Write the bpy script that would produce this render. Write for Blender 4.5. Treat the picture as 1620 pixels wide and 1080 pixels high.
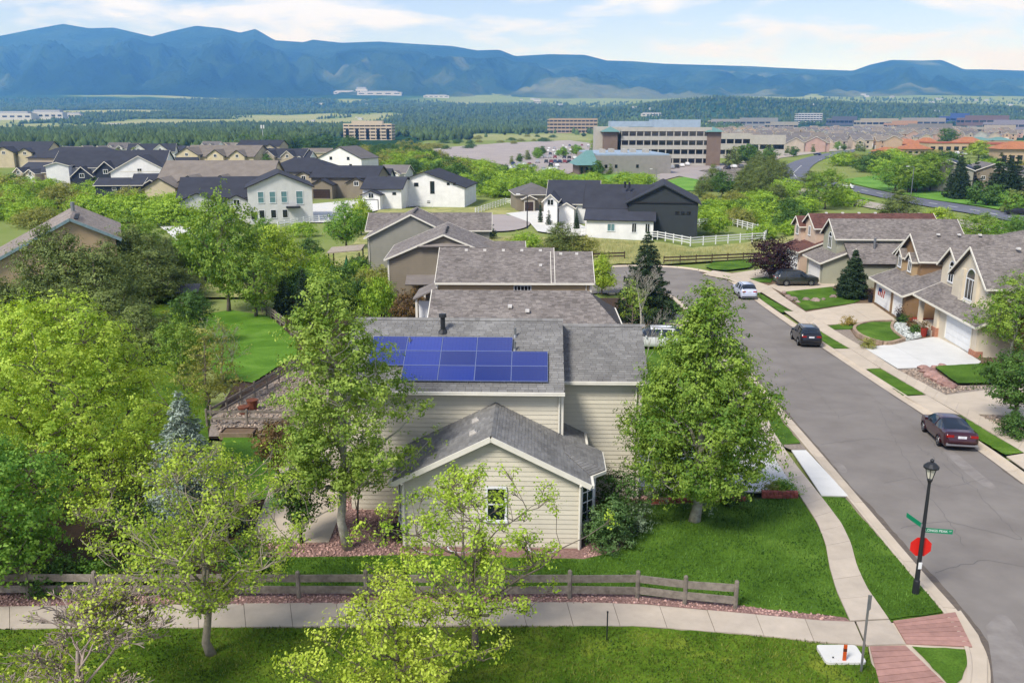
import bpy, math, random
import numpy as np
from mathutils import Vector, Matrix
from mathutils.geometry import delaunay_2d_cdt

for _o in list(bpy.data.objects): bpy.data.objects.remove(_o)
SC = bpy.context.scene
COL = SC.collection
R = math.radians
rnd = random.Random(7)
nr = np.random.default_rng(11)

# ---------------------------------------------------------------- camera, sky, sun, exposure
HC, FPX, CX, CY = 16.5, 1372.0, 810.0, 540.0
PITCH = math.atan(350.0 / 1372.0)
cam = bpy.data.cameras.new('camera')
cam.sensor_width = 36.0
cam.lens = 36.0 * FPX / 1620.0
cam.clip_start = 0.5; cam.clip_end = 60000.0
camo = bpy.data.objects.new('camera', cam); COL.objects.link(camo)
camo.location = (0, 0, HC); camo.rotation_euler = (R(90) - PITCH, 0, 0)
SC.camera = camo

SUN_EL, SUN_AZ = 48.0, -138.0           # azimuth measured from the view direction, negative = left
w = bpy.data.worlds.new('World'); SC.world = w; w.use_nodes = True
nt = w.node_tree; nt.nodes.clear()
def N(t, ty, **kw):
    n = t.nodes.new(ty)
    for k, v in kw.items():
        if k in n.inputs.keys(): n.inputs[k].default_value = v
        else: setattr(n, k, v)
    return n
sky = N(nt, 'ShaderNodeTexSky', sky_type='NISHITA')
sky.sun_disc = False
sky.sun_elevation = R(SUN_EL); sky.sun_rotation = R(SUN_AZ)
sky.altitude = 2100; sky.air_density = 1.0; sky.dust_density = 0.6; sky.ozone_density = 1.0
tc = N(nt, 'ShaderNodeTexCoord')
sep = N(nt, 'ShaderNodeSeparateXYZ'); nt.links.new(tc.outputs['Generated'], sep.inputs[0])
zc = N(nt, 'ShaderNodeMath', operation='ADD'); nt.links.new(sep.outputs[2], zc.inputs[0]); zc.inputs[1].default_value = 0.16
cmb = N(nt, 'ShaderNodeCombineXYZ')
for i in range(2):
    d = N(nt, 'ShaderNodeMath', operation='DIVIDE'); nt.links.new(sep.outputs[i], d.inputs[0]); nt.links.new(zc.outputs[0], d.inputs[1])
    nt.links.new(d.outputs[0], cmb.inputs[i])
nz = N(nt, 'ShaderNodeTexNoise', Scale=1.5, Detail=10.0, Roughness=0.55, Distortion=0.3)
mp = N(nt, 'ShaderNodeMapping'); mp.inputs['Location'].default_value = (3.2, 1.35, 0)
nt.links.new(cmb.outputs[0], mp.inputs[0]); nt.links.new(mp.outputs[0], nz.inputs['Vector'])
rp = N(nt, 'ShaderNodeValToRGB'); rp.color_ramp.elements[0].position = 0.48; rp.color_ramp.elements[1].position = 0.60
rp.color_ramp.elements[0].color = (0.10, 0.10, 0.10, 1); rp.color_ramp.elements[1].color = (1, 1, 1, 1)
nt.links.new(nz.outputs['Fac'], rp.inputs[0])
skm = N(nt, 'ShaderNodeMix', data_type='RGBA'); skm.blend_type = 'MULTIPLY'; skm.inputs[0].default_value = 1.0
nt.links.new(sky.outputs[0], skm.inputs[6]); skm.inputs[7].default_value = (0.95, 0.9, 1.1, 1)
mx = N(nt, 'ShaderNodeMix', data_type='RGBA')
nt.links.new(rp.outputs[0], mx.inputs[0]); nt.links.new(skm.outputs[2], mx.inputs[6]); mx.inputs[7].default_value = (6.2, 6.5, 7.4, 1)
bg = N(nt, 'ShaderNodeBackground', Strength=0.112)
nt.links.new(mx.outputs[2], bg.inputs[0])
wo = N(nt, 'ShaderNodeOutputWorld'); nt.links.new(bg.outputs[0], wo.inputs[0])

sl = bpy.data.lights.new('sun', 'SUN'); sl.energy = 3.3; sl.angle = R(16.0); sl.color = (1.0, 0.97, 0.925)
so = bpy.data.objects.new('sun', sl); COL.objects.link(so); so.location = (0, 0, 300)
_e, _a = R(SUN_EL), R(SUN_AZ)
_sd = Vector((math.sin(_a) * math.cos(_e), math.cos(_a) * math.cos(_e), math.sin(_e)))
so.rotation_euler = _sd.to_track_quat('Z', 'Y').to_euler()

SC.view_settings.view_transform = 'Standard'; SC.view_settings.look = 'None'
SC.view_settings.exposure = 0.58; SC.view_settings.gamma = 1.0; SC.view_settings.use_curve_mapping = False
SC.render.engine = 'CYCLES'
SC.cycles.use_denoising = True
SC.cycles.max_bounces = 6; SC.cycles.diffuse_bounces = 3; SC.cycles.glossy_bounces = 2
SC.cycles.transmission_bounces = 3; SC.cycles.transparent_max_bounces = 6; SC.cycles.volume_bounces = 2
SC.cycles.caustics_reflective = False; SC.cycles.caustics_refractive = False

# ---------------------------------------------------------------- geometry of the place
_ct, _st = math.cos(PITCH), math.sin(PITCH)
def ray(px, py):
    u, v = (px - CX) / FPX, (CY - py) / FPX
    return u, _ct + v * _st, -_st + v * _ct
def hsh(ix, iy, s):
    n = (ix.astype(np.int64) * 374761393 + iy.astype(np.int64) * 668265263 + s * 1442695041) & 0x7fffffff
    n = ((n ^ (n >> 13)) * 1274126177) & 0x7fffffff
    return ((n ^ (n >> 16)) & 0xffff) / 65535.0
def vn(x, y, sc, s=0):
    x = np.asarray(x, float) / sc; y = np.asarray(y, float) / sc
    ix, iy = np.floor(x), np.floor(y); fx, fy = x - ix, y - iy
    fx = fx * fx * (3 - 2 * fx); fy = fy * fy * (3 - 2 * fy)
    ix = ix.astype(np.int64); iy = iy.astype(np.int64)
    a, b = hsh(ix, iy, s), hsh(ix + 1, iy, s); c, d = hsh(ix, iy + 1, s), hsh(ix + 1, iy + 1, s)
    return (a * (1 - fx) + b * fx) * (1 - fy) + (c * (1 - fx) + d * fx) * fy
def fbm(x, y, sc, o=4, s=0):
    r, amp, tot = 0, 1.0, 0
    for i in range(o):
        r = r + amp * vn(x, y, sc / 2 ** i, s + i * 17); tot += amp; amp *= 0.5
    return r / tot
PROF = [(-60, 1.6), (0, 1.2), (20, .7), (27, .35), (31, .05), (37, -.26), (58, -1.7), (78, -2.8), (95, -3.2), (130, -3.0), (180, -4.2), (240, -4.6), (300, -3.2),
        (400, -3), (700, -6), (900, -6), (1100, -6), (1300, -4), (1600, -3), (2000, 2), (3000, 28), (4500, 78), (6500, 195), (14000, 420)]
_ty = np.arange(-60, 14001, 1.0)
_tz = np.interp(_ty, [p[0] for p in PROF], [p[1] for p in PROF])
_k = np.ones(13) / 13
_tz = np.convolve(np.pad(_tz, 6, mode='edge'), _k, 'valid')
def gv(x, y):
    x = np.asarray(x, float); y = np.asarray(y, float)
    z = np.interp(y, _ty, _tz)
    far = np.clip((y - 1050) / 1500, 0, 1)
    z = z + far * (fbm(x, y, 900, 4, 3) - .5) * np.clip(y / 90, 0, 56)
    # wooded ridge in front of the plain on the right
    rz = 62 * np.exp(-((y - 3300) / 420) ** 2) * np.clip((x - 250) / 500, 0, 1) * np.clip((2100 - x) / 1500, 0, 1)
    return z + rz
_tl = _tz.tolist()
def g(x, y):
    if y < 1040:
        t = max(0.0, y + 60); i = int(t); return _tl[i] + (_tl[i + 1] - _tl[i]) * (t - i)
    return float(gv(x, y))
def G(px, py, dz=0.0):
    dx, dy, dz_ = ray(px, py)
    def f(t): return HC + dz_ * t - g(dx * t, dy * t) - dz
    a = 8.0; b = a
    while b < 20000:
        b = a * 1.04 + .3
        if f(b) < 0: break
        a = b
    for _ in range(40):
        m = .5 * (a + b)
        if f(m) < 0: b = m
        else: a = m
    t = .5 * (a + b)
    return Vector((dx * t, dy * t, HC + dz_ * t))
def AT(px, py, Y):
    dx, dy, dz_ = ray(px, py); t = Y / dy
    return Vector((dx * t, Y, HC + dz_ * t))
def PPM(p):           # pixels of the photograph per metre at a point
    return FPX / (p.y * _ct + (HC - p.z) * _st)
def lin(h):
    h = h.lstrip('#'); o = []
    for i in (0, 2, 4):
        c = int(h[i:i + 2], 16) / 255.0
        o.append(c / 12.92 if c <= .04045 else ((c + .055) / 1.055) ** 2.4)
    return (o[0], o[1], o[2], 1.0)

# ---------------------------------------------------------------- materials
MATS = {}
def mat(name, col, rough=.85, var=.12, scale=3.0, bump=0.0, bscale=None, col2=None, metal=0.0, spec=.3, island=0.0, coat=0.0, objvar=0.0, detail=5.0, thr=None):
    if name in MATS: return MATS[name]
    m = bpy.data.materials.new(name); m.use_nodes = True; t = m.node_tree; t.nodes.clear()
    out = N(t, 'ShaderNodeOutputMaterial'); b = N(t, 'ShaderNodeBsdfPrincipled')
    t.links.new(b.outputs[0], out.inputs[0])
    b.inputs['Roughness'].default_value = rough; b.inputs['Metallic'].default_value = metal
    b.inputs['Specular IOR Level'].default_value = spec; b.inputs['Coat Weight'].default_value = coat
    c1 = lin(col) if isinstance(col, str) else col
    c2 = (lin(col2) if isinstance(col2, str) else col2) if col2 else tuple(min(1, x * (1 - 2 * var)) for x in c1[:3]) + (1,)
    if not col2: c1 = tuple(min(1, x * (1 + var)) for x in c1[:3]) + (1,)
    tcn = N(t, 'ShaderNodeTexCoord')
    nzn = N(t, 'ShaderNodeTexNoise', Scale=scale, Detail=detail, Roughness=.62); t.links.new(tcn.outputs['Object'], nzn.inputs['Vector'])
    r = N(t, 'ShaderNodeValToRGB'); r.color_ramp.elements[0].position, r.color_ramp.elements[1].position = thr or (.3, .7)
    r.color_ramp.elements[0].color = c2; r.color_ramp.elements[1].color = c1
    t.links.new(nzn.outputs['Fac'], r.inputs[0]); last = r.outputs[0]
    if island or objvar:
        ge = N(t, 'ShaderNodeNewGeometry'); oi = N(t, 'ShaderNodeObjectInfo')
        ad = N(t, 'ShaderNodeMath', operation='ADD'); (t.links.new(ge.outputs['Random Per Island'], ad.inputs[0]) if island else setattr(ad.inputs[0], 'default_value', 0.0)); t.links.new(oi.outputs['Random'], ad.inputs[1])
        fr = N(t, 'ShaderNodeMath', operation='FRACT'); t.links.new(ad.outputs[0], fr.inputs[0])
        mr = N(t, 'ShaderNodeMapRange'); t.links.new(fr.outputs[0], mr.inputs[0])
        k = island or objvar
        mr.inputs[3].default_value = 1 - k; mr.inputs[4].default_value = 1 + k
        h = N(t, 'ShaderNodeMix', data_type='RGBA'); h.blend_type = 'MULTIPLY'; h.inputs[0].default_value = 1
        t.links.new(last, h.inputs[6]); t.links.new(mr.outputs[0], h.inputs[7]); last = h.outputs[2]
    t.links.new(last, b.inputs['Base Color'])
    if bump:
        n2 = N(t, 'ShaderNodeTexNoise', Scale=bscale or scale * 6, Detail=4.0, Roughness=.6); t.links.new(tcn.outputs['Object'], n2.inputs['Vector'])
        bp = N(t, 'ShaderNodeBump', Strength=bump, Distance=.05); t.links.new(n2.outputs['Fac'], bp.inputs['Height']); t.links.new(bp.outputs[0], b.inputs['Normal'])
    MATS[name] = m
    return m
def leafmat(name, ca, cb, trans=.45, rough=.6, nscale=.9):
    trans *= .75
    if name in MATS: return MATS[name]
    m = bpy.data.materials.new(name); m.use_nodes = True; t = m.node_tree; t.nodes.clear()
    out = N(t, 'ShaderNodeOutputMaterial'); d = N(t, 'ShaderNodeBsdfPrincipled'); d.inputs['Roughness'].default_value = rough; d.inputs['Specular IOR Level'].default_value = .25
    tr = N(t, 'ShaderNodeBsdfTranslucent'); ms = N(t, 'ShaderNodeMixShader'); ms.inputs[0].default_value = trans
    ge = N(t, 'ShaderNodeNewGeometry'); tcn = N(t, 'ShaderNodeTexCoord'); nzn = N(t, 'ShaderNodeTexNoise', Scale=nscale, Detail=3.0)
    t.links.new(tcn.outputs['Object'], nzn.inputs['Vector'])
    ad = N(t, 'ShaderNodeMath', operation='MULTIPLY_ADD'); t.links.new(ge.outputs['Random Per Island'], ad.inputs[0]); ad.inputs[1].default_value = .5
    sb = N(t, 'ShaderNodeMath', operation='MULTIPLY_ADD'); t.links.new(nzn.outputs['Fac'], sb.inputs[0]); sb.inputs[1].default_value = 1.8; sb.inputs[2].default_value = -.65
    t.links.new(sb.outputs[0], ad.inputs[2])
    r = N(t, 'ShaderNodeValToRGB'); r.color_ramp.elements[0].position, r.color_ramp.elements[1].position = .15, .85
    r.color_ramp.elements[0].color = lin(ca); r.color_ramp.elements[1].color = lin(cb)
    t.links.new(ad.outputs[0], r.inputs[0]); t.links.new(r.outputs[0], d.inputs['Base Color'])
    g2 = N(t, 'ShaderNodeMix', data_type='RGBA'); g2.blend_type = 'MULTIPLY'; g2.inputs[0].default_value = 1
    t.links.new(r.outputs[0], g2.inputs[6]); g2.inputs[7].default_value = (1.25, 1.2, .55, 1)
    t.links.new(g2.outputs[2], tr.inputs[0])
    t.links.new(d.outputs[0], ms.inputs[1]); t.links.new(tr.outputs[0], ms.inputs[2]); t.links.new(ms.outputs[0], out.inputs[0])
    MATS[name] = m
    return m
def glassmat(name, col, rough=.08, metal=0.0):
    if name in MATS: return MATS[name]
    m = bpy.data.materials.new(name); m.use_nodes = True; b = m.node_tree.nodes['Principled BSDF']
    t = m.node_tree; tcn = N(t, 'ShaderNodeTexCoord'); nzn = N(t, 'ShaderNodeTexNoise', Scale=1.1, Detail=2.0); t.links.new(tcn.outputs['Object'], nzn.inputs['Vector'])
    r = N(t, 'ShaderNodeValToRGB'); c = lin(col); r.color_ramp.elements[0].color = tuple(x * .6 for x in c[:3]) + (1,); r.color_ramp.elements[1].color = tuple(min(1, x * 1.4) for x in c[:3]) + (1,)
    t.links.new(nzn.outputs['Fac'], r.inputs[0]); t.links.new(r.outputs[0], b.inputs['Base Color'])
    b.inputs['Roughness'].default_value = rough; b.inputs['Specular IOR Level'].default_value = .7; b.inputs['Metallic'].default_value = metal
    MATS[name] = m
    return m

# ---------------------------------------------------------------- mesh helpers
def link(o, parent=None):
    COL.objects.link(o)
    if parent is not None: o.parent = parent
    return o
def setm(me, m):
    if m is not None: me.materials.append(m)
def mesh(name, V, F, m, parent=None, smooth=False, loc=None, rz=None):
    me = bpy.data.meshes.new(name); me.from_pydata([tuple(v) for v in V], [], F); setm(me, m)
    if smooth:
        me.polygons.foreach_set('use_smooth', [True] * len(me.polygons))
    me.update()
    o = link(bpy.data.objects.new(name, me), parent)
    if loc is not None: o.location = loc
    if rz is not None: o.rotation_euler[2] = rz
    return o
def npmesh(name, V, Q, m, parent=None, smooth=False, corner=4):
    """V (n,3) array, Q (k,corner) int array"""
    me = bpy.data.meshes.new(name)
    V = np.ascontiguousarray(V, np.float32); Q = np.ascontiguousarray(Q, np.int32)
    me.vertices.add(len(V)); me.vertices.foreach_set('co', V.ravel())
    me.loops.add(Q.size); me.loops.foreach_set('vertex_index', Q.ravel())
    me.polygons.add(len(Q)); me.polygons.foreach_set('loop_start', np.arange(0, Q.size, corner, dtype=np.int32))
    me.polygons.foreach_set('loop_total', np.full(len(Q), corner, np.int32))
    if smooth: me.polygons.foreach_set('use_smooth', np.ones(len(Q), bool))
    setm(me, m); me.update(calc_edges=True)
    o = bpy.data.objects.new(name, me)
    return link(o, parent)
def tag(o, label=None, cat=None, group=None, kind=None):
    if label: o['label'] = label
    if cat: o['category'] = cat
    if group: o['group'] = group
    if kind: o['kind'] = kind
    return o
def empty(name, loc, rz=0.0, label=None, cat=None, group=None):
    o = bpy.data.objects.new(name, None); o.empty_display_size = .3
    COL.objects.link(o); o.location = loc; o.rotation_euler = (0, 0, rz)
    return tag(o, label, cat, group)
def copytree(o, parent=None, loc=None, rz=None, sc=None):
    c = o.copy(); COL.objects.link(c); c.parent = parent
    if loc is not None: c.location = loc
    if rz is not None: c.rotation_euler[2] = rz
    if sc is not None: c.scale = (sc, sc, sc) if not hasattr(sc, '__len__') else sc
    for ch in [x for x in o.children]: copytree(ch, c)
    return c
class MB:
    def __init__(s): s.v = []; s.f = []
    def add(s, V, F):
        k = len(s.v); s.v += [tuple(v) for v in V]; s.f += [tuple(i + k for i in f) for f in F]; return s
    def box(s, x0, x1, y0, y1, z0, z1):
        return s.add([(x0, y0, z0), (x1, y0, z0), (x1, y1, z0), (x0, y1, z0), (x0, y0, z1), (x1, y0, z1), (x1, y1, z1), (x0, y1, z1)],
                     [(0, 3, 2, 1), (4, 5, 6, 7), (0, 1, 5, 4), (1, 2, 6, 5), (2, 3, 7, 6), (3, 0, 4, 7)])
    def quad(s, a, b, c, d): return s.add([a, b, c, d], [(0, 1, 2, 3)])
    def slab(s, pts, n, th):
        """planar polygon thickened by th against the normal n"""
        n = Vector(n).normalized(); P = [Vector(p) for p in pts]; k = len(P)
        V = P + [p - n * th for p in P]
        F = [tuple(range(k)), tuple(range(2 * k - 1, k - 1, -1))] + [(i, i + k, (i + 1) % k + k, (i + 1) % k) for i in range(k)]
        return s.add(V, F)
    def beam(s, a, b, w, h, upv=(0, 0, 1)):
        a, b = Vector(a), Vector(b); d = (b - a).normalized(); u = Vector(upv); sd = d.cross(u)
        if sd.length < 1e-4: sd = d.cross(Vector((1, 0, 0)))
        sd.normalize(); u2 = sd.cross(d).normalized()
        V = []
        for p in (a, b):
            for sx, sz in ((-1, -1), (1, -1), (1, 1), (-1, 1)): V.append(p + sd * (sx * w / 2) + u2 * (sz * h / 2))
        return s.add(V, [(0, 1, 2, 3), (7, 6, 5, 4), (0, 4, 5, 1), (1, 5, 6, 2), (2, 6, 7, 3), (3, 7, 4, 0)])
    def tube(s, pts, rad, n=6, cap=True):
        pts = [Vector(p) for p in pts]; k0 = len(s.v); m = len(pts); ref = None
        for i, p in enumerate(pts):
            d = (pts[min(i + 1, m - 1)] - pts[max(i - 1, 0)])
            d = d.normalized() if d.length > 1e-9 else Vector((0, 0, 1))
            if ref is None: ref = d.orthogonal().normalized()
            a = (ref - d * ref.dot(d)); a = a.normalized() if a.length > 1e-6 else d.orthogonal().normalized(); ref = a; b = d.cross(a)
            r = rad[i] if hasattr(rad, '__len__') else rad
            for j in range(n):
                t = 2 * math.pi * j / n; s.v.append(tuple(p + a * (math.cos(t) * r) + b * (math.sin(t) * r)))
        for i in range(m - 1):
            for j in range(n):
                s.f.append((k0 + i * n + j, k0 + i * n + (j + 1) % n, k0 + (i + 1) * n + (j + 1) % n, k0 + (i + 1) * n + j))
        if cap:
            s.f.append(tuple(k0 + j for j in range(n - 1, -1, -1))); s.f.append(tuple(k0 + (m - 1) * n + j for j in range(n)))
        return s
    def build(s, name, m, parent=None, smooth=False): return mesh(name, s.v, s.f, m, parent, smooth)
def BX(name, m, parent, *b): return MB().box(*b).build(name, m, parent)

def drape(name, poly, m, off, parent=None, step=3.0, px=True, smooth=True, jag=0.0):
    """a sheet over the ground inside the outline poly (pixels on the ground, or x,y)"""
    P = [(lambda q: (q.x, q.y))(G(*p)) for p in poly] if px else [(p[0], p[1]) for p in poly]
    xs, ys = [p[0] for p in P], [p[1] for p in P]
    B = []
    for i, a in enumerate(P):
        b = P[(i + 1) % len(P)]; L = math.hypot(b[0] - a[0], b[1] - a[1]); k = max(1, int(L / (.3 if jag else step)))
        for j in range(k): B.append((a[0] + (b[0] - a[0]) * j / k + rnd.uniform(-jag, jag), a[1] + (b[1] - a[1]) * j / k + rnd.uniform(-jag, jag)))
    nb = len(B); pts = [Vector(p) for p in B]
    def inside(x, y):
        c = False; j = nb - 1
        for i in range(nb):
            if (B[i][1] > y) != (B[j][1] > y) and x < (B[j][0] - B[i][0]) * (y - B[i][1]) / (B[j][1] - B[i][1]) + B[i][0]: c = not c
            j = i
        return c
    x = min(xs) + step * .5
    while x < max(xs):
        y = min(ys) + step * .5
        while y < max(ys):
            if inside(x, y): pts.append(Vector((x, y)))
            y += step
        x += step
    r = delaunay_2d_cdt(pts, [(i, (i + 1) % nb) for i in range(nb)], [], 1, 1e-5)
    V = [(v.x, v.y, g(v.x, v.y) + off) for v in r[0]]
    return mesh(name, V, [tuple(f) for f in r[2]], m, parent, smooth)
# ================================================================ terrain
def covermat(name, stops, bump=0.0, bscale=.02, fine=.15, fscale=.35):
    """ground cover: colour by the cover attribute (0 meadow .. 1 wood), broken up by noise"""
    m = bpy.data.materials.new(name); m.use_nodes = True; t = m.node_tree; t.nodes.clear()
    out = N(t, 'ShaderNodeOutputMaterial'); b = N(t, 'ShaderNodeBsdfDiffuse'); t.links.new(b.outputs[0], out.inputs[0])
    at = N(t, 'ShaderNodeAttribute'); at.attribute_name = 'cover'
    tcn = N(t, 'ShaderNodeTexCoord'); nzn = N(t, 'ShaderNodeTexNoise', Scale=fscale, Detail=8.0, Roughness=.7); t.links.new(tcn.outputs['Object'], nzn.inputs['Vector'])
    ma = N(t, 'ShaderNodeMath', operation='MULTIPLY_ADD'); t.links.new(nzn.outputs['Fac'], ma.inputs[0]); ma.inputs[1].default_value = fine * 2
    ad = N(t, 'ShaderNodeMath', operation='ADD'); t.links.new(at.outputs['Fac'], ad.inputs[0]); ad.inputs[1].default_value = -fine
    t.links.new(ad.outputs[0], ma.inputs[2])
    r = N(t, 'ShaderNodeValToRGB'); cr = r.color_ramp
    while len(cr.elements) < len(stops): cr.elements.new(.5)
    for e, (p, c) in zip(cr.elements, stops): e.position = p; e.color = lin(c)
    t.links.new(ma.outputs[0], r.inputs[0]); t.links.new(r.outputs[0], b.inputs[0])
    if bump:
        n2 = N(t, 'ShaderNodeTexNoise', Scale=bscale, Detail=6.0, Roughness=.65); t.links.new(tcn.outputs['Object'], n2.inputs['Vector'])
        bp = N(t, 'ShaderNodeBump', Strength=1.0, Distance=bump); t.links.new(n2.outputs['Fac'], bp.inputs['Height']); t.links.new(bp.outputs[0], b.inputs['Normal'])
    return m
def setcover(o, c):
    a = o.data.attributes.new('cover', 'FLOAT', 'POINT'); a.data.foreach_set('value', np.ascontiguousarray(c, np.float32))
def forest_mask(x, y):
    f = fbm(x, y * .6, 620, 4, 41)
    f = f + .06 * np.clip((y - 1000) / 300, -1, 1) + .2 * np.clip((1500 - y) / 500, 0, 1) * (x < -.10 * y)
    m = np.clip((f - .435) / .07, 0, 1)
    ym = np.where(x < -.10 * y, 640, 1000); m = np.where(y < ym, 0, m)
    m = m * (1 - .75 * np.clip((y - 3800) / 500, 0, 1) * np.clip((x + 900) / 600, 0, 1))
    ridge = np.exp(-((y - 3200) / 620) ** 2) * np.clip((x - 250) / 400, 0, 1) * np.clip((2300 - x) / 800, 0, 1)
    return np.clip(np.maximum(m, np.clip(ridge * 2.2, 0, 1)), 0, 1)
def grid(name, ys, us, zf, m, spread=60):
    ys = np.asarray(ys, float); us = np.asarray(us, float)
    X = us[None, :] * (ys[:, None] + spread); Y = np.repeat(ys[:, None], len(us), 1)
    Z = zf(X, Y, us)
    V = np.stack([X, Y, Z], -1).reshape(-1, 3); nr_, nc = X.shape
    i = np.arange((nr_ - 1) * (nc - 1)); r, c = i // (nc - 1), i % (nc - 1)
    a = r * nc + c
    Q = np.stack([a, a + 1, a + nc + 1, a + nc], -1)
    o = npmesh(name, V, Q, m, None, True)
    return o, X.ravel(), Y.ravel(), Z.ravel()
M_meadow = covermat('meadow_ground', [(0.0, '93946a'), (.25, '7f8752'), (.5, '6f7f42'), (.75, '3f5a34'), (1.0, '26402c')], 0, .02, .30, .09)
ys = np.concatenate([np.arange(-40, 160, 2.5), np.arange(160, 700, 7), np.geomspace(700, 6600, 190)])
def zground(X, Y, us):
    return gv(X, Y) - np.interp(Y, [-50, 150, 190, 700, 800], [.30, .30, .20, .20, 0])
gr, gx, gy, gz = grid('ground', ys, np.linspace(-1.0, 1.0, 230), zground, M_meadow)
cv = np.where((gy > 1000) | ((gy > 640) & (gx < -.10 * gy)), .08 + .9 * forest_mask(gx, gy), .12 + .5 * fbm(gx, gy, 60, 4, 5))
cv = np.where((gy > 1000) & (gy < 6600), np.clip(cv + .3 * (fbm(gx, gy, 200, 3, 9) - .5) + .10 * np.clip((gy - 4000) / 2000, 0, 1), 0, 1), cv)
setcover(gr, cv); tag(gr, 'meadow and plain running from the street out to the foothills', None, None, 'structure')

RIDGE = [(-900, 70), (-500, 40), (-250, 62), (0, 57), (50, 47), (100, 38), (140, 45), (180, 44), (240, 58), (270, 50), (310, 41), (350, 45), (380, 52), (404, 46), (435, 64), (480, 67), (495, 63), (540, 68),
         (600, 66), (660, 70), (715, 73), (755, 80), (790, 79), (815, 89), (870, 86), (925, 87), (960, 96), (1000, 97), (1050, 101), (1080, 102), (1190, 105), (1225, 107), (1290, 110), (1350, 112),
         (1375, 103), (1410, 95), (1460, 96), (1490, 95), (1525, 110), (1560, 110), (1620, 112), (1800, 100), (2100, 115), (2600, 105)]
YR = 9200.0
_rd = [ray(*p) for p in RIDGE]
_ru = [d[0] / d[1] for d in _rd]; _rz = [HC + d[2] / d[1] * YR for d in _rd]
def zmount(X, Y, us):
    U = X / Y
    zr = np.interp(U.ravel(), _ru, _rz).reshape(U.shape)
    base = gv(X, np.minimum(Y, 6300))
    s = np.clip((Y - 5900) / (YR - 5900), 0, 1)
    warp = U * YR + 260 * (fbm(X, Y, 1500, 3, 77) - .5)
    rid = 1 - np.abs(2 * fbm(warp, Y * .22, 620, 5, 55) - 1) * 2.2
    rid2 = 1 - np.abs(2 * fbm(warp + 900, Y * .6, 260, 4, 58) - 1) * 2
    rid3 = 1 - np.abs(2 * fbm(warp + 300, Y * .8, 120, 3, 59) - 1) * 2
    shp = np.where(s < .35, s * .72, .252 + (s - .35) / .65 * .748)
    z = base + (zr - base) * shp + (rid * 190 + rid2 * 80 + rid3 * 30) * np.clip((zr - base) / 650, .3, 1) * np.clip(s * (1 - s) * 4, 0, 1) * np.clip((1 - s) * 3, 0, 1) * 1.15 - 110 * np.clip(s * (1 - s) * 4, 0, 1)
    cap = HC + (zr - HC) * (Y / YR) * (.80 + .17 * s); z = np.where(Y < YR, np.minimum(z, cap - 25 * (1 - rid) * np.clip((1 - s) * 6, 0, 1)), z)
    z = np.where(Y > YR, zr - (Y - YR) * .16 + 30 * (rid - .5) * np.clip((Y - YR) / 600, 0, 1), z)
    return z - 6 * np.clip((6200 - Y) / 300, 0, 1)
M_mount = covermat('forested_mountain', [(0.0, '7d7c5c'), (.22, '5a6044'), (.45, '2f4029'), (.75, '1c2e1f'), (1.0, '101d15')], 60, .006, .18, .006)
mo, mx_, my_, mz_ = grid('mountains', np.concatenate([np.linspace(5900, YR, 150), np.linspace(YR + 60, 11500, 12)]), np.linspace(-.95, .95, 520), zmount, M_mount, 0)
sc_ = fbm(mx_ * 1.0, my_, 760, 4, 91)
c = .74 + .95 * (fbm(mx_, my_ * .7, 260, 5, 92) - .5)
low = np.clip((7600 - my_) / 1500, 0, 1)
c = c - .40 * np.clip((6950 - my_) / 900, 0, 1) * np.clip((mx_ + 1600) / 800, 0, 1)
c = c - .75 * np.clip((sc_ - .53) / .10, 0, 1) * (.35 + .65 * low) * np.where(mx_ > -900, 1, .45)
setcover(mo, np.clip(c, .2, 1)); tag(mo, 'long blue forested mountain range along the horizon', None, None, 'structure')

# the air between here and the mountains
hz = MB().box(-13500, 13500, -220, 13200, -60, 1060).build('haze', None)
hm = bpy.data.materials.new('haze_air'); hm.use_nodes = True; t = hm.node_tree; t.nodes.clear()
ho = N(t, 'ShaderNodeOutputMaterial'); pv = N(t, 'ShaderNodeVolumePrincipled'); t.links.new(pv.outputs[0], ho.inputs['Volume'])
pv.inputs['Color'].default_value = (.14, .41, 1.0, 1); pv.inputs['Absorption Color'].default_value = (1, 1, 1, 1); pv.inputs['Density'].default_value = 1.15e-4; pv.inputs['Anisotropy'].default_value = .15
hz.data.materials.append(hm); tag(hz, 'thin bluish air over the whole valley', None, None, 'stuff')
hz.display_type = 'WIRE'

# far pine wood on the plain, nobody could count it
def blobs(name, C, S, m, n=5, rings=((.0, .55), (.38, 1.0), (.75, .62)), jit=.28):
    """low rounded tree shapes at C (k,3) with size S (k,2 radius,height)"""
    k = len(C); R_ = len(rings); P = np.zeros((k, n * R_ + 1, 3), np.float32)
    for ri, (h, rr) in enumerate(rings):
        ang = np.linspace(0, 2 * np.pi, n, endpoint=False)[None, :] + nr.uniform(0, 6.3, (k, 1))
        rad = S[:, :1] * rr * nr.uniform(1 - jit, 1 + jit, (k, n))
        P[:, ri * n:(ri + 1) * n, 0] = C[:, :1] + np.cos(ang) * rad
        P[:, ri * n:(ri + 1) * n, 1] = C[:, 1:2] + np.sin(ang) * rad
        P[:, ri * n:(ri + 1) * n, 2] = C[:, 2:3] + S[:, 1:2] * (h + nr.uniform(-.08, .08, (k, n)))
    P[:, -1] = C; P[:, -1, 2] += S[:, 1]
    T = []
    for ri in range(R_ - 1):
        for j in range(n):
            a, b = ri * n + j, ri * n + (j + 1) % n
            T += [(a, b, b + n), (a, b + n, a + n)]
    for j in range(n): T.append(((R_ - 1) * n + j, (R_ - 1) * n + (j + 1) % n, R_ * n))
    T = np.array(T); off = (np.arange(k) * (n * R_ + 1))[:, None, None]
    return npmesh(name, P.reshape(-1, 3), (T[None] + off).reshape(-1, 3), m, None, False, 3)
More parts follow.
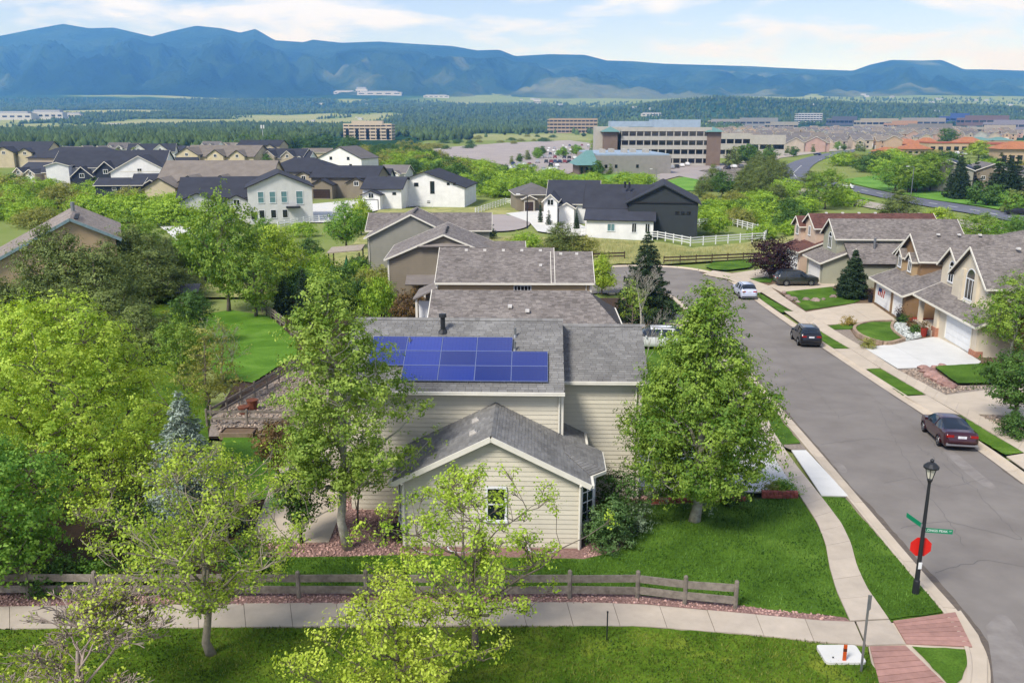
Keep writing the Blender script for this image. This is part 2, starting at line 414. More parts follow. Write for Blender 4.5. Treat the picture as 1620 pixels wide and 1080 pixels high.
M_wood = mat('pine_wood', '33462b', .9, .2, .05, island=.4, col2='4f6138', spec=.1)
k = 60000
Y = 650 + (5200 - 650) * nr.random(k) ** 1.25; U = nr.uniform(-.66, .66, k); X = U * Y
keep = (forest_mask(X, Y) + .10 * (nr.random(k))) > nr.uniform(.1, .75, k)
keep &= ~((np.abs(X + .163 * Y) < 60) & (Y < 1180))
keep &= ~((U > .26) & (Y < 2300))          # the town stands there
X, Y = X[keep][:32000], Y[keep][:32000]
S = np.stack([nr.uniform(2.2, 4.8, len(X)), nr.uniform(7, 13, len(X))], 1) * (1 + np.clip((Y[:, None] - 2000) / 6000, 0, .5))
wd = blobs('forest', np.stack([X, Y, gv(X, Y) - 1.2], 1), S, M_wood, 5, ((.0, .7), (.45, .9)))
tag(wd, 'dark pine wood spread over the plain below the mountains', 'forest', None, 'stuff')
# ================================================================ street, walks, lawns
def grassmat(name, a, b, c_, scale=.35):
    m = bpy.data.materials.new(name); m.use_nodes = True; t = m.node_tree; bs = t.nodes['Principled BSDF']
    bs.inputs['Roughness'].default_value = .9; bs.inputs['Specular IOR Level'].default_value = .1
    tcn = N(t, 'ShaderNodeTexCoord')
    n1 = N(t, 'ShaderNodeTexNoise', Scale=scale, Detail=6.0, Roughness=.65, Distortion=.6); t.links.new(tcn.outputs['Object'], n1.inputs['Vector'])
    r1 = N(t, 'ShaderNodeValToRGB'); cr = r1.color_ramp; cr.elements.new(.52)
    for e, (p, q) in zip(cr.elements, ((.33, a), (.52, b), (.74, c_))): e.position = p; e.color = lin(q)
    t.links.new(n1.outputs['Fac'], r1.inputs[0])
    n2 = N(t, 'ShaderNodeTexNoise', Scale=14.0, Detail=4.0, Roughness=.7); t.links.new(tcn.outputs['Object'], n2.inputs['Vector'])
    mr = N(t, 'ShaderNodeMapRange'); t.links.new(n2.outputs['Fac'], mr.inputs[0]); mr.inputs[1].default_value = .3; mr.inputs[2].default_value = .7; mr.inputs[3].default_value = .62; mr.inputs[4].default_value = 1.3
    h = N(t, 'ShaderNodeMix', data_type='RGBA'); h.blend_type = 'MULTIPLY'; h.inputs[0].default_value = 1
    t.links.new(r1.outputs[0], h.inputs[6]); t.links.new(mr.outputs[0], h.inputs[7]); t.links.new(h.outputs[2], bs.inputs['Base Color'])
    bp = N(t, 'ShaderNodeBump', Strength=.7, Distance=.06); t.links.new(n2.outputs['Fac'], bp.inputs['Height']); t.links.new(bp.outputs[0], bs.inputs['Normal'])
    return m
M_lawn = grassmat('lawn_grass', '3b5817', '4d6c20', '688532')
M_lawn2 = grassmat('park_grass', '3a5611', '58721e', '8d9036', .42)
M_lawnb = grassmat('bright_lawn', '476c1b', '597f26', '6f9138', .3)
M_dry = grassmat('dry_field_grass', '6f7a45', '98985e', 'b6ad78', .25)
M_asph = mat('asphalt', '837d76', .95, .08, .35, .25, 60, '746e68', spec=.1, detail=9, thr=(.35, .68))
M_conc = mat('concrete_walk', 'b3a695', .9, .07, 1.2, .12, 40, objvar=.06)
M_conct = mat('concrete_tan', 'b9ab97', .9, .06, .8, .12, 40, objvar=.05)
M_concw = mat('concrete_white', 'c9c7c0', .9, .04, .8, .1, 40, objvar=.04)
M_joint = mat('joint_soil', '5d554a', 1, .2, 8)
M_pave = mat('red_paver', 'a37c70', .9, .10, 3, .25, 30, objvar=.10)
M_pink = mat('pink_gravel', 'a4837a', .95, .2, 9, .9, 30, '6d5049')
M_rock = mat('tan_gravel', 'a09384', .95, .2, 8, .9, 28, '73675b')
M_mulch = mat('mulch_bed', '4a392c', 1, .2, 5, .9, 25, '33271d')
M_dirt = mat('bare_soil', '6d5a45', 1, .15, 1.5, .5, 20)
M_stone = mat('pink_stone', '8d6f67', .95, .15, 3, .5, 14, island=.35)
M_boul = mat('boulder_stone', '8f7d74', .95, .2, 2, .6, 8, objvar=.25)

ROAD = [(1700, 818), (1620, 762), (1546, 707), (1450, 645), (1392, 608), (1297, 545), (1230, 499), (1196, 475), (1165, 450), (1144, 438), (1109, 427), (1058, 421), (984, 420), (930, 424), (860, 432),
        (860, 462), (960, 462), (1030, 458), (1058, 462), (1076, 474), (1092, 489), (1158, 551), (1234, 640), (1287, 699), (1356, 779), (1463, 903), (1521, 966), (1551, 1004), (1567, 1040), (1569, 1080), (1556, 1140), (1540, 1180), (1760, 1180), (1760, 900)]
rd = drape('road', ROAD, M_asph, -.12, step=2.0); tag(rd, 'grey asphalt street curving away past the houses', None, None, 'structure')
def G2(p, off=0.0):
    q = G(*p); return Vector((q.x, q.y, g(q.x, q.y) + off))
def resample(pts, step):
    P = [Vector(p) for p in pts]; out = [P[0]]
    for a, b in zip(P, P[1:]):
        k = max(1, int((b - a).length / step))
        for j in range(1, k + 1): out.append(a.lerp(b, j / k))
    return out
def smoothpx(pts, it=2):
    for _ in range(it):
        o = [pts[0]]
        for a, b in zip(pts, pts[1:]):
            o += [(a[0] * .75 + b[0] * .25, a[1] * .75 + b[1] * .25), (a[0] * .25 + b[0] * .75, a[1] * .25 + b[1] * .75)]
        pts = o + [pts[-1]]
    return pts
def sweep(name, pts, prof, m, parent=None, closed=False):
    """profile (side offset to the left of travel, height) swept over a ground polyline"""
    n = len(pts); k = len(prof); V, F = [], []
    for i, p in enumerate(pts):
        d = (pts[min(i + 1, n - 1)] - pts[max(i - 1, 0)]); d.z = 0; d.normalize(); s = Vector((-d.y, d.x, 0))
        for (o, h) in prof:
            q = p + s * o; V.append((q.x, q.y, g(q.x, q.y) + h))
    for i in range(n - 1):
        for j in range(k - 1):
            F.append((i * k + j, (i + 1) * k + j, (i + 1) * k + j + 1, i * k + j + 1))
    F.append(tuple(range(k))); F.append(tuple((n - 1) * k + j for j in range(k - 1, -1, -1)))
    return mesh(name, V, F, m, parent)
def kerb(px, side, label, gap=1.0, seg=3.05):
    """kerb and gutter cast in lengths with open joints, along a road edge in pixels; side=+1 pavement on the left of travel"""
    P = resample([G2(p) for p in smoothpx(px)], .5)
    base = sweep('kerb', P, [(0, -.20), (0, -.125), (side * .60, -.125), (side * .60, -.20)] if side > 0 else [(side * .60, -.20), (side * .60, -.125), (0, -.125), (0, -.20)], M_joint)
    tag(base, label, None, None, 'structure')
    prof = [(0.0, -.115), (.40, -.108), (.46, -.04), (.52, .012), (.60, .022), (.64, .02), (.64, -.2)]
    prof = [(side * a, b) for a, b in prof]
    if side < 0: prof = prof[::-1]
    acc = 0; cur = [P[0]]
    for a, b in zip(P, P[1:]):
        cur.append(b); acc += (b - a).length
        if acc >= seg:
            q = cur[:]; q[0] = q[0].lerp(q[1], .03); q[-1] = q[-1].lerp(q[-2], .03)
            sweep('kerb_stone', q, prof, M_conct, base); cur = [b]; acc = 0
    if len(cur) > 1: sweep('kerb_stone', cur, prof, M_conct, base)
i0 = ROAD.index((860, 462))
kerb(ROAD[i0 + 1:-2], -1, 'concrete kerb and gutter along the lawn side of the street')
kerb(ROAD[0:i0], -1, 'concrete kerb and gutter below the row of garages')

def slabs(name, label, L, Rr, m, seg=1.55, off=.03, jw=.018, step=None, smooth=0):
    """a walk between two pixel edges, cast in slabs with open joints"""
    if smooth: L, Rr = smoothpx(L, smooth), smoothpx(Rr, smooth)
    A = [G2(p) for p in L]; B = [G2(p) for p in Rr]
    def par(P):
        d = [0]
        for a, b in zip(P, P[1:]): d.append(d[-1] + (b - a).length)
        return [x / d[-1] for x in d], d[-1]
    ta, la = par(A); tb, lb = par(B); n = max(1, round(.5 * (la + lb) / seg))
    def atp(P, T, t):
        for i in range(len(T) - 1):
            if t <= T[i + 1] + 1e-9:
                k = (t - T[i]) / max(1e-9, T[i + 1] - T[i]); return P[i].lerp(P[i + 1], k)
        return P[-1].copy()
    def pt(P, T, t, o):
        q = atp(P, T, t); q.z = g(q.x, q.y) + o; return q
    V = []; F = []
    for i in range(n + 1):
        V += [pt(A, ta, i / n, off - .035), pt(B, tb, i / n, off - .035)]
        if i: F.append((2 * i - 2, 2 * i - 1, 2 * i + 1, 2 * i))
    base = mesh(name, V, F, M_joint); tag(base, label, None, None, 'structure')
    ml = .5 * (la + lb) / n
    for i in range(n):
        e = jw / ml / n * .5
        sub = 3; W = []
        for j in range(sub + 1):
            t_ = (i / n + e) + (1 / n - 2 * e) * j / sub
            W += [pt(A, ta, t_, off), pt(B, tb, t_, off)]
        dz = rnd.uniform(-.006, .006)
        W = [Vector((q.x, q.y, q.z + dz)) for q in W]
        k = len(W); W += [Vector((q.x, q.y, q.z - .06)) for q in W]
        FF = []
        for j in range(sub):
            a = 2 * j; FF += [(a, a + 1, a + 3, a + 2), (a, a + 2, a + 2 + k, a + k), (a + 1, a + 1 + k, a + 3 + k, a + 3)]
        FF += [(0, k, k + 1, 1), (k - 2, k - 1, 2 * k - 1, 2 * k - 2)]
        mesh('slab', W, FF, m, base)
    return base
slabs('pavement', 'front concrete walk running below the split rail fence', [(-60, 961), (0, 960), (400, 955), (700, 953), (920, 953), (1015, 956), (1201, 973), (1300, 982), (1352, 984)],
      [(-60, 996), (0, 995), (400, 992), (700, 990), (920, 990), (1015, 990), (1201, 1005), (1300, 1016), (1368, 1021)], M_conc, 1.6)
slabs('pavement', 'corner slab of concrete walk by the red pavers', [(1354, 984), (1407, 981)], [(1370, 1021), (1433, 1019)], M_conc, 1.6)
slabs('pavement', 'pale curving concrete walk beside the street kerb', [(1205, 690), (1236, 742), (1265, 783), (1303, 842), (1316, 917), (1345, 982)], [(1222, 680), (1250, 724), (1299, 785), (1342, 842), (1360, 913), (1406, 979)], M_conc, 1.6, smooth=1)
slabs('pavement', 'concrete walk hidden behind the cottonwood', [(1062, 497), (1130, 560), (1193, 647), (1204, 688)], [(1074, 493), (1142, 556), (1206, 640), (1221, 678)], M_conc, 1.6)
slabs('pavement', 'pale concrete walk across the street below the garages', [(1112, 434), (1150, 441), (1200, 459), (1256, 493), (1294, 521), (1344, 551), (1393, 582), (1465, 624), (1519, 655), (1620, 716), (1690, 757)],
      [(1128, 428), (1166, 434), (1216, 452), (1271, 491), (1309, 515), (1368, 551), (1420, 585), (1495, 624), (1548, 656), (1634, 700), (1710, 737)], M_conct, 1.6)
slabs('driveway_apron', 'white concrete driveway apron beside the kerb', [(1252, 712), (1300, 784)], [(1275, 712), (1342, 785)], M_concw, 2.4)
slabs('driveway', 'white concrete driveway half hidden behind the big cottonwood', [(1000, 722), (1205, 690)], [(1000, 776), (1262, 779)], M_concw, 3.0)
slabs('driveway', 'tan concrete driveway with a flag garage behind it', [(1274, 494), (1354, 480), (1381, 480)], [(1308, 514), (1400, 508), (1421, 508)], M_conct, 3.4)
slabs('driveway', 'white concrete driveway in front of the arched window house', [(1368, 551), (1481, 532), (1490, 533)], [(1420, 583), (1545, 578), (1552, 572)], M_concw, 3.4)
slabs('driveway', 'tan concrete driveway behind the small round tree', [(1496, 625), (1600, 612), (1700, 600)], [(1546, 655), (1640, 660), (1720, 660)], M_conct, 3.4)
slabs('driveway', 'pale concrete driveway under the parked grey suv', [(1215, 452), (1290, 432)], [(1236, 462), (1330, 452)], M_conct, 3.4)
slabs('driveway', 'pale concrete driveway beside the dark red plum tree', [(1150, 434), (1240, 420)], [(1180, 441), (1262, 434)], M_conct, 3.4)
slabs('driveway_apron', 'tan driveway apron between kerb and flag garage', [(1240, 492), (1258, 493)], [(1284, 524), (1292, 521)], M_conct, 2.4, off=.022)
slabs('driveway_apron', 'white driveway apron below the arched window house', [(1320, 552), (1345, 552)], [(1368, 584), (1392, 582)], M_conct, 2.4, off=.022)
slabs('driveway_apron', 'tan driveway apron behind the maroon car', [(1432, 627), (1466, 625)], [(1503, 668), (1518, 656)], M_conct, 2.4, off=.022)
slabs('driveway_apron', 'pale concrete driveway apron at the right picture edge', [(1592, 722), (1622, 717)], [(1660, 770), (1690, 757)], M_conct, 2.4, off=.022)
slabs('driveway_apron', 'pale concrete driveway apron beside the silver suv', [(1176, 451), (1200, 452)], [(1192, 464), (1206, 462)], M_conct, 2.4, off=.022)
slabs('patio', 'pale concrete patio left of the white birch trunk', [(455, 700), (420, 790), (395, 858)], [(560, 700), (548, 790), (520, 858)], M_conct, 2.6)
slabs('driveway', 'pale concrete drive of the second house behind the tree', [(985, 505), (1062, 492)], [(985, 545), (1095, 520)], M_conct, 3.0)

def bed(label, poly, m, name='gravel_bed', off=.0, step=1.5): return tag(drape(name, poly, m, off, step=step), label, None, None, 'structure')
def lawn(label, poly, m=None, off=.012, step=1.2, name='lawn', sm=0):
    if sm: poly = smoothpx(poly + [poly[0]], sm)[:-1]
    o = drape(name, poly, m or M_lawn, off, step=step, jag=.045); return tag(o, label, None, None, 'structure')
bed('grass roots under the corner lawn edges', [(900, 936), (1012, 800), (1245, 786), (1300, 780), (1336, 786), (1493, 968), (1407, 982), (1340, 980), (1163, 957)], M_lawn, 'turf_base', -.035)
lawn('green corner lawn between house and fence', [(380, 882), (640, 878), (925, 884), (975, 872), (1003, 842), (1012, 800), (1060, 797), (1245, 790), (1264, 786), (1301, 846), (1313, 917), (1340, 976), (1240, 967), (1163, 956), (1000, 940), (900, 938), (380, 938)])
lawn('park grass below the front walk', [(-80, 996), (400, 993), (920, 991), (1015, 991), (1201, 1006), (1300, 1017), (1372, 1023), (1400, 1110), (1450, 1240), (-120, 1240)], M_lawn2)
lawn('narrow lawn strip with the lamp post', [(1301, 787), (1336, 787), (1493, 968), (1408, 979), (1361, 913), (1343, 842)])
lawn('small lawn triangle at the corner ramp', [(1442, 1022), (1530, 1027), (1533, 1045), (1522, 1072), (1504, 1086)], step=.8)
lawn('lawn strip beside the kerb behind the cottonwood', [(1204, 646), (1218, 641), (1266, 701), (1235, 703), (1214, 676)])
lawn('side lawn between the solar house and the street', [(1010, 520), (1040, 503), (1062, 500), (1128, 560), (1192, 648), (1203, 688), (1000, 704), (1000, 560)])
lawn('lawn strip under the silver suv', [(1197, 461), (1254, 493), (1236, 494), (1206, 475)])
lawn('lawn strip beside the black suv', [(1295, 522), (1343, 551), (1319, 551), (1290, 531)])
lawn('lawn strip below the white driveway apron', [(1371, 583), (1393, 583), (1464, 624), (1428, 625)])
lawn('lawn strip beside the maroon car', [(1511, 657), (1519, 656), (1619, 716), (1590, 719), (1552, 697)])
lawn('front lawn with scattered stones below the spruce', [(1238, 457), (1261, 452), (1313, 452), (1325, 460), (1372, 464), (1359, 476), (1352, 479), (1273, 491)])
lawn('thin lawn strip beside the tan driveway', [(1308, 516), (1343, 510), (1411, 507), (1412, 511), (1376, 512), (1352, 518), (1344, 521), (1318, 521)])
lawn('round raised lawn inside the stone edging', [(1352, 524), (1358, 518), (1378, 513), (1411, 513), (1409, 521), (1414, 529), (1427, 538), (1404, 544), (1384, 541), (1364, 533)], off=.26)
lawn('front lawn held by pink boulders', [(1478, 582), (1560, 577), (1640, 577), (1650, 606), (1570, 608), (1514, 609)], off=.16)
lawn('lawn patch in front of the plum tree', [(1115, 421), (1128, 415), (1182, 411), (1196, 415), (1186, 423), (1150, 427), (1128, 426)])
lawn('tiny lawn patch between driveway and plum', [(1186, 440), (1205, 437), (1224, 440), (1219, 447), (1198, 446)])
lawn('tiny lawn patch beside the silver suv roof', [(1162, 441), (1176, 439), (1186, 447), (1170, 448)])
lawn('bright backyard lawn with mowing marks', [(318, 498), (365, 490), (425, 500), (440, 512), (470, 540), (470, 560), (400, 605), (345, 598), (320, 560)], M_lawnb)
lawn('bright lawn patch below the planter boxes', [(355, 686), (520, 686), (470, 735), (440, 790), (330, 790)], M_lawnb)
lawn('neighbour lawn patch by the second drive', [(1046, 474), (1056, 470), (1066, 474), (1078, 489), (1050, 490)])
lawn('narrow green strip below the neighbour hedge', [(560, 505), (700, 503), (700, 515), (560, 518)], M_lawnb)
bed('pink gravel strip between fence and walk', [(-80, 938), (400, 934), (900, 934), (1000, 937), (1163, 956), (1240, 967), (1338, 976), (1345, 983), (1300, 981), (1201, 972), (1015, 955), (700, 952), (-80, 960)], M_pink, off=.008)
bed('pink gravel bed left of the gable wing', [(395, 858), (520, 858), (560, 740), (650, 740), (650, 880), (380, 884)], M_pink)
bed('pink gravel bed with shrubs right of the gable wing', [(650, 850), (920, 850), (935, 760), (1060, 760), (1060, 800), (1012, 802), (1004, 842), (976, 874), (925, 886), (640, 882)], M_pink)
bed('tan gravel beside the tan driveway', [(1317, 522), (1345, 521), (1354, 534), (1378, 547), (1368, 551)], M_rock)
bed('tan gravel below the pink boulders', [(1421, 585), (1470, 580), (1515, 610), (1570, 609), (1640, 607), (1640, 612), (1560, 618), (1497, 624)], M_rock)
bed('tan gravel below the clipped shrub', [(1548, 657), (1595, 655), (1680, 690), (1680, 722), (1636, 700)], M_rock)
bed('tan gravel at the end of the lawn strip', [(1233, 703), (1268, 702), (1276, 711), (1252, 711)], M_rock)
bed('raised garden gravel inside the rail fences', [(330, 690), (335, 655), (470, 580), (520, 590), (520, 690)], M_rock)
bed('pinkish gravel by the bare birch', [(985, 470), (1050, 474), (1058, 492), (985, 506)], M_pink)
bed('dark mulch under the big left trees', [(-120, 935), (380, 936), (395, 858), (420, 790), (330, 760), (250, 700), (-200, 700)], M_mulch, 'mulch_bed', -.05, 3)
bed('shady rough grass below the left pines', [(250, 700), (330, 760), (330, 690), (312, 500), (300, 440), (-200, 440), (-200, 700)], M_lawn2, 'rough_grass', -.06, 3)
bed('garden soil round the grey houses', [(440, 470), (980, 470), (985, 545), (1040, 700), (1060, 770), (640, 760), (540, 700), (320, 690)], M_mulch, 'soil_bed', -.08, 3)
bed('pale concrete verge below the garages', [(1105, 430), (1150, 431), (1230, 425), (1400, 440), (1700, 560), (1720, 745), (1620, 700), (1547, 657), (1440, 597), (1308, 516), (1240, 466), (1196, 447)], M_dirt, 'front_yards', -.06, 3)

tag(drape('corner_apron', [(1498, 970), (1520, 964), (1548, 1003), (1562, 1040), (1562, 1085), (1535, 1170), (1400, 1170), (1374, 1022), (1410, 984)], M_conct, -.02, step=1.0), 'concrete bedding under the corner ramps', None, None, 'structure')
def plank_patch(label, A, B, n, m, across=.0):
    """stamped paver ramp: rows of boards between two pixel edges"""
    base = mesh('paver_ramp', [G2(A[0], .0), G2(B[0], .0), G2(B[1], .0), G2(A[1], .0)], [(0, 1, 2, 3)], M_joint); tag(base, label, None, None, 'structure')
    a0, a1, b0, b1 = G2(A[0], .025), G2(A[1], .025), G2(B[0], .025), G2(B[1], .025)
    for i in range(n):
        e = .05 / n; t0, t1 = i / n + e, (i + 1) / n - e
        P = [a0.lerp(a1, t0), b0.lerp(b1, t0), b0.lerp(b1, t1), a0.lerp(a1, t1)]
        nrm = (P[1] - P[0]).cross(P[3] - P[0]); nrm = nrm if nrm.z > 0 else -nrm
        MB().slab(P, nrm, .05).build('paver_row', m, base)
plank_patch('red paver ramp facing the street', [(1413, 982), (1434, 1018)], [(1511, 968), (1538, 1023)], 7, M_pave)
plank_patch('red paver ramp running to the picture bottom', [(1376, 1022), (1402, 1125)], [(1432, 1021), (1520, 1105)], 10, M_pave)
# crack sealing and patches on the asphalt
M_patch = mat('asphalt_patch', '8a847d', .95, .12, 1.5, .3, 50, '766f69')
for pts, lb in (([(1483, 700), (1500, 702), (1560, 752), (1580, 768), (1562, 770), (1520, 738)], 'worn patch of asphalt beside the maroon car'), ([(1560, 985), (1585, 960), (1610, 985), (1625, 1030), (1625, 1100), (1575, 1100), (1570, 1040)], 'worn pale asphalt at the corner'),
                ([(1318, 730), (1332, 728), (1343, 742), (1332, 746)], 'small pale road patch near the kerb')):
    tag(drape('road_patch', smoothpx(pts + [pts[0]], 2)[:-1], M_patch, -.116, step=1.0), lb, None, None, 'structure')
M_seal = mat('crack_sealant', '5f5c59', .8, .1, 5)
def crack(px, lb, w=.035):
    P = resample([G2(p) for p in px], .35)
    P = [p + Vector((rnd.gauss(0, .06), rnd.gauss(0, .06), 0)) for p in P]
    o = sweep('road_crack', P, [(-w / 2, -.1155), (w / 2, -.1155)], M_seal); o.data.polygons[-1].use_smooth = False
    tag(o, lb, None, None, 'structure')
crack([(1390, 640), (1420, 700), (1470, 780), (1530, 860)], 'thin crack along the middle of the near street', .02)
crack([(1330, 590), (1400, 640), (1470, 690), (1560, 790), (1620, 850)], 'lengthwise seam in the near street', .02)
crack([(1200, 520), (1260, 580), (1330, 660)], 'lengthwise seam beside the cottonwood', .02)
crack([(1400, 760), (1440, 752), (1500, 768), (1560, 752), (1620, 770)], 'cross crack before the lamp post', .025)
crack([(1180, 500), (1215, 510), (1250, 506)], 'short cross crack behind the black suv', .03)
crack([(1230, 610), (1300, 590), (1350, 600)], 'sealed crack across the street by the cottonwood')
crack([(1300, 700), (1380, 690), (1450, 700), (1530, 760)], 'long sealed crack along the street')
crack([(1420, 830), (1500, 820), (1620, 850)], 'sealed crack crossing the near street')
crack([(1250, 640), (1330, 655), (1380, 645)], 'sealed crack in the middle of the street')
crack([(1480, 900), (1560, 880), (1620, 890)], 'sealed crack near the street corner')
crack([(1140, 480), (1180, 490), (1230, 520)], 'sealed crack behind the silver suv')

def dirt(px, lb, side):
    P = resample([G2(p) for p in smoothpx(px)], .3); V = []; F = []; n = len(P)
    for i, p in enumerate(P):
        d = (P[min(i + 1, n - 1)] - P[max(i - 1, 0)]); d.z = 0; d.normalize(); s = Vector((-d.y, d.x, 0)) * side; w_ = .05 + .5 * max(0, fbm(np.array(i * .3), np.array(side * 9.), 5, 3, 7) - .38) + rnd.uniform(0, .05)
        for q in (p - s * .02, p + s * w_): V.append((q.x, q.y, g(q.x, q.y) - .1165))
        if i: F.append((2 * i - 2, 2 * i - 1, 2 * i + 1, 2 * i))
    tag(mesh('gutter_dirt', V, F, mat('gutter_dirt', '6a5f54', 1, .2, 6, .3, 30, '57504a')), lb, None, None, 'structure')
dirt(ROAD[i0 + 2:-2], 'dirt washed along the lawn side gutter', 1); dirt(ROAD[1:i0 - 3], 'dirt washed along the gutter below the garages', 1)
# ---------------------------------------------------------------- gravel stones, grass blades (uncountable)
def inpoly(P, x, y):
    c = np.zeros(len(x), bool); j = len(P) - 1
    for i in range(len(P)):
        xi, yi = P[i]; xj, yj = P[j]
        m = ((yi > y) != (yj > y)) & (x < (xj - xi) * (y - yi) / (yj - yi + 1e-12) + xi); c ^= m; j = i
    return c
def scatter(poly, n, px=True):
    P = [(lambda q: (q.x, q.y))(G(*p)) for p in poly] if px else poly
    xs, ys = [p[0] for p in P], [p[1] for p in P]; A = (max(xs) - min(xs)) * (max(ys) - min(ys))
    k = int(n * A); x = nr.uniform(min(xs), max(xs), k); y = nr.uniform(min(ys), max(ys), k); m = inpoly(P, x, y)
    return x[m], y[m]
def stones(label, poly, dens, m, size=(.03, .07), off=.0):
    x, y = scatter(poly, dens); k = len(x)
    C = np.stack([x, y, gv(x, y) + off - .01], 1); s = nr.uniform(*size, (k, 1))
    o = blobs('gravel', C, np.concatenate([s, s * 1.1], 1), m, 4, ((.0, .9), (.5, .8)), .4)
    return tag(o, label, 'gravel', None, 'stuff')
M_pst = mat('pink_gravel_stone', 'a9887e', .95, .1, 5, island=.5)
stones('loose pink gravel along the fence', [(-40, 940), (900, 936), (1163, 957), (1340, 977), (1300, 980), (1015, 954), (-40, 959)], 120, M_pst)
stones('loose reddish gravel left of the wing', [(395, 860), (522, 860), (560, 750), (645, 760), (645, 878), (390, 882)], 120, M_pst)
stones('loose pink gravel round the shrubs', [(925, 850), (935, 770), (1055, 770), (1012, 802), (1004, 842), (976, 872), (925, 884)], 120, M_pst)
M_rst = mat('tan_gravel_stone', '9c8b7b', .95, .1, 5, island=.5)
stones('loose tan gravel below the boulders', [(1424, 586), (1468, 582), (1512, 611), (1560, 612), (1497, 623)], 50, M_rst, (.05, .1))
stones('loose gravel of the raised garden', [(340, 685), (345, 655), (468, 585), (515, 592), (515, 685)], 22, M_rst, (.05, .12))
stones('loose tan gravel by the clipped shrub', [(1549, 658), (1592, 656), (1670, 690), (1670, 715)], 50, M_rst, (.05, .1))
def blades(label, polys, dens, mname, ca, cb, off=.01, hgt=(.05, .11)):
    Vs = []
    for poly in polys:
        x, y = scatter(poly, dens); k = len(x); z = gv(x, y) + off
        a = nr.uniform(0, 6.28, k); h = nr.uniform(*hgt, k); w_ = nr.uniform(.012, .03, k)
        lx, ly = np.cos(a) * w_, np.sin(a) * w_; tx, ty = nr.normal(0, .03, k), nr.normal(0, .03, k)
        Vs.append(np.stack([np.stack([x - lx, y - ly, z], 1), np.stack([x + lx, y + ly, z], 1), np.stack([x + tx, y + ty, z + h], 1)], 1).reshape(-1, 3))
    V = np.concatenate(Vs); o = npmesh('grass', V, np.arange(len(V)).reshape(-1, 3), leafmat(mname, ca, cb, .3), None, False, 3)
    return tag(o, label, 'grass', None, 'stuff')
blades('short blades of the corner lawn', [[(400, 884), (640, 880), (925, 886), (976, 874), (1005, 842), (1014, 800), (1262, 788), (1300, 846), (1312, 917), (1338, 974), (1163, 954), (1000, 938), (400, 936)],
       [(1303, 788), (1335, 788), (1491, 966), (1409, 978), (1363, 913), (1346, 842)]], 160, 'lawn_blade', '2c4b17', '648736')
blades('coarse blades of the park grass', [[(-60, 996), (400, 993), (920, 991), (1201, 1006), (1371, 1024), (1398, 1110), (-80, 1110)]], 190, 'park_blade', '304b13', '7c8738')
# ================================================================ house building kit
def interval(P2, y):
    xs = []
    for i, a in enumerate(P2):
        b = P2[(i + 1) % len(P2)]
        if (a[1] > y) != (b[1] > y): xs.append(a[0] + (b[0] - a[0]) * (y - a[1]) / (b[1] - a[1]))
    return (min(xs), max(xs)) if len(xs) >= 2 else None
def shingles(parent, poly, m, tab=.32, expo=.145, lift=.0, single=0, name='shingle', jitter=.25):
    """lapped shingle tabs over a planar roof polygon whose first edge is the eave"""
    P = [Vector(p) for p in poly]; ex = (P[1] - P[0]).normalized(); n = (P[1] - P[0]).cross(P[2] - P[1]).normalized()
    if n.z < 0: n = -n
    ey = n.cross(ex).normalized()
    if ey.z < 0: ey = -ey
    O = P[0]; P2 = [((p - O).dot(ex), (p - O).dot(ey)) for p in P]; H = max(p[1] for p in P2)
    mb = MB(); c = 0; k = int(H / expo) + 1; proto = None
    def pt(x, y, h): return O + ex * x + ey * y + n * (h + lift)
    for i in range(k):
        y0 = i * expo; iv = interval(P2, min(y0 + expo * .5, H - .01))
        if not iv: continue
        x = iv[0] - rnd.uniform(0, tab * .9)
        while x < iv[1]:
            wd_ = tab * rnd.uniform(1 - jitter, 1 + jitter); a, b = max(x, iv[0]), min(x + wd_ - .012, iv[1]); x += wd_
            if b - a < .03: continue
            y1 = min(y0 + expo * 1.25, H)
            h0 = .016 + rnd.uniform(0, .008)
            V = [pt(a, y0, 0), pt(b, y0, 0), pt(a, y0, h0), pt(b, y0, h0), pt(b, y1, .004), pt(a, y1, .004)]
            F = [(2, 3, 4, 5), (0, 1, 3, 2), (0, 2, 5), (1, 4, 3)]
            if c < single:
                mesh(name, V, F, m, parent); c += 1
            else: mb.add(V, F)
    if mb.v:
        o = mb.build(name + '_field', m, parent); o['kind'] = 'stuff'
def siding(parent, O, ex, poly2, n, m, expo=.19, single=True, name='siding_board', gap=.011):
    O, ex, n = Vector(O), Vector(ex).normalized(), Vector(n).normalized(); up_ = Vector((0, 0, 1))
    z0, z1 = min(p[1] for p in poly2), max(p[1] for p in poly2); z = z0; mb = MB()
    while z < z1 - .02:
        za, zb = z, min(z + expo, z1 - .002); ia, ib = interval(poly2, za + .004), interval(poly2, zb - .004); z += expo
        if not ia or not ib: continue
        def pt(x, zz, h): return O + ex * x + up_ * zz + n * h
        xs = (max(ia[0], ib[0]) if ia[0] < ib[0] - .6 else ia[0], ia[1], ib[1], ib[0])
        V = [pt(ia[0], za + gap, .03), pt(ia[1], za + gap, .03), pt(ib[1], zb, .008), pt(ib[0], zb, .008), pt(ia[0], za + gap, 0), pt(ia[1], za + gap, 0)]
        F = [(0, 1, 2, 3), (4, 5, 1, 0)]
        if single: mesh(name, V, F, m, parent)
        else: mb.add(V, F)
    if mb.v:
        o = mb.build(name + '_field', m, parent); o['kind'] = 'stuff'
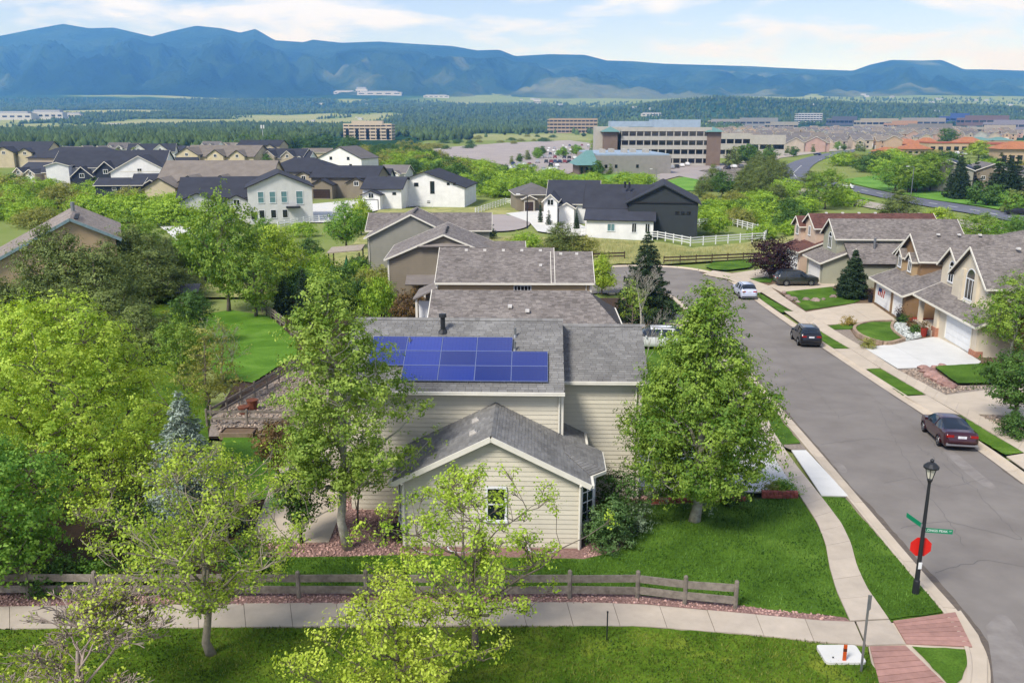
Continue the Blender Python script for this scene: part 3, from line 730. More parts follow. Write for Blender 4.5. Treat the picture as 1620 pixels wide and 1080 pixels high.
def gable(parent, x0, x1, y0, y1, zb, ze, pitch, axis, mw, mr, mt, oh=.35, oe=None, shg=None, wall=True, th=.12, fas=.16, trimw=True, only=None):
    """a block with a gable roof; axis 'y': ridge runs along y (gable faces front/back), 'x': ridge along x.
    ze = wall plate height. Parts: wall, roof, fascia. returns ridge height"""
    oe = oh if oe is None else oe
    if axis == 'y': a0, a1, b0, b1 = x0, x1, y0, y1
    else: a0, a1, b0, b1 = y0, y1, x0, x1
    mid, half = (a0 + a1) / 2, (a1 - a0) / 2; zr = ze + half * pitch
    def T(a, b, z): return (a, b, z) if axis == 'y' else (b, a, z)
    if wall:
        V = [T(a0, b0, zb), T(a1, b0, zb), T(a1, b1, zb), T(a0, b1, zb), T(a0, b0, ze), T(a1, b0, ze), T(a1, b1, ze), T(a0, b1, ze), T(mid, b0, zr), T(mid, b1, zr)]
        F = [(0, 1, 5, 8, 4), (2, 3, 7, 9, 6), (1, 2, 6, 5), (3, 0, 4, 7), (0, 3, 2, 1)]
        mesh('wall', V, F, mw, parent)
    mb = MB(); lift = .05; planes = []
    zo = ze - oe * pitch + lift; zr2 = zr + lift
    for s in (0, 1):
        e = a0 - oe if s == 0 else a1 + oe
        pl = [T(e, b0 - oh, zo), T(e, b1 + oh, zo), T(mid, b1 + oh, zr2), T(mid, b0 - oh, zr2)]
        nrm = Vector(pl[1]) - Vector(pl[0]); nrm = nrm.cross(Vector(pl[2]) - Vector(pl[1])); nrm = nrm if nrm.z > 0 else -nrm
        mb.slab(pl, nrm, th); planes.append(pl)
    ro = mb.build('roof', mr, parent)
    f = MB()
    for s in (0, 1):
        e = (a0 - oe - .012) if s == 0 else (a1 + oe + .012)
        f.beam(T(e, b0 - oh, zo - .07), T(e, b1 + oh, zo - .07), .10, fas)
    for b in (b0 - oh - .012, b1 + oh + .012):
        for s in (0, 1):
            e = a0 - oe if s == 0 else a1 + oe
            f.beam(T(e, b, zo - .075), T(mid, b, zr2 - .075), .05, fas + .03)
    f.build('fascia', mt, parent)
    if shg:
        for i, pl in enumerate(planes):
            if only is not None and i not in only: continue
            shingles(parent, pl, shg, lift=.0)
    return zr2, planes
def hip(parent, x0, x1, y0, y1, zb, ze, pitch, mw, mr, mt, oh=.4, shg=None, wall=True, th=.1, only=None, ridge_axis='x'):
    if wall: BX('wall', mw, parent, x0, x1, y0, y1, zb, ze)
    X0, X1, Y0, Y1 = x0 - oh, x1 + oh, y0 - oh, y1 + oh; half = min(X1 - X0, Y1 - Y0) / 2; zo = ze - oh * pitch + .05; zr = zo + half * pitch
    A, B, C_, D = Vector((X0, Y0, zo)), Vector((X1, Y0, zo)), Vector((X1, Y1, zo)), Vector((X0, Y1, zo))
    if X1 - X0 >= Y1 - Y0:
        r0, r1 = Vector((X0 + half, (Y0 + Y1) / 2, zr)), Vector((X1 - half, (Y0 + Y1) / 2, zr))
        planes = [[A, B, r1, r0], [B, C_, r1], [C_, D, r0, r1], [D, A, r0]]
    else:
        r0, r1 = Vector(((X0 + X1) / 2, Y0 + half, zr)), Vector(((X0 + X1) / 2, Y1 - half, zr))
        planes = [[A, B, r0], [B, C_, r1, r0], [C_, D, r1], [D, A, r0, r1]]
    mb = MB()
    for pl in planes:
        n = (pl[1] - pl[0]).cross(pl[2] - pl[1]); mb.slab(pl, n if n.z > 0 else -n, th)
    mb.build('roof', mr, parent)
    f = MB()
    for a, b in ((A, B), (B, C_), (C_, D), (D, A)): f.beam(a - Vector((0, 0, .07)), b - Vector((0, 0, .07)), .10, .16)
    f.build('fascia', mt, parent)
    if shg:
        for i, pl in enumerate(planes):
            if only is None or i in only: shingles(parent, pl, shg)
    return zr, planes
def window(parent, c, n, w_, h, mf, mg, fr=.09, nx=1, nz=2, name='window', depth=.05, arch=False):
    """a framed window: thing > window (frame with bars) > pane; c = centre on the wall, n = outward normal"""
    c, n = Vector(c), Vector(n).normalized(); s = Vector((0, 0, 1)).cross(n).normalized(); u = Vector((0, 0, 1))
    mb = MB()
    def bar(x0, x1, z0, z1, d):
        V = [c + s * x + u * z + n * q for q in (.0, d) for x, z in ((x0, z0), (x1, z0), (x1, z1), (x0, z1))]
        mb.add(V, [(4, 5, 6, 7), (0, 1, 5, 4), (1, 2, 6, 5), (2, 3, 7, 6), (3, 0, 4, 7)])
    a, b = w_ / 2, h / 2
    bar(-a, a, b - fr, b, depth); bar(-a - .03, a + .03, -b - .02, -b + fr, depth + .03); bar(-a, -a + fr, -b + fr, b - fr, depth); bar(a - fr, a, -b + fr, b - fr, depth)
    for i in range(1, nx): bar(-a + w_ * i / nx - fr * .3, -a + w_ * i / nx + fr * .3, -b + fr, b - fr, depth * .8)
    for i in range(1, nz): bar(-a + fr, a - fr, -b + h * i / nz - fr * .3, -b + h * i / nz + fr * .3, depth * .7)
    if arch:
        k = 10; V = []; r0, r1 = a, a - fr
        for i in range(k + 1):
            t_ = math.pi * i / k
            for r, d in ((r0, 0), (r0, depth), (r1, depth), (r1, 0)): V.append(c + s * (math.cos(t_) * r) + u * (b - .01 + math.sin(t_) * r * .9) + n * d)
        F = []
        for i in range(k):
            for j in range(3): F.append((i * 4 + j, (i + 1) * 4 + j, (i + 1) * 4 + j + 1, i * 4 + j + 1))
        mb.add(V, F)
    o = mb.build(name, mf, parent)
    V = [c + s * x + u * z + n * .02 for x, z in ((-a + fr, -b + fr), (a - fr, -b + fr), (a - fr, b - fr), (-a + fr, b - fr))]
    mesh('pane', V, [(0, 1, 2, 3)], mg, o)
    if arch:
        V = [c + u * b + n * .018] + [c + s * (math.cos(math.pi * i / 10) * (a - fr * .5)) + u * (b + math.sin(math.pi * i / 10) * (a - fr * .5) * .9) + n * .018 for i in range(11)]
        mesh('pane', V, [(0, i, i + 1) for i in range(1, 11)], mg, o)
    return o
def garage_door(parent, c, n, w_, h, m, mf, rows=4, colsn=4):
    """sectional garage door: thing > garage_door (surround) > panel"""
    c, n = Vector(c), Vector(n).normalized(); s = Vector((0, 0, 1)).cross(n).normalized(); u = Vector((0, 0, 1)); mb = MB()
    def pbox(B, x0, x1, z0, z1, d0, d1):
        V = [c + s * x + u * z + n * q for q in (d0, d1) for x, z in ((x0, z0), (x1, z0), (x1, z1), (x0, z1))]
        B.add(V, [(4, 5, 6, 7), (0, 1, 5, 4), (1, 2, 6, 5), (2, 3, 7, 6), (3, 0, 4, 7)])
    a = w_ / 2
    pbox(mb, -a - .12, -a, 0, h + .12, 0, .06); pbox(mb, a, a + .12, 0, h + .12, 0, .06); pbox(mb, -a, a, h, h + .12, 0, .06)
    o = mb.build('garage_door', mf, parent)
    for i in range(rows):
        q = MB(); pbox(q, -a, a, h * i / rows + .012, h * (i + 1) / rows, 0, .02)
        for j in range(colsn):
            x0 = -a + w_ * j / colsn; pbox(q, x0 + .08, x0 + w_ / colsn - .08, h * i / rows + .08, h * (i + 1) / rows - .07, .02, .032)
        q.build('panel', m, o)
    return o
M_trim = mat('white_trim', 'd9d3c4', .7, .04, 2)
M_white = mat('white_paint', 'dcdcda', .6, .03, 1.5, objvar=.02)
M_sid = mat('cream_siding', 'c9c1ad', .8, .05, .7, .05, 30, objvar=.05)
M_sidw = mat('siding_lap_shade', '575042', .8, .05, .7)  # dark wall tone, seen through board gaps as painted lap shadow lines
M_shg = mat('grey_shingle', '82807c', .95, .12, .6, .4, 40, '6b6966', island=.18)
M_shb = mat('brown_shingle', '827b75', .95, .12, .6, .4, 40, '6b645f', island=.28)
M_shd = mat('roof_underlay', '4a4644', 1, .1, 2)
M_glass = glassmat('window_glass', '1c2226')
M_metal = mat('galvanised_metal', '8c8e90', .45, .08, 4, metal=.7)
M_dark = mat('dark_metal', '26282b', .5, .1, 4)
M_black = mat('black_rubber', '121212', .7, .1, 4)

# ================================================================ the near house with solar panels
H1 = empty('house', (-.8, 31.4, 0), -.03, 'cream sided house with solar panels and front gable wing', 'house')
# wing
wx, we, wr, wp = 3.47, 3.04, 4.83, .5
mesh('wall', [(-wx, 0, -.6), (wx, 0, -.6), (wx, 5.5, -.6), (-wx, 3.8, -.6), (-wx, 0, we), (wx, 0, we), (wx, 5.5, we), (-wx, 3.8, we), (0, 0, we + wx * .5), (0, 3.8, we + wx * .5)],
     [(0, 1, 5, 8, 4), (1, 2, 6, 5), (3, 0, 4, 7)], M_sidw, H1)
siding(H1, (0, 0, 0), (1, 0, 0), [(-wx, -.3), (wx, -.3), (wx, we), (0, we + wx * .5), (-wx, we)], (0, -1, 0), M_sid, .2)
zw = lambda x: wr - .5 * abs(x)
EL = 3.86
lw = [(-EL, 3.8, zw(EL)), (-EL, -.32, zw(EL)), (0, -.32, wr), (0, 3.8, wr)]
rw = [(EL, -.32, zw(EL)), (EL, 5.5, zw(EL)), (3.2, 5.5, zw(3.2)), (2.9, 5.5, zw(2.9)), (2.9, 3.8, zw(2.9)), (0, 3.8, wr), (0, -.32, wr)]
rwa = [(EL, -.32, zw(EL)), (EL, 3.8, zw(EL)), (0, 3.8, wr), (0, -.32, wr)]; rwb = [(EL, 3.8, zw(EL)), (EL, 5.5, zw(EL)), (2.9, 5.5, zw(2.9)), (2.9, 3.8, zw(2.9))]
mb = MB(); mb.slab(lw, (-.447, 0, .894), .1); mb.slab(rwa, (.447, 0, .894), .1); mb.slab(rwb, (.447, 0, .894), .1)
mb.build('wing_roof', M_shd, H1)
shingles(H1, lw, M_shg, single=110); shingles(H1, rwa, M_shg, single=190); shingles(H1, rwb, M_shg)
mb = MB()
for y in np.arange(-.30, 3.75, .22):
    for s in (-1, 1): mb.quad((0, y, wr + .035), (0, y + .26, wr + .03), (s * .15, y + .26, wr - .05), (s * .15, y, wr - .045)) if s < 0 else mb.quad((s * .15, y, wr - .045), (s * .15, y + .26, wr - .05), (0, y + .26, wr + .03), (0, y, wr + .035))
o = mb.build('ridge_cap', M_shg, H1)
mb = MB()
for s in (-1, 1): mb.beam((s * EL, -.345, zw(EL) - .09), (0, -.345, wr - .09), .05, .2)
mb.build('rake_board', M_trim, H1)
def gutter(parent, a, b, m=None, name='gutter'):
    a, b = Vector(a), Vector(b); d = (b - a).normalized(); q = MB()
    q.beam(a, b, .11, .11); q.beam(a + Vector((0, 0, .06)), b + Vector((0, 0, .06)), .13, .02); return q.build(name, m or M_trim, parent)
gutter(H1, (-EL - .06, -.32, zw(EL) - .08), (-EL - .06, 3.7, zw(EL) - .08)); gutter(H1, (EL + .06, -.32, zw(EL) - .08), (EL + .06, .8, zw(EL) - .08)); gutter(H1, (EL + .06, 4.1, zw(EL) - .08), (EL + .06, 5.45, zw(EL) - .08))
mb = MB()
for x in (-wx, wx): mb.box(x - .07, x + .07, -.05, .09, -.3, we - .02)
mb.build('corner_board', M_trim, H1)
window(H1, (.18, -.035, 1.93), (0, -1, 0), .84, 1.5, M_white, M_glass, .09, 1, 2)
# bays on both flanks
def bay(s, y0, y1, d):
    a, b, c, e = (s * wx, y0, 0), (s * (wx + d), y0 + .62, 0), (s * (wx + d), y1 - .62, 0), (s * wx, y1, 0)
    pts = [a, b, c, e]
    V = [(p[0], p[1], -.4) for p in pts] + [(p[0], p[1], 2.78) for p in pts]
    mesh('bay_wall', V, [(0, 1, 5, 4), (1, 2, 6, 5), (2, 3, 7, 6), (4, 5, 6, 7)], M_trim, H1)
    for p, q, k in ((a, b, 1), (b, c, 2), (c, e, 1)):
        p, q = Vector(p), Vector(q); dd = (q - p).normalized(); nn = Vector((dd.y, -dd.x, 0)) * (1 if s > 0 else -1)
        cc = (p + q) / 2 + Vector((0, 0, 1.62)) + nn * .01
        window(H1, cc, nn, (q - p).length - .14, 1.75, M_white, M_glass, .07, k + 1, 4 if s > 0 else 3)
bay(1, .72, 3.2, .62); bay(-1, .25, 2.3, .30)
A_, B_ = (2.9, 1.75, zw(2.9)), (2.9, 2.6, zw(2.9)); e1, e2, e3, e4 = (3.86, .55, zw(EL)), (4.5, 1.2, 2.88), (4.5, 3.2, 2.88), (3.86, 3.95, zw(EL))
for pl in ([e1, e2, A_], [e2, e3, B_, A_], [e3, e4, B_]):
    v = [Vector(p) + Vector((0, 0, .03)) for p in pl]; n = (v[1] - v[0]).cross(v[2] - v[1]); MB().slab(v, n if n.z > 0 else -n, .1).build('bay_roof', M_shd, H1); shingles(H1, v, M_shg)
for a, b in ((e1, e2), (e2, e3), (e3, e4)): gutter(H1, Vector(a) + Vector((0, 0, -.07)), Vector(b) + Vector((0, 0, -.07)))
# main block and right block
mx0, mx1, my0 = -6.4, 2.9, 3.8
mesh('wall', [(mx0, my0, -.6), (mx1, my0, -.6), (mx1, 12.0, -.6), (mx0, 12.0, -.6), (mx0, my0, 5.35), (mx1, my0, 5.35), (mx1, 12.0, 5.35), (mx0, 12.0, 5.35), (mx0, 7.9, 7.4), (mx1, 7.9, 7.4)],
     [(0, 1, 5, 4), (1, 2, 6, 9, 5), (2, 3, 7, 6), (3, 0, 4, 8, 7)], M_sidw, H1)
siding(H1, (0, my0, 0), (1, 0, 0), [(mx0, -.3), (mx1, -.3), (mx1, 5.3), (mx0, 5.3)], (0, -1, 0), M_sid, .2)
mr_ = [(mx0 - .35, 3.4, 5.43), (mx1, 3.4, 5.43), (mx1, 7.7, 7.58), (mx0 - .35, 7.7, 7.58)]
mrb = [(mx1, 12.2, 5.33), (mx0 - .35, 12.2, 5.33), (mx0 - .35, 7.7, 7.58), (mx1, 7.7, 7.58)]
mb = MB(); mb.slab(mr_, (0, -.447, .894), .12); mb.slab(mrb, (0, .447, .894), .12); mb.build('main_roof', M_shd, H1)
shingles(H1, mr_, M_shg); shingles(H1, mrb, M_shg)
gutter(H1, (mx0 - .35, 3.34, 5.36), (mx1 + .02, 3.34, 5.36))
bx1, by0 = 6.35, 5.5
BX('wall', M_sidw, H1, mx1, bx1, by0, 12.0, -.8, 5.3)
siding(H1, (0, by0, 0), (1, 0, 0), [(mx1 + .02, -.55), (bx1, -.55), (bx1, 5.28), (mx1 + .02, 5.28)], (0, -1, 0), M_sid, .2)
br = [(mx1 + .01, 5.15, 5.40), (bx1 + .3, 5.15, 5.40), (bx1 + .3, 8.6, 7.13), (mx1 + .01, 8.6, 7.13)]; brb = [(bx1 + .3, 12.2, 5.33), (mx1 + .01, 12.2, 5.33), (mx1 + .01, 8.6, 7.13), (bx1 + .3, 8.6, 7.13)]
mb = MB(); mb.slab(br, (0, -.447, .894), .12); mb.slab(brb, (0, .447, .894), .12); mb.build('side_roof', M_shd, H1)
shingles(H1, br, M_shg); shingles(H1, brb, M_shg); gutter(H1, (mx1 + .02, 5.09, 5.33), (bx1 + .32, 5.09, 5.33))
mb = MB(); mb.box(bx1 - .06, bx1 + .06, by0 - .05, by0 + .08, -.55, 5.28); mb.box(mx1 - .13, mx1 - .02, my0 - .055, my0, zw(2.9), 5.3); mb.build('corner_board', M_trim, H1)
def downspout(parent, x, y, z0, z1, m=None): return MB().tube([(x, y, z0), (x, y, z1 - .3), (x, y - .02, z1 - .12), (x, y - .3, z1)], .045, 6).build('downspout', m or M_trim, parent)
downspout(H1, mx1 - .2, my0 - .1, zw(2.7) + .05, 5.3); downspout(H1, bx1 - .2, by0 - .1, -.4, 5.3); downspout(H1, wx - .02, -.13, -.1, 2.9); downspout(H1, -wx + .02, -.13, -.1, 2.9)
mb = MB()
for x in np.arange(mx0 - .3, mx1, .24): mb.quad((x, 7.55, 7.545), (x + .27, 7.55, 7.55), (x + .27, 7.72, 7.64), (x, 7.72, 7.635))
mb.build('ridge_cap', M_shg, H1)
mb = MB()
for x in np.arange(mx1 + .05, bx1 + .2, .24): mb.quad((x, 8.45, 7.095), (x + .25, 8.45, 7.1), (x + .25, 8.62, 7.19), (x, 8.62, 7.185))
mb.build('ridge_cap', M_shg, H1)
# roof fittings
def boxvent(x, y, z, sl_ax):
    q = MB(); q.box(-.17, .17, -.17, .17, 0, .05); q.add([(-.15, -.15, .05), (.15, -.15, .05), (.15, .15, .05), (-.15, .15, .05), (-.11, -.10, .16), (.11, -.10, .16), (.13, .13, .12), (-.13, .13, .12)], [(0, 1, 5, 4), (1, 2, 6, 5), (2, 3, 7, 6), (3, 0, 4, 7), (4, 5, 6, 7)])
    o = q.build('roof_vent', mat('vent_plastic', 'a9a39b', .6), H1); o.location = (x, y, z); o.rotation_euler = sl_ax
for y in (2.45, 1.0): boxvent(-.75, y, zw(.75) + .01, (0, -.46, R(-90) * 0))
def pipe(x, yy, h, r=.05, m=None, name='vent_pipe'):
    z = 5.43 + .5 * (yy - 3.4); q = MB(); q.tube([(x, yy, z - .1), (x, yy, z + h)], r, 8); q.tube([(x, yy, z - .06), (x, yy, z + .1)], [r * 2.4, r * 1.2], 8); o = q.build(name, m or M_metal, H1)
    return o
pipe(-2.55, 6.9, .75, .11, M_dark, 'flue_pipe'); MB().tube([(-2.55, 6.9, 7.85), (-2.55, 6.9, 8.0)], [.18, .16], 10).build('flue_cap', M_dark, H1)
pipe(-3.95, 6.05, .35); pipe(.75, 6.6, .4); pipe(.75, 5.75, .42); pipe(-5.3, 3.95, .35)
MB().box(-1.85, -1.6, 6.1, 6.3, 6.72, 6.9).build('junction_box', M_dark, H1)
# ground-level window wells
M_well = mat('window_well_cover', 'b8bcc0', .4, .05, 3)
for x in (-2.6, -1.2, 2.0):
    MB().tube([(x + .55 * math.cos(a), -.05 - .5 * math.sin(a), .06) for a in np.linspace(0, math.pi, 9)], .04, 5).build('window_well', M_well, H1)
# solar panels, each bolted to the roof
M_cell = mat('solar_cell', '1b3288', .1, .1, .12, col2='182668', spec=.9, objvar=.35, detail=0.0, coat=.6); M_pfr = mat('panel_frame', '8c97bd', .4, .05, 5, metal=.5)
slope = math.atan(.5); pw, ph = 1.555, .945
cells_v = []; q = MB()
for i in range(10):
    for j in range(6):
        x0 = -pw / 2 + .03 + i * (pw - .06) / 10; y0 = -ph / 2 + .03 + j * (ph - .06) / 6
        q.quad((x0 + .004, y0 + .004, .028), (x0 + (pw - .06) / 10 - .004, y0 + .004, .028), (x0 + (pw - .06) / 10 - .004, y0 + (ph - .06) / 6 - .004, .028), (x0 + .004, y0 + (ph - .06) / 6 - .004, .028))
cell_me = None
names = []
rows = [(3.82, 2.2, 4, 'lowest'), (4.67, 2.2, 5, 'middle'), (5.52, 2.2 - pw - .01, 4, 'top')]
ordn = ['first', 'second', 'third', 'fourth', 'fifth']
for yy, xr, n_, rn in rows:
    for k in range(n_):
        x = xr - pw / 2 - k * (pw + .01); yc = yy + .42; z = 5.43 + .5 * (yc - 3.4)
        loc = Matrix.Translation(H1.location) @ Matrix.Rotation(-.03, 4, 'Z') @ Vector((x, yc, z + .13))
        o = empty('solar_panel', loc, 0, 'blue solar panel, %s from the roof step in the %s row' % (ordn[k], rn), 'solar panel', 'solar panels on the main roof')
        o.rotation_euler = (slope, 0, -.03)
        f = MB(); t_ = .013
        f.box(-pw / 2, pw / 2, -ph / 2, -ph / 2 + t_, -.02, .035); f.box(-pw / 2, pw / 2, ph / 2 - t_, ph / 2, -.02, .035); f.box(-pw / 2, -pw / 2 + t_, -ph / 2 + t_, ph / 2 - t_, -.02, .035); f.box(pw / 2 - t_, pw / 2, -ph / 2 + t_, ph / 2 - t_, -.02, .035)
        f.build('frame', M_pfr, o)
        BX('backing', mat('panel_backing', '1a2c70', .2, .03, .2, detail=0.0), o, -pw / 2 + t_, pw / 2 - t_, -ph / 2 + t_, ph / 2 - t_, .0, .024)
        if cell_me is None:
            c = q.build('cell_sheet', M_cell, o); cell_me = c.data
        else: link(bpy.data.objects.new('cell_sheet', cell_me), o)
        m2 = MB()
        for xx in (-.5, .5): m2.box(xx - .02, xx + .02, -ph / 2, ph / 2, -.12, -.02)
        m2.build('rail', M_metal, o)
# ================================================================ trees and shrubs
def leafmesh(name, C, size, m, parent, rng, up=.6, aspect=.62, axis=None, hint=None):
    """one small diamond face per leaf at C"""
    k = len(C); s = size * rng.uniform(.65, 1.35, (k, 1))
    n = rng.normal(0, 1, (k, 3))
    if hint is None: n[:, 2] += up * 1.6
    else: n = n * .55 + hint * 1.5; n[:, 2] += up * .7
    n /= np.linalg.norm(n, axis=1, keepdims=True)
    t_ = rng.normal(0, 1, (k, 3)) if axis is None else axis + rng.normal(0, .35, (k, 3))
    t_ -= n * np.sum(t_ * n, 1, keepdims=True); t_ /= np.linalg.norm(t_, axis=1, keepdims=True) + 1e-9
    b = np.cross(n, t_)
    fold = n * s * .10
    V = np.stack([C - t_ * s * .5, C + b * s * aspect * .5 + fold, C + t_ * s * .5, C - b * s * aspect * .5 + fold], 1).reshape(-1, 3)
    return npmesh(name, V, np.arange(len(V)).reshape(-1, 4), m, parent)
PROFS = {
    'round': lambda h: np.sqrt(np.clip(1 - (2 * h - 1) ** 2, 0, 1)),
    'ovate': lambda h: np.sin(np.pi * np.clip(h, 0, 1) ** .62) ** .8,
    'cone': lambda h: np.clip(1 - h, 0, 1) ** .75 * np.clip(h * 9 + .35, 0, 1),
    'aspen': lambda h: np.sin(np.pi * np.clip(h * .93 + .07, 0, 1) ** .55) ** .7,
    'vase': lambda h: np.sin(np.pi * np.clip(h, 0, 1) ** 1.15 * .93 + .1) ** .75,
    'pyr': lambda h: np.sin(np.pi * np.clip(h, 0.02, 1) ** .47) ** .85,
    'dome': lambda h: np.sqrt(np.clip(1 - h ** 2.2, 0, 1)) * np.clip(h * 5 + .72, 0, 1),
}
M_bark = mat('grey_bark', '6f6459', .95, .18, 6, .6, 20)
M_barkw = mat('pale_aspen_bark', 'b5b0a0', .9, .12, 5, .4, 18, '7d776b')
M_barkd = mat('dark_bark', '3d342c', .95, .18, 6, .6, 20)
def tree(name, label, base, H, Rad, cat='tree', z0=.25, prof='round', leaf=None, ncl=200, per=80, lsize=.15, clr=.45, tr=.14, bark=None, seed=1, group=None, limbs=10, twigs=0, lump=.35, up=.6,
         leader=.88, shell=.5, lean=(0, 0), multi=1, flat=.75, gaps=0.0, aspect=.62, twigr=.010, oval=(1, 1)):
    rng = np.random.default_rng(seed); root = empty(name, base, 0, label, cat, group); bark = bark or M_bark
    zc0 = z0 * H; pr = PROFS[prof]
    h = []
    while len(h) < ncl:
        c = rng.random(); 
        if rng.random() < .12 + pr(np.array(c)) ** 1.25: h.append(c)
    h = np.array(h); a = rng.uniform(0, 2 * np.pi, ncl)
    lumpf = 1 + lump * (vn(a * 1.6 + 10, h * 4.0, .8, seed) - .5) * 2 + lump * .5 * (vn(a * 4, h * 9, .7, seed + 3) - .5)
    r = Rad * pr(h) * lumpf * rng.random(ncl) ** shell
    keep = vn(a * 2.3 + 40, h * 7 + r, .9, seed + 9) > gaps
    P = np.stack([r * np.cos(a) * oval[0] + lean[0] * H * h, r * np.sin(a) * oval[1] + lean[1] * H * h, zc0 + h * (H - zc0)], 1)[keep]
    # trunk(s)
    mb = MB(); nodes = []; nrad = []
    for s in range(multi):
        an = 2 * math.pi * s / max(1, multi) + rng.uniform(0, 1); off = (0 if multi == 1 else .09 * H)
        pts = []; k = 9
        for i in range(k):
            t_ = i / (k - 1); w_ = .018 * H * (0 if i == 0 else 1)
            pts.append(Vector((lean[0] * H * t_ * leader + math.cos(an) * off * t_ + rng.normal(0, w_) * .6, lean[1] * H * t_ * leader + math.sin(an) * off * t_ + rng.normal(0, w_) * .6, -.15 + t_ * (leader * H + .15))))
        q = tr / math.sqrt(multi); rad = [q * (1.35 if i == 0 else 1) * (1 - i / (k - 1)) ** .8 + .012 for i in range(k)]
        mb.tube(pts, rad, 8 if tr > .08 else 5)
        for i in range(k - 1):
            for j in range(3): nodes.append(pts[i].lerp(pts[i + 1], j / 3)); nrad.append(rad[i])
    TN = len(nodes)
    if limbs and len(P):
        idx = [int(rng.integers(len(P)))]; d = np.linalg.norm(P - P[idx[0]], axis=1)
        for _ in range(limbs - 1):
            j = int(np.argmax(d * rng.uniform(.7, 1, len(P)))); idx.append(j); d = np.minimum(d, np.linalg.norm(P - P[j], axis=1))
        base_nodes = np.array([tuple(n) for n in nodes[:TN]])
        for j in idx:
            e = Vector(P[j]); zs = max(z0 * H * .85, e.z - .55 * math.hypot(e.x - lean[0] * e.z, e.y) - .08 * H)
            i0 = int(np.argmin(np.abs(base_nodes[:, 2] - zs) + .2 * np.linalg.norm(base_nodes[:, :2] - np.array([e.x, e.y]), axis=1))); s0 = nodes[i0]
            mid = s0.lerp(e, .5) + Vector((rng.normal(0, .05) * H * .3, rng.normal(0, .05) * H * .3, -.04 * (e - s0).length if prof != 'vase' else .05 * H))
            r0 = min(nrad[i0] * .62, tr * .5); pts = []
            for i in range(7):
                t_ = i / 6; p = s0 * (1 - t_) ** 2 + mid * (2 * t_ * (1 - t_)) + e * t_ ** 2; pts.append(p + Vector(rng.normal(0, .012 * H * (0 < i < 6), 3)))
            rad = [max(.012, r0 * (1 - t / 6.6)) for t in range(7)]; mb.tube(pts, rad, 5, False)
            for i in range(1, 7): nodes.append(pts[i]); nrad.append(rad[i])
    trunk = mb.build('trunk', bark, root, True)
    # branches to each clump
    NB = np.array([tuple(n) for n in nodes]); tb = MB(); tips = []
    for p in P:
        dv = NB - p; cost = np.linalg.norm(dv, axis=1) + np.where(dv[:, 2] > -.02 * H, .3 * H, 0); i0 = int(np.argmin(cost)); s0 = nodes[i0]; e = Vector(p)
        mid = s0.lerp(e, .5) + Vector(rng.normal(0, .03 * H * .4, 3)); rr = max(twigr * 1.2, min(nrad[i0] * .6, .035))
        tb.tube([s0, mid, e], [rr, rr * .75, twigr], 3, False)
        for _ in range(twigs):
            dd = Vector(rng.normal(0, 1, 3)); dd.z = abs(dd.z) * .8 + .1; dd.normalize(); ln = clr * rng.uniform(.7, 1.7); tp = e + dd * ln
            tb.tube([e.lerp(mid, rng.uniform(0, .5)), e + dd * ln * .5 + Vector(rng.normal(0, .05, 3)), tp], [twigr, twigr * .8, twigr * .5], 3, False); tips.append(tp)
    if tb.v: tb.build('branch', bark, root, True)['kind'] = 'stuff'
    if per:
        if twigs:
            T = np.array([tuple(t) for t in tips]); ctr = np.repeat(T, per, 0); C = ctr + rng.normal(0, 1, (len(T) * per, 3)) * clr * .42; sg = clr * .42
        else:
            sub = 9; nl = np.maximum(1, rng.poisson(per / sub, len(P))); sz = rng.uniform(.65, 1.35, len(P)); S0 = np.repeat(P, nl, 0) + rng.normal(0, 1, (nl.sum(), 3)) * (clr * np.array([1, 1, flat])) * np.repeat(sz, nl)[:, None]
            C = np.repeat(S0, sub, 0) + rng.normal(0, 1, (len(S0) * sub, 3)) * lsize * np.array([.8, .8, .45]); ctr = np.repeat(np.repeat(P, nl, 0), sub, 0); sg = clr
        hint = (C - ctr) / sg; hint = hint / np.maximum(1, np.linalg.norm(hint, axis=1, keepdims=True)) + .5 * (C - np.array([0, 0, H * .45])) / np.array([Rad, Rad, H * .5])
        ok = C[:, 2] > .1
        leafmesh('crown', C[ok], lsize, leaf, root, rng, up, aspect, None, hint[ok])
    return root
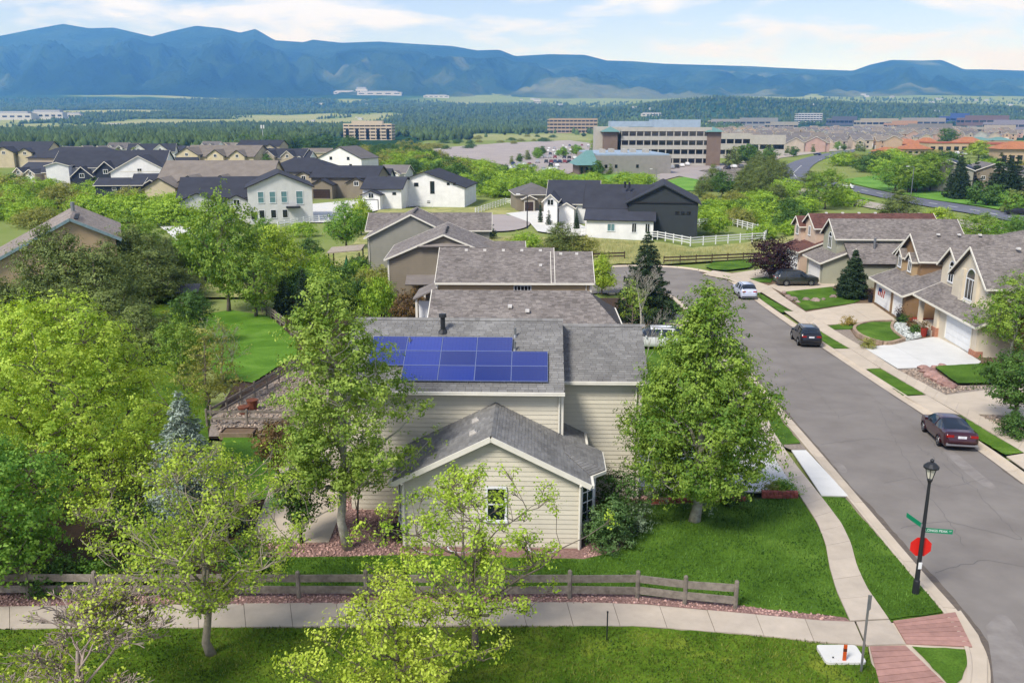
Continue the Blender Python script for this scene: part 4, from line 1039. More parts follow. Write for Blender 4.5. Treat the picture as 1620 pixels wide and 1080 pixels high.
def conifer(name, label, base, H, Rad, leaf, seed=1, cat='tree', group=None, levels=26, per=9, nsize=.26, dens=1.0, bark=None, z0=.04, droop=.18, jag=.25, cones=False):
    rng = np.random.default_rng(seed); root = empty(name, base, 0, label, cat, group); mb = MB(); mb.tube([(0, 0, -.1), (0, 0, H * .5), (0, 0, H * .97)], [.035 * H * .6, .02 * H * .6, .012], 7)
    C, A = [], []
    for i in range(levels):
        t_ = (i + rng.uniform(0, .8)) / levels; z = H * (z0 + (1 - z0) * t_); L = Rad * (1 - t_) ** .85 * (1 if t_ > .08 else .8) + .06
        nb = max(4, int(per * (1 - t_ * .55)))
        a0 = rng.uniform(0, 6.28)
        for j in range(nb):
            a = a0 + 6.283 * j / nb + rng.normal(0, .18); l = L * rng.uniform(1 - jag, 1 + jag * .6); dx, dy = math.cos(a), math.sin(a)
            e = Vector((dx * l, dy * l, z - droop * l + .10 * l)); s0 = Vector((0, 0, z)); mid = s0.lerp(e, .55) + Vector((0, 0, -.05 * l))
            mb.tube([s0, mid, e], [.02 + .006 * l, .014, .006], 3, False)
            k = max(6, int(dens * 46 * l)); u = rng.random(k) ** .7
            w_ = (.10 + .30 * l * (1 - u)) * rng.normal(0, .8, k); p = np.outer(1 - u, np.array(s0)) + np.outer(u, np.array(e)); p[:, 2] -= .1 * l * u * (1 - u)
            p += np.outer(w_, [-dy, dx, 0]); p[:, 2] += rng.normal(0, .05 + .02 * l, k) - np.abs(w_) * .25
            C.append(p); sgn = np.sign(w_)[:, None]; A.append(np.array([dx, dy, -.1])[None] + sgn * np.array([-dy, dx, 0])[None] * .8)
    mb.build('trunk', bark or M_barkd, root, True)
    C = np.concatenate(C); A = np.concatenate(A)
    leafmesh('crown', C, nsize, leaf, root, rng, .5, .30, A)
    return root
def shrub(name, label, base, Rad, H, leaf, seed=1, ncl=60, per=60, lsize=.09, cat='shrub', group=None, z0=.04, lump=.3, prof='dome', clr=.2, gaps=0.0, bark=None, oval=(1, 1)):
    return tree(name, label, base, H, Rad, cat, z0, prof, leaf, ncl, per, lsize, clr, .03, bark or M_barkd, seed, group, 5, 0, lump, .6, .4, .38, (0, 0), 3, .8, gaps, oval=oval)
def bare(name, label, base, H, Rad, bark, seed=1, depth=5, tr=.12, leaf=None, per=0, lsize=.12, spread=.55, cat='tree', group=None, first=.25, nchild=3, clr=.16, frac=.8):
    """leafless branching tree, optional few leaves at the tips"""
    rng = np.random.default_rng(seed); root = empty(name, base, 0, label, cat, group); mb = MB(); tw = MB(); tips = []
    def br(p, d, L, r, n):
        pts = [p]; q = p.copy(); dd = d.copy(); k = 5 if n >= depth - 1 else 4
        for i in range(k):
            dd = (dd + Vector(rng.normal(0, .10, 3)) + Vector((0, 0, .05))).normalized(); q = q + dd * (L / k); pts.append(q.copy())
        rad = [max(.009, r * (1 - .75 * i / k)) for i in range(k + 1)]
        (mb if n >= depth - 1 else tw).tube(pts, rad, 7 if n == depth else (4 if n > 2 else 3), False)
        if n <= 1: tips.append(pts[-1]); return
        m = nchild + (2 if n == depth else 0) + int(rng.integers(0, 2))
        for i in range(m):
            t_ = first + (1 - first) * (i + rng.uniform(.2, 1)) / m if n == depth else rng.uniform(.3, 1); j = min(k - 1, int(t_ * k)); s0 = pts[j].lerp(pts[j + 1], t_ * k - j)
            side = Vector(rng.normal(0, 1, 3)); side -= dd * side.dot(dd); side.normalize(); nd = (dd * (1 - spread * .6) + side * spread * rng.uniform(.7, 1.2) + Vector((0, 0, .12))).normalized()
            br(s0, nd, L * rng.uniform(.42, .62) * (1.15 - .35 * t_ if n == depth else 1), rad[j] * .55, n - 1)
    br(Vector((0, 0, -.1)), Vector((0, 0, 1)), H * .78, tr, depth)
    V = np.array(mb.v + tw.v); sc = Rad / (np.percentile(np.linalg.norm(V[:, :2], axis=1), 97) + 1e-6); sz = H / V[:, 2].max()
    f = lambda v: (v[0] * sc * (1 if v[2] > .25 * H else .6), v[1] * sc, v[2] * sz) if False else (v[0] * sc, v[1] * sc, v[2] * sz)
    mb.v = [f(v) for v in mb.v]; tw.v = [f(v) for v in tw.v]; tips = [f(v) for v in tips]
    mb.build('trunk', bark, root, True); tw.build('branch', bark, root, True)['kind'] = 'stuff'
    if per and leaf:
        T = np.array(tips); sel = T[rng.random(len(T)) < frac]; C = np.repeat(sel, per, 0) + rng.normal(0, clr, (len(sel) * per, 3)); leafmesh('crown', C, lsize, leaf, root, rng, .5)
    return root
L_lime = leafmat('lime_leaf', '738f22', 'bdd052', .5)
L_yel = leafmat('new_yellow_leaf', '8aa026', 'cbd85c', .5)
L_asp = leafmat('aspen_leaf', '5f7f2a', 'a6ba55', .45)
L_cot = leafmat('cottonwood_leaf', '507525', '98b048', .45)
L_loc = leafmat('locust_leaf', '80a02c', 'c3d658', .48)
L_grn = leafmat('mid_green_leaf', '4d7a27', '8fb247', .45)
L_drk = leafmat('dark_green_leaf', '34531f', '61823a', .38)
L_pine = leafmat('pine_needle', '485a28', '828f4c', .25)
L_spr = leafmat('spruce_needle', '22381f', '44583a', .15)
L_blu = leafmat('blue_spruce_needle', '66796e', 'b0bcae', .15)
L_red = leafmat('plum_leaf', '211416', '402226', .12)
L_oak = leafmat('scrub_oak_leaf', '678c26', 'adc848', .42)
L_oako = leafmat('olive_oak_leaf', '727a36', 'a6a656', .4)
L_rust = leafmat('rust_shrub_leaf', '4f4a26', '8a6a48', .35)
L_gre = leafmat('grey_green_leaf', '58704a', '9aa98a', .35)
def PB(px, py): q = G(px, py); return Vector((q.x, q.y, g(q.x, q.y)))
def HT(base, px, py): return AT(px, py, base.y).z - base.z
# --- near trees
b = PB(336, 1034); tree('young_maple_tree', 'lime leaved tree with a pale trunk in the park grass, left of centre', b, HT(b, 330, 716), 3.2, z0=.24, prof='vase', leaf=L_lime, ncl=230, per=14, lsize=.09, clr=.26, tr=.13, seed=21, limbs=20, twigs=5, lump=.5, leader=.7, twigr=.014, bark=mat('pale_bark', '8f8573', .95, .15, 6, .5, 20), gaps=.12)
b = PB(752, 1026); tree('young_maple_tree', 'thin lime leaved tree standing before the gable wing', b, HT(b, 760, 750), 3.2, z0=.22, prof='vase', leaf=leafmat('fresh_green_leaf', '7a9a22', 'c2d654', .5), ncl=220, per=13, lsize=.095, clr=.22, tr=.10, seed=34, limbs=16, twigs=5, lump=.55, leader=.72, twigr=.012, gaps=.25, bark=M_bark)
b = Vector((-11.3, 20.3, g(-11.3, 20.3))); bare('sprouting_tree', 'mostly bare tree with yellow sprouts at the lower picture corner', b, HT(b, 90, 935), 2.3, mat('pinkish_bark', '9c8c80', .95, .12, 6, .4, 20), 5, 6, .09, L_yel, 6, .10, .50, nchild=4, clr=.09, frac=.14, first=.03)
b = Vector((-3.0, 19.9, g(-3.0, 19.9))); tree('young_maple_tree', 'yellow green tree rising over the bottom picture edge', b, HT(b, 600, 938), 2.15, z0=.2, prof='vase', leaf=L_yel, ncl=150, per=19, lsize=.088, clr=.24, tr=.09, seed=52, limbs=14, twigs=5, lump=.6, leader=.75, twigr=.012, gaps=.32)
b = PB(552, 868); tree('aspen_tree', 'tall white trunked aspen hiding the left end of the solar house', b, HT(b, 530, 436), 2.65, z0=.26, prof='pyr', leaf=L_asp, ncl=300, per=170, lsize=.115, clr=.31, tr=.17, bark=M_barkw, seed=61, limbs=24, lump=.42, leader=.97, shell=.38, lean=(-.035, 0), gaps=.31)
b = PB(565, 838); bare('aspen_tree', 'second grey trunk behind the tall aspen', b, 4.6, .9, M_bark, 63, 4, .13, L_asp, 12, .13)
b = PB(1098, 824); tree('cottonwood_tree', 'broad green cottonwood in front of the white driveway', b, HT(b, 1110, 458), 2.8, z0=.16, prof='pyr', leaf=L_cot, ncl=380, per=210, lsize=.12, clr=.34, tr=.2, bark=M_barkw, seed=72, limbs=26, lump=.34, leader=.95, shell=.36, gaps=.25, lean=(.012, 0))
b = AT(112, 780, 37.0); b.z = g(b.x, b.y); tree('locust_tree', 'huge spreading yellow green tree filling the left side', b, HT(b, 150, 474), 5.7, z0=.10, prof='dome', leaf=L_loc, ncl=640, per=150, lsize=.12, clr=.40, tr=.3, bark=M_bark, seed=83, twigr=.018, limbs=44, lump=.32, leader=.7, shell=.32, gaps=.25, multi=3, oval=(1.0, .8))
b = PB(10, 930); tree('lime_tree', 'bright green tree at the left picture edge behind the fence', b, HT(b, 20, 700), 2.6, z0=.15, prof='round', leaf=L_grn, ncl=150, per=150, lsize=.12, clr=.34, tr=.12, seed=90, limbs=12, lump=.4, gaps=.1)
b = PB(303, 838); conifer('blue_spruce', 'silvery blue spruce behind the lime tree', b, HT(b, 305, 618), 2.2, L_blu, 95, levels=26, per=11, nsize=.17, dens=2.0, jag=.3)
b = PB(477, 858); tree('crab_apple_tree', 'small dark crab apple beside the patio', b, HT(b, 480, 736), 1.15, z0=.28, prof='round', leaf=L_drk, ncl=110, per=46, lsize=.11, clr=.17, tr=.07, bark=M_barkd, seed=97, limbs=9, lump=.4)
b = PB(440, 760); tree('ornamental_tree', 'dark reddish small tree by the patio corner', b, 3.0, 1.0, z0=.3, prof='round', leaf=L_rust, ncl=90, per=46, lsize=.11, clr=.18, tr=.06, bark=M_barkd, seed=98, limbs=9, lump=.4)
b = PB(356, 622); bare('bare_tree', 'pale leafless tree beside the bright backyard lawn', b, HT(b, 358, 496), 2.0, M_barkw, 101, 5, .11, leafmat('sparse_leaf', '6c7d2c', '9aa34c', .4), 3, .13)
b = PB(330, 640); tree('olive_tree', 'thin olive green tree behind the blue spruce', b, HT(b, 350, 520), 2.0, z0=.1, prof='ovate', leaf=L_oako, ncl=130, per=36, lsize=.13, clr=.35, tr=.08, seed=103, limbs=10, gaps=.2)
# shrubs by the wing
b = PB(978, 830); shrub('round_shrub', 'large green shrub against the house wall', b, 1.5, HT(b, 980, 748), L_drk, 110, 110, 60, .09)
b = PB(964, 864); shrub('round_shrub', 'flowering green shrub at the gravel edge', b, .95, HT(b, 964, 792), leafmat('white_tip_leaf', '3b5c22', '76925a', .35), 111, 110, 90, .08)
b = PB(1006, 838); shrub('round_shrub', 'pale grey green shrub beside the large one', b, .6, HT(b, 1002, 796), L_gre, 112, 60, 50, .08)
for i, (px, py, r_, h_, lf, lb) in enumerate(((1040, 790, .6, .55, L_gre, 'low olive shrub below the garage corner'), (1235, 776, .5, .45, L_oak, 'leafy plant behind the red block edging'), (1222, 778, .45, .4, L_oako, 'yellowish plant behind the red block edging'), (1246, 779, .35, .4, L_grn, 'small green plant at the end of the red edging'),
        (1165, 800, .7, .6, L_drk, 'dark low shrub right of the cottonwood trunk'), (1106, 812, .55, 1.1, L_gre, 'grey green suckers round the cottonwood foot'))):
    shrub('low_shrub', lb, PB(px, py), r_, h_, lf, 120 + i, 30, 40, .08)
for i, (px, py, r_, h_, lf, lb) in enumerate(((90, 930, .9, 1.1, L_drk, 'dark shrub behind the fence at far left'), (150, 925, .8, .8, L_grn, 'green shrub behind the fence'), (250, 915, 1.2, 1.5, L_drk, 'dark shrub under the huge tree'), (40, 880, 1.1, 1.4, L_drk, 'shaded shrub left of the boulders'), (390, 905, .9, 1.2, L_drk, 'dark shrub below the lime tree'),
        (200, 860, 1.3, 2.0, L_drk, 'big shaded shrub deep under the huge tree'), (340, 850, 1.2, 1.9, L_spr, 'dark evergreen shrub below the blue spruce'))):
    shrub('garden_shrub', lb, PB(px, py), r_, h_, lf, 140 + i, 60, 50, .1)
# ================================================================ the other houses of the street
def P_(name, col, **k): return mat(name, col, .85, .06, .6, **k)
W_beige, W_tan, W_grey, W_gbrn, W_brn, W_pink, W_crm = P_('beige_stucco', 'cbbfa9'), P_('tan_wall', 'a8916f'), P_('grey_wall', '8e8b80'), P_('grey_brown_wall', '837968'), P_('brown_wall', '866b4d'), P_('pinkish_stucco', 'bfa994'), P_('sage_wall', '9b9a86')
S_red = mat('red_brown_shingle', '6b4a42', .95, .1, .6, .3, 40, '573a34', island=.22)
M_ven = mat('roof_vent_white', 'cfcac2', .6)
def vents(parent, pts, name='roof_vent', m=None, s=.14):
    for p in pts: MB().box(-s, s, -s * 1.3, s * 1.3, 0, .16).build(name, m or M_ven, parent).location = p
def roofx(parent, xl, xr, y0, y1, ze, pitch, mr, mt, hipL=0, hipR=0, oh=.35, shg=None, th=.12, only=(0, 1, 2, 3)):
    """ridge along x; hipL/hipR = how far the ridge end is pulled in"""
    Y0, Y1 = y0 - oh, y1 + oh; mid = (y0 + y1) / 2; zo = ze - oh * pitch + .05; zr = zo + (mid - Y0) * pitch
    A, B, C_, D = Vector((xl - oh, Y0, zo)), Vector((xr + oh, Y0, zo)), Vector((xr + oh, Y1, zo)), Vector((xl - oh, Y1, zo)); r0, r1 = Vector((xl - oh + hipL, mid, zr)), Vector((xr + oh - hipR, mid, zr))
    pls = [[A, B, r1, r0], [C_, D, r0, r1]]
    if hipL: pls.append([D, A, r0])
    if hipR: pls.append([B, C_, r1])
    mb = MB()
    for pl in pls:
        n = (pl[1] - pl[0]).cross(pl[2] - pl[1]); mb.slab(pl, n if n.z > 0 else -n, th)
    mb.build('roof', mr, parent); f = MB()
    for a, b in ((A, B), (C_, D)): f.beam(a - Vector((0, .03 if a is A else -.03, .08)), b - Vector((0, .03 if a is A else -.03, .08)), .1, .17)
    for hp, a, b, r in ((hipL, D, A, r0), (hipR, B, C_, r1)):
        sx = Vector((-.03 if a is D else .03, 0, -.08))
        if hp: f.beam(a + sx, b + sx, .1, .17)
        else: f.beam(a + sx, r + sx, .05, .2); f.beam(r + sx, b + sx, .05, .2)
    f.build('fascia', mt, parent)
    if shg:
        for i, pl in enumerate(pls):
            if i in only: shingles(parent, pl, shg, .34, .15)
    return zr
# --- second house, behind the solar house
H2 = empty('house', (0, 56, g(0, 58) - .4), -.025, 'house with mottled brown shingle roof directly behind the solar panels', 'house')
BX('wall', W_tan, H2, -5.7, 6.6, 0.3, 9.4, -.6, 5.0)
roofx(H2, -5.4, 7.2, .3, 8.1, 4.95, .5, M_shd, M_trim, 0, 2.3, .35, M_shb, only=(0, 3))
gable(H2, -2.6, 4.0, -3.2, 3.5, -.5, 3.2, .5, 'y', W_tan, M_shd, M_trim, .3, shg=M_shb)
vents(H2, [(1.0, 1.9, 5.9), (-.2, 2.4, 6.1)]); MB().box(-6.4, -5.7, .2, 1.6, 2.4, 2.6).build('bay_roof', M_shb, H2)
window(H2, (-6.1, .2, 1.5), (0, -1, 0), .6, 1.4, M_white, M_glass); BX('bay_wall', W_tan, H2, -6.4, -5.7, .25, 1.5, -.5, 2.4)
mb = MB(); mb.box(-5.78, -5.6, .2, .36, -.5, 4.9); mb.build('corner_board', M_trim, H2)
# --- third house
H3 = empty('house', (.2, 77.3, g(0, 79)), -.02, 'tan house with white ridge vents, third in the row', 'house')
BX('wall', W_tan, H3, -7.0, 7.0, 0, 9.0, -.6, 5.2)
siding(H3, (0, 0, 0), (1, 0, 0), [(-7.0, -.3), (7.0, -.3), (7.0, 5.1), (-7.0, 5.1)], (0, -1, 0), W_tan, .22, False)
roofx(H3, -6.8, 3.3, 0, 9.3, 5.2, .5, M_shd, M_trim, 0, 0, .35, M_shb, only=(0,)); roofx(H3, 3.7, 6.9, 0, 8.2, 5.2, .5, M_shd, M_trim, 0, 0, .33, M_shb, only=(0,))
vents(H3, [(-4.6 + 1.75 * i, 4.25, 7.3) for i in range(5)] + [(4.3, 3.75, 7.05), (5.8, 3.75, 7.05), (2.4, 2.0, 6.25)])
window(H3, (.75, -.03, 4.55), (0, -1, 0), 1.6, .55, M_white, M_glass, .08, 5, 1)
mb = MB()
for x in (-7.0, 6.9): mb.box(x - .08, x + .1, -.06, .06, -.4, 5.1)
mb.build('corner_board', M_trim, H3); downspout(H3, 6.5, -.1, -.3, 5.0)
mb = MB(); mb.slab([(-9.2, -.4, 3.6), (-6.9, -.4, 4.6), (-6.9, 4.5, 4.6), (-9.2, 4.5, 3.6)], (-.4, 0, .9), .12); mb.build('porch_roof', M_shb, H3)
BX('porch_post', M_trim, H3, -9.0, -8.8, -.2, 0, -.4, 3.5); BX('porch_wall', M_white, H3, -8.8, -7.02, .6, .7, .6, 3.2)
# --- fourth and fifth, turned with the curve of the street
H4 = empty('house', (-7.6, 96, g(-7, 98)), .03, 'grey brown sided house with a clipped gable end', 'house')
gable(H4, -6.2, 6.2, 0, 11, -.6, 4.8, .42, 'y', W_gbrn, M_shd, M_trim, .4, shg=M_shb)
siding(H4, (0, 0, 0), (1, 0, 0), [(-6.2, -.3), (6.2, -.3), (6.2, 4.8), (2.4, 6.4), (-2.4, 6.4), (-6.2, 4.8)], (0, -1, 0), W_gbrn, .24, False)
mb = MB(); mb.slab([(-2.9, -.6, 6.15), (2.9, -.6, 6.15), (0, 2.4, 7.55)], (0, -.4, .9), .14); mb.build('clipped_hip_roof', M_shb, H4)
vents(H4, [(.25, 1.5 + 1.3 * i, 7.35) for i in range(5)], m=M_dark); BX('corner_board', M_trim, H4, -6.28, -6.1, -.08, .08, -.4, 4.6)
mb = MB(); mb.slab([(-4.2, -2.2, 2.2), (6.2, -2.2, 2.2), (6.2, 0, 2.9), (-4.2, 0, 2.9)], (0, -.4, .9), .12); mb.build('porch_roof', M_shb, H4); BX('porch_post', M_trim, H4, -2.2, -2.0, -2.0, -1.8, -.4, 2.1)
gable(H4, 3.0, 9.0, 4, 10, -.6, 4.6, .35, 'x', W_gbrn, M_shd, M_trim, .4, shg=M_shb)
H5 = empty('house', (-13.0, 112, g(-13, 114)), .02, 'grey sided house with a tall pointed gable', 'house')
gable(H5, -5.7, 5.7, 0, 9, -.8, 5.0, .5, 'y', W_grey, M_shd, M_trim, .4, shg=M_shb)
siding(H5, (0, 0, 0), (1, 0, 0), [(-5.7, -.3), (5.7, -.3), (5.7, 5.0), (0, 7.8), (-5.7, 5.0)], (0, -1, 0), W_grey, .24, False)
gable(H5, -6.4, 10, 6, 14, -.8, 5.2, .45, 'x', W_grey, M_shd, M_trim, .4, shg=M_shb)
vents(H5, [(.25, 2 + 1.3 * i, 7.75) for i in range(5)], m=M_dark); downspout(H5, -5.5, -.1, -.4, 4.8)
# patio cover with furniture
b = PB(545, 428); pc = empty('patio_cover', b, .05, 'flat roofed patio cover beside the grey gable house', 'patio cover')
mb = MB(); mb.slab([(-1.9, -2.2, 2.75), (2.6, -2.2, 3.1), (2.6, 2.4, 3.2), (-1.9, 2.4, 2.85)], (0, 0, 1), .14); mb.build('roof', mat('tan_membrane', '9c9080', .9), pc)
for x in (-1.7, 2.3):
    for y in (-2.0, 2.2): BX('post', mat('dark_timber', '3a2a22', .9, .2, 4), pc, x - .08, x + .08, y - .08, y + .08, -.2, 2.7)
BX('bench_wall', mat('dark_timber', '3a2a22'), pc, -1.9, -1.75, -2.0, 2.2, -.1, .9)
um = empty('patio_umbrella', b + Vector((.6, -1.4, 0)), 0, 'folded green umbrella under the patio cover', 'umbrella')
MB().tube([(0, 0, 0), (0, 0, 2.3)], .03, 6).build('pole', M_dark, um); MB().tube([(0, 0, .7), (0, 0, 1.3), (0, 0, 2.25)], [.34, .24, .04], 10).build('canopy', mat('green_canvas', '2f6b46', .9), um)
tb_ = empty('patio_table', b + Vector((.7, -2.1, 0)), 0, 'small table below the folded green umbrella', 'table')
MB().tube([(0, 0, .68), (0, 0, .72)], .55, 14).build('table_top', mat('pale_table', 'b9a89a'), tb_)
for i in range(4): BX('leg', M_dark, tb_, .3 * math.cos(i * 1.57 + .7) - .02, .3 * math.cos(i * 1.57 + .7) + .02, .3 * math.sin(i * 1.57 + .7) - .02, .3 * math.sin(i * 1.57 + .7) + .02, -.05, .68)
# --- left house with teal trim
M_teal = mat('teal_trim', '7d9294', .7)
ap = AT(110, 346, 92); zb_ = g(ap.x, 92)
HL = empty('house', (ap.x, 92, zb_), R(24), 'tan house with teal trimmed gable at the left edge', 'house'); hh = ap.z - zb_
S_wg = mat('warm_grey_shingle', '8f857c', .95, .1, .6, .3, 40, '7a7067', island=.2); W_hl = P_('tan_stucco', 'b39b7a')
zl, zr_ = hh - 4.3, hh - 2.1
mesh('wall', [(-8, .4, -.6), (4.2, .4, -.6), (4.2, 16, -.6), (-8, 16, -.6), (-8, .4, zl), (4.2, .4, zr_), (4.2, 16, zr_), (-8, 16, zl), (0, .4, hh - .1), (0, 16, hh - .1)], [(0, 1, 5, 8, 4), (1, 2, 6, 5), (2, 3, 7, 9, 6), (3, 0, 4, 7)], W_hl, HL)
plA, plB = [(-8.6, 16.4, zl - .32), (-8.6, 0, zl - .32), (0, 0, hh), (0, 16.4, hh)], [(4.8, 0, zr_ - .3), (4.8, 16.4, zr_ - .3), (0, 16.4, hh), (0, 0, hh)]
MB().slab(plA, (-.45, 0, .9), .14).slab(plB, (.45, 0, .9), .14).build('roof', M_shd, HL); shingles(HL, plA, S_wg, .36, .16); shingles(HL, plB, S_wg, .36, .16)
MB().beam((-8.6, -.03, zl - .42), (0, -.03, hh - .1), .06, .3).beam((0, -.03, hh - .1), (4.8, -.03, zr_ - .4), .06, .3).build('rake_board', M_teal, HL)
vents(HL, [(.55, 1.4 + 1.1 * i, hh - .22) for i in range(5)], m=M_dark, s=.22); MB().tube([(0, 9, hh - .2), (0, 9, hh + 1.0)], .22, 8).build('chimney', M_metal, HL)
# --- row of garages across the street
def rhouse(base, rz, label, wall, walls2, shg, G_, gables, doors, depth=11.0, garage_wall=None, roof_y1=None):
    """local x = away from the street, y = along it; G_ = garage (y0, y1, eave, setback of the upper floor, roof height there)"""
    o = empty('house', base, rz, label, 'house'); y0, y1, ge, sb, gh = G_; gw = garage_wall or wall
    mesh('garage_wall', [(0, y0, -.6), (sb + 3, y0, -.6), (sb + 3, y1, -.6), (0, y1, -.6), (0, y0, ge), (sb + 3, y0, gh + (gh - ge) * 3 / (sb + .5)), (sb + 3, y1, gh + (gh - ge) * 3 / (sb + .5)), (0, y1, ge)],
         [(0, 4, 5, 1), (1, 5, 6, 2), (2, 6, 7, 3), (3, 7, 4, 0)], gw, o)
    k = (gh - ge) / (sb + .2); xe = sb + 2.2; yw = y1; y1 = roof_y1 or y1
    pl = [(-.5, y0 - .35, ge - .5 * k + .1), (-.5, y1 + .3, ge - .5 * k + .1), (xe, y1 + .3, ge + xe * k + .1), (xe, y0 - .35, ge + xe * k + .1)]
    MB().slab(pl[::-1], (-.4, 0, .9), .14).build('garage_roof', M_shd, o); shingles(o, pl, shg, .36, .16)
    f = MB(); f.beam(Vector(pl[0]) + Vector((-.04, 0, -.09)), Vector(pl[1]) + Vector((-.04, 0, -.09)), .1, .17); f.beam(Vector(pl[0]) + Vector((0, -.04, -.09)), Vector(pl[3]) + Vector((0, -.04, -.09)), .05, .2)
    f.beam(Vector(pl[1]) + Vector((0, .04, -.09)), Vector(pl[2]) + Vector((0, .04, -.09)), .05, .2); f.build('fascia', M_trim, o)
    y1 = yw
    for (d0, d1) in doors: garage_door(o, (-.015, (d0 + d1) / 2, .02), (-1, 0, 0), d1 - d0, 2.15, M_white, M_trim)
    for gi, (a, b2, s2, ez, pt, dp, wins) in enumerate(gables):
        zr, pls = gable(o, s2, s2 + dp, a, b2, -.4 if a >= y1 - .1 else 2.0, ez, pt, 'x', walls2[gi], M_shd, M_trim, .4, shg=shg, only=None)
        for (yy, zz, ww, h2, ar, nx) in wins: window(o, (s2 - .02, yy, zz), (-1, 0, 0), ww, h2, M_white, M_glass, .1, nx, 1, arch=ar)
    return o
bR4 = Vector((38.1, 68.6, g(38, 70)))
r4 = rhouse(bR4, -.09, 'beige stucco house with tall arched window and white garage door', W_beige, [W_beige, W_beige], M_shb, (0, 8.6, 2.75, .9, 3.3),
       [(2.2, 9.4, 1.2, 5.6, .74, 13, [(5.6, 4.6, 2.0, 1.9, True, 3)]), (9.4, 13.9, 1.9, 5.7, .74, 9, [(11.6, 4.9, 1.2, 1.5, True, 2)])], [(1.4, 6.6)], roof_y1=13.5)
BX('wall', W_brn, r4, 2.6, 14, -2.6, 3.0, -.6, 4.7); roofx(r4, 3.0, 14, -2.6, 7.4, 4.7, .55, M_shd, M_trim, 1.5, 2, .35, M_shb)
for y in (0.05, 8.3): BX('pier', W_beige, r4, -.18, .32, y, y + .8, -.4, 2.6); BX('pier_base', mat('salmon_stone', 'a9765e', .9, .15, 4, .5), r4, -.3, .42, y - .1, y + .9, -.4, .5)
BX('porch_post', W_beige, r4, -.1, .3, 12.9, 13.3, -.4, 2.7); BX('porch_floor', M_conc, r4, -.4, 2.2, 8.8, 13.6, -.4, .12); window(r4, (1.88, 11.4, 1.5), (-1, 0, 0), 1.5, 1.5, M_white, M_glass, .08, 2, 3); BX('sill_band', M_trim, r4, 1.02, 1.18, 4.3, 6.9, 3.42, 3.58)
for yy in (4.2, 7.05): BX('pilaster', W_beige, r4, .95, 1.2, yy - .3, yy + .3, 3.4, 6.2)
vents(r4, [(4.5, 5.2, 8.2), (7.5, 5.2, 8.2)])
bR3 = Vector((39.2, 84.7, g(39, 86)))
r3 = rhouse(bR3, -.1, 'brown house with an american flag by the garage', W_tan, [W_brn, W_tan], M_shb, (0, 10.2, 2.7, 2.6, 3.75),
       [(4.4, 10.6, 2.7, 5.6, .7, 12, [])], [(4.4, 9.2), (.8, 3.3)], garage_wall=W_brn)
for yy, lbz in ((9.3, 3.9), (6.2, 3.7)):
    gable(r3, 2.2, 4.2, yy - .85, yy + .85, 3.0, 5.3, .8, 'x', W_tan, M_shd, M_trim, .25, shg=M_shb); window(r3, (2.18, yy, 4.55), (-1, 0, 0), 1.0, 1.2, M_white, M_glass, .1, 2, 1, arch=True)
BX('side_wall', W_brn, r3, .02, 2.6, -.01, .0, -.5, 2.5); BX('footing', mat('brick_red', '8a4a36', .9, .15, 5, .4), r3, .2, 6.5, -.12, -.02, -.4, .35)
BX('wall', W_grey, r3, 4, 14, 10.2, 16, -.6, 4.6); roofx(r3, 4, 14, 9.6, 16, 4.6, .55, M_shd, M_trim, 0, 0, .4, M_shb)
vents(r3, [(5.0 + 2.1 * i, 7.1, 7.75) for i in range(3)])
bR2 = Vector((38.3, 105.8, g(38, 106)))
r2 = rhouse(bR2, -.04, 'sage grey house with arched window behind the dark spruce', W_crm, [W_crm], M_shb, (0, 6.6, 2.75, 1.6, 3.5), [(1.0, 6.4, 1.8, 5.7, .7, 15, [(3.6, 4.7, 1.3, 1.5, True, 2)])], [(.9, 5.6)])
BX('wall', W_crm, r2, 3, 15, -2.2, 1.2, -.6, 3.0); MB().slab([(2.6, -2.6, 2.9), (15, -2.6, 2.9), (15, 1.0, 5.0), (2.6, 1.0, 5.0)], (0, -.5, .86), .14).build('lean_to_roof', M_shd, r2); shingles(r2, [(2.6, -2.6, 2.92), (15, -2.6, 2.92), (15, 1.0, 5.02), (2.6, 1.0, 5.02)], M_shb, .36, .16)
MB().tube([(6, 0, 4.4), (6, 0, 5.7)], .16, 8).build('flue_pipe', M_metal, r2)
bR1 = Vector((38.3, 114.4, g(38, 115)))
r1 = rhouse(bR1, 0.0, 'pinkish house with a red brown roof behind the plum tree', W_pink, [W_pink, W_pink], S_red, (0, 6.6, 2.75, 1.8, 3.55), [(.6, 5.4, 2.0, 5.9, .62, 16, [(3.0, 5.1, .9, 1.3, False, 2)]), (4.9, 7.6, 1.4, 5.7, .75, 5, [(6.2, 4.9, 1.1, 1.3, False, 2)])], [(.8, 5.6)])
vents(r1, [(4 + 2.2 * i, 3.0, 7.4) for i in range(4)])
r5 = empty('house', Vector((62, 98, g(62, 98))), -.06, 'tan house with broad hipped roof behind the brown house', 'house'); hip(r5, -10, 12, -7, 8, -.6, 4.6, .42, W_brn, M_shd, M_trim, .5, shg=M_shb, only=(0, 3)); gable(r5, 8, 16, -6.5, 1.5, -.6, 4.2, .42, 'x', W_brn, M_shd, M_trim, .4, shg=M_shb)
MB().tube([(-2, 0, 7.2), (-2, 0, 8.9)], .25, 8).build('chimney', M_metal, r5)
r6 = empty('house', Vector((60, 76, g(60, 76))), -.08, 'house roof showing behind the arched window house', 'house'); hip(r6, -8, 14, -6, 8, -.6, 4.4, .5, W_tan, M_shd, M_trim, .5, shg=M_shb, only=(0, 3))
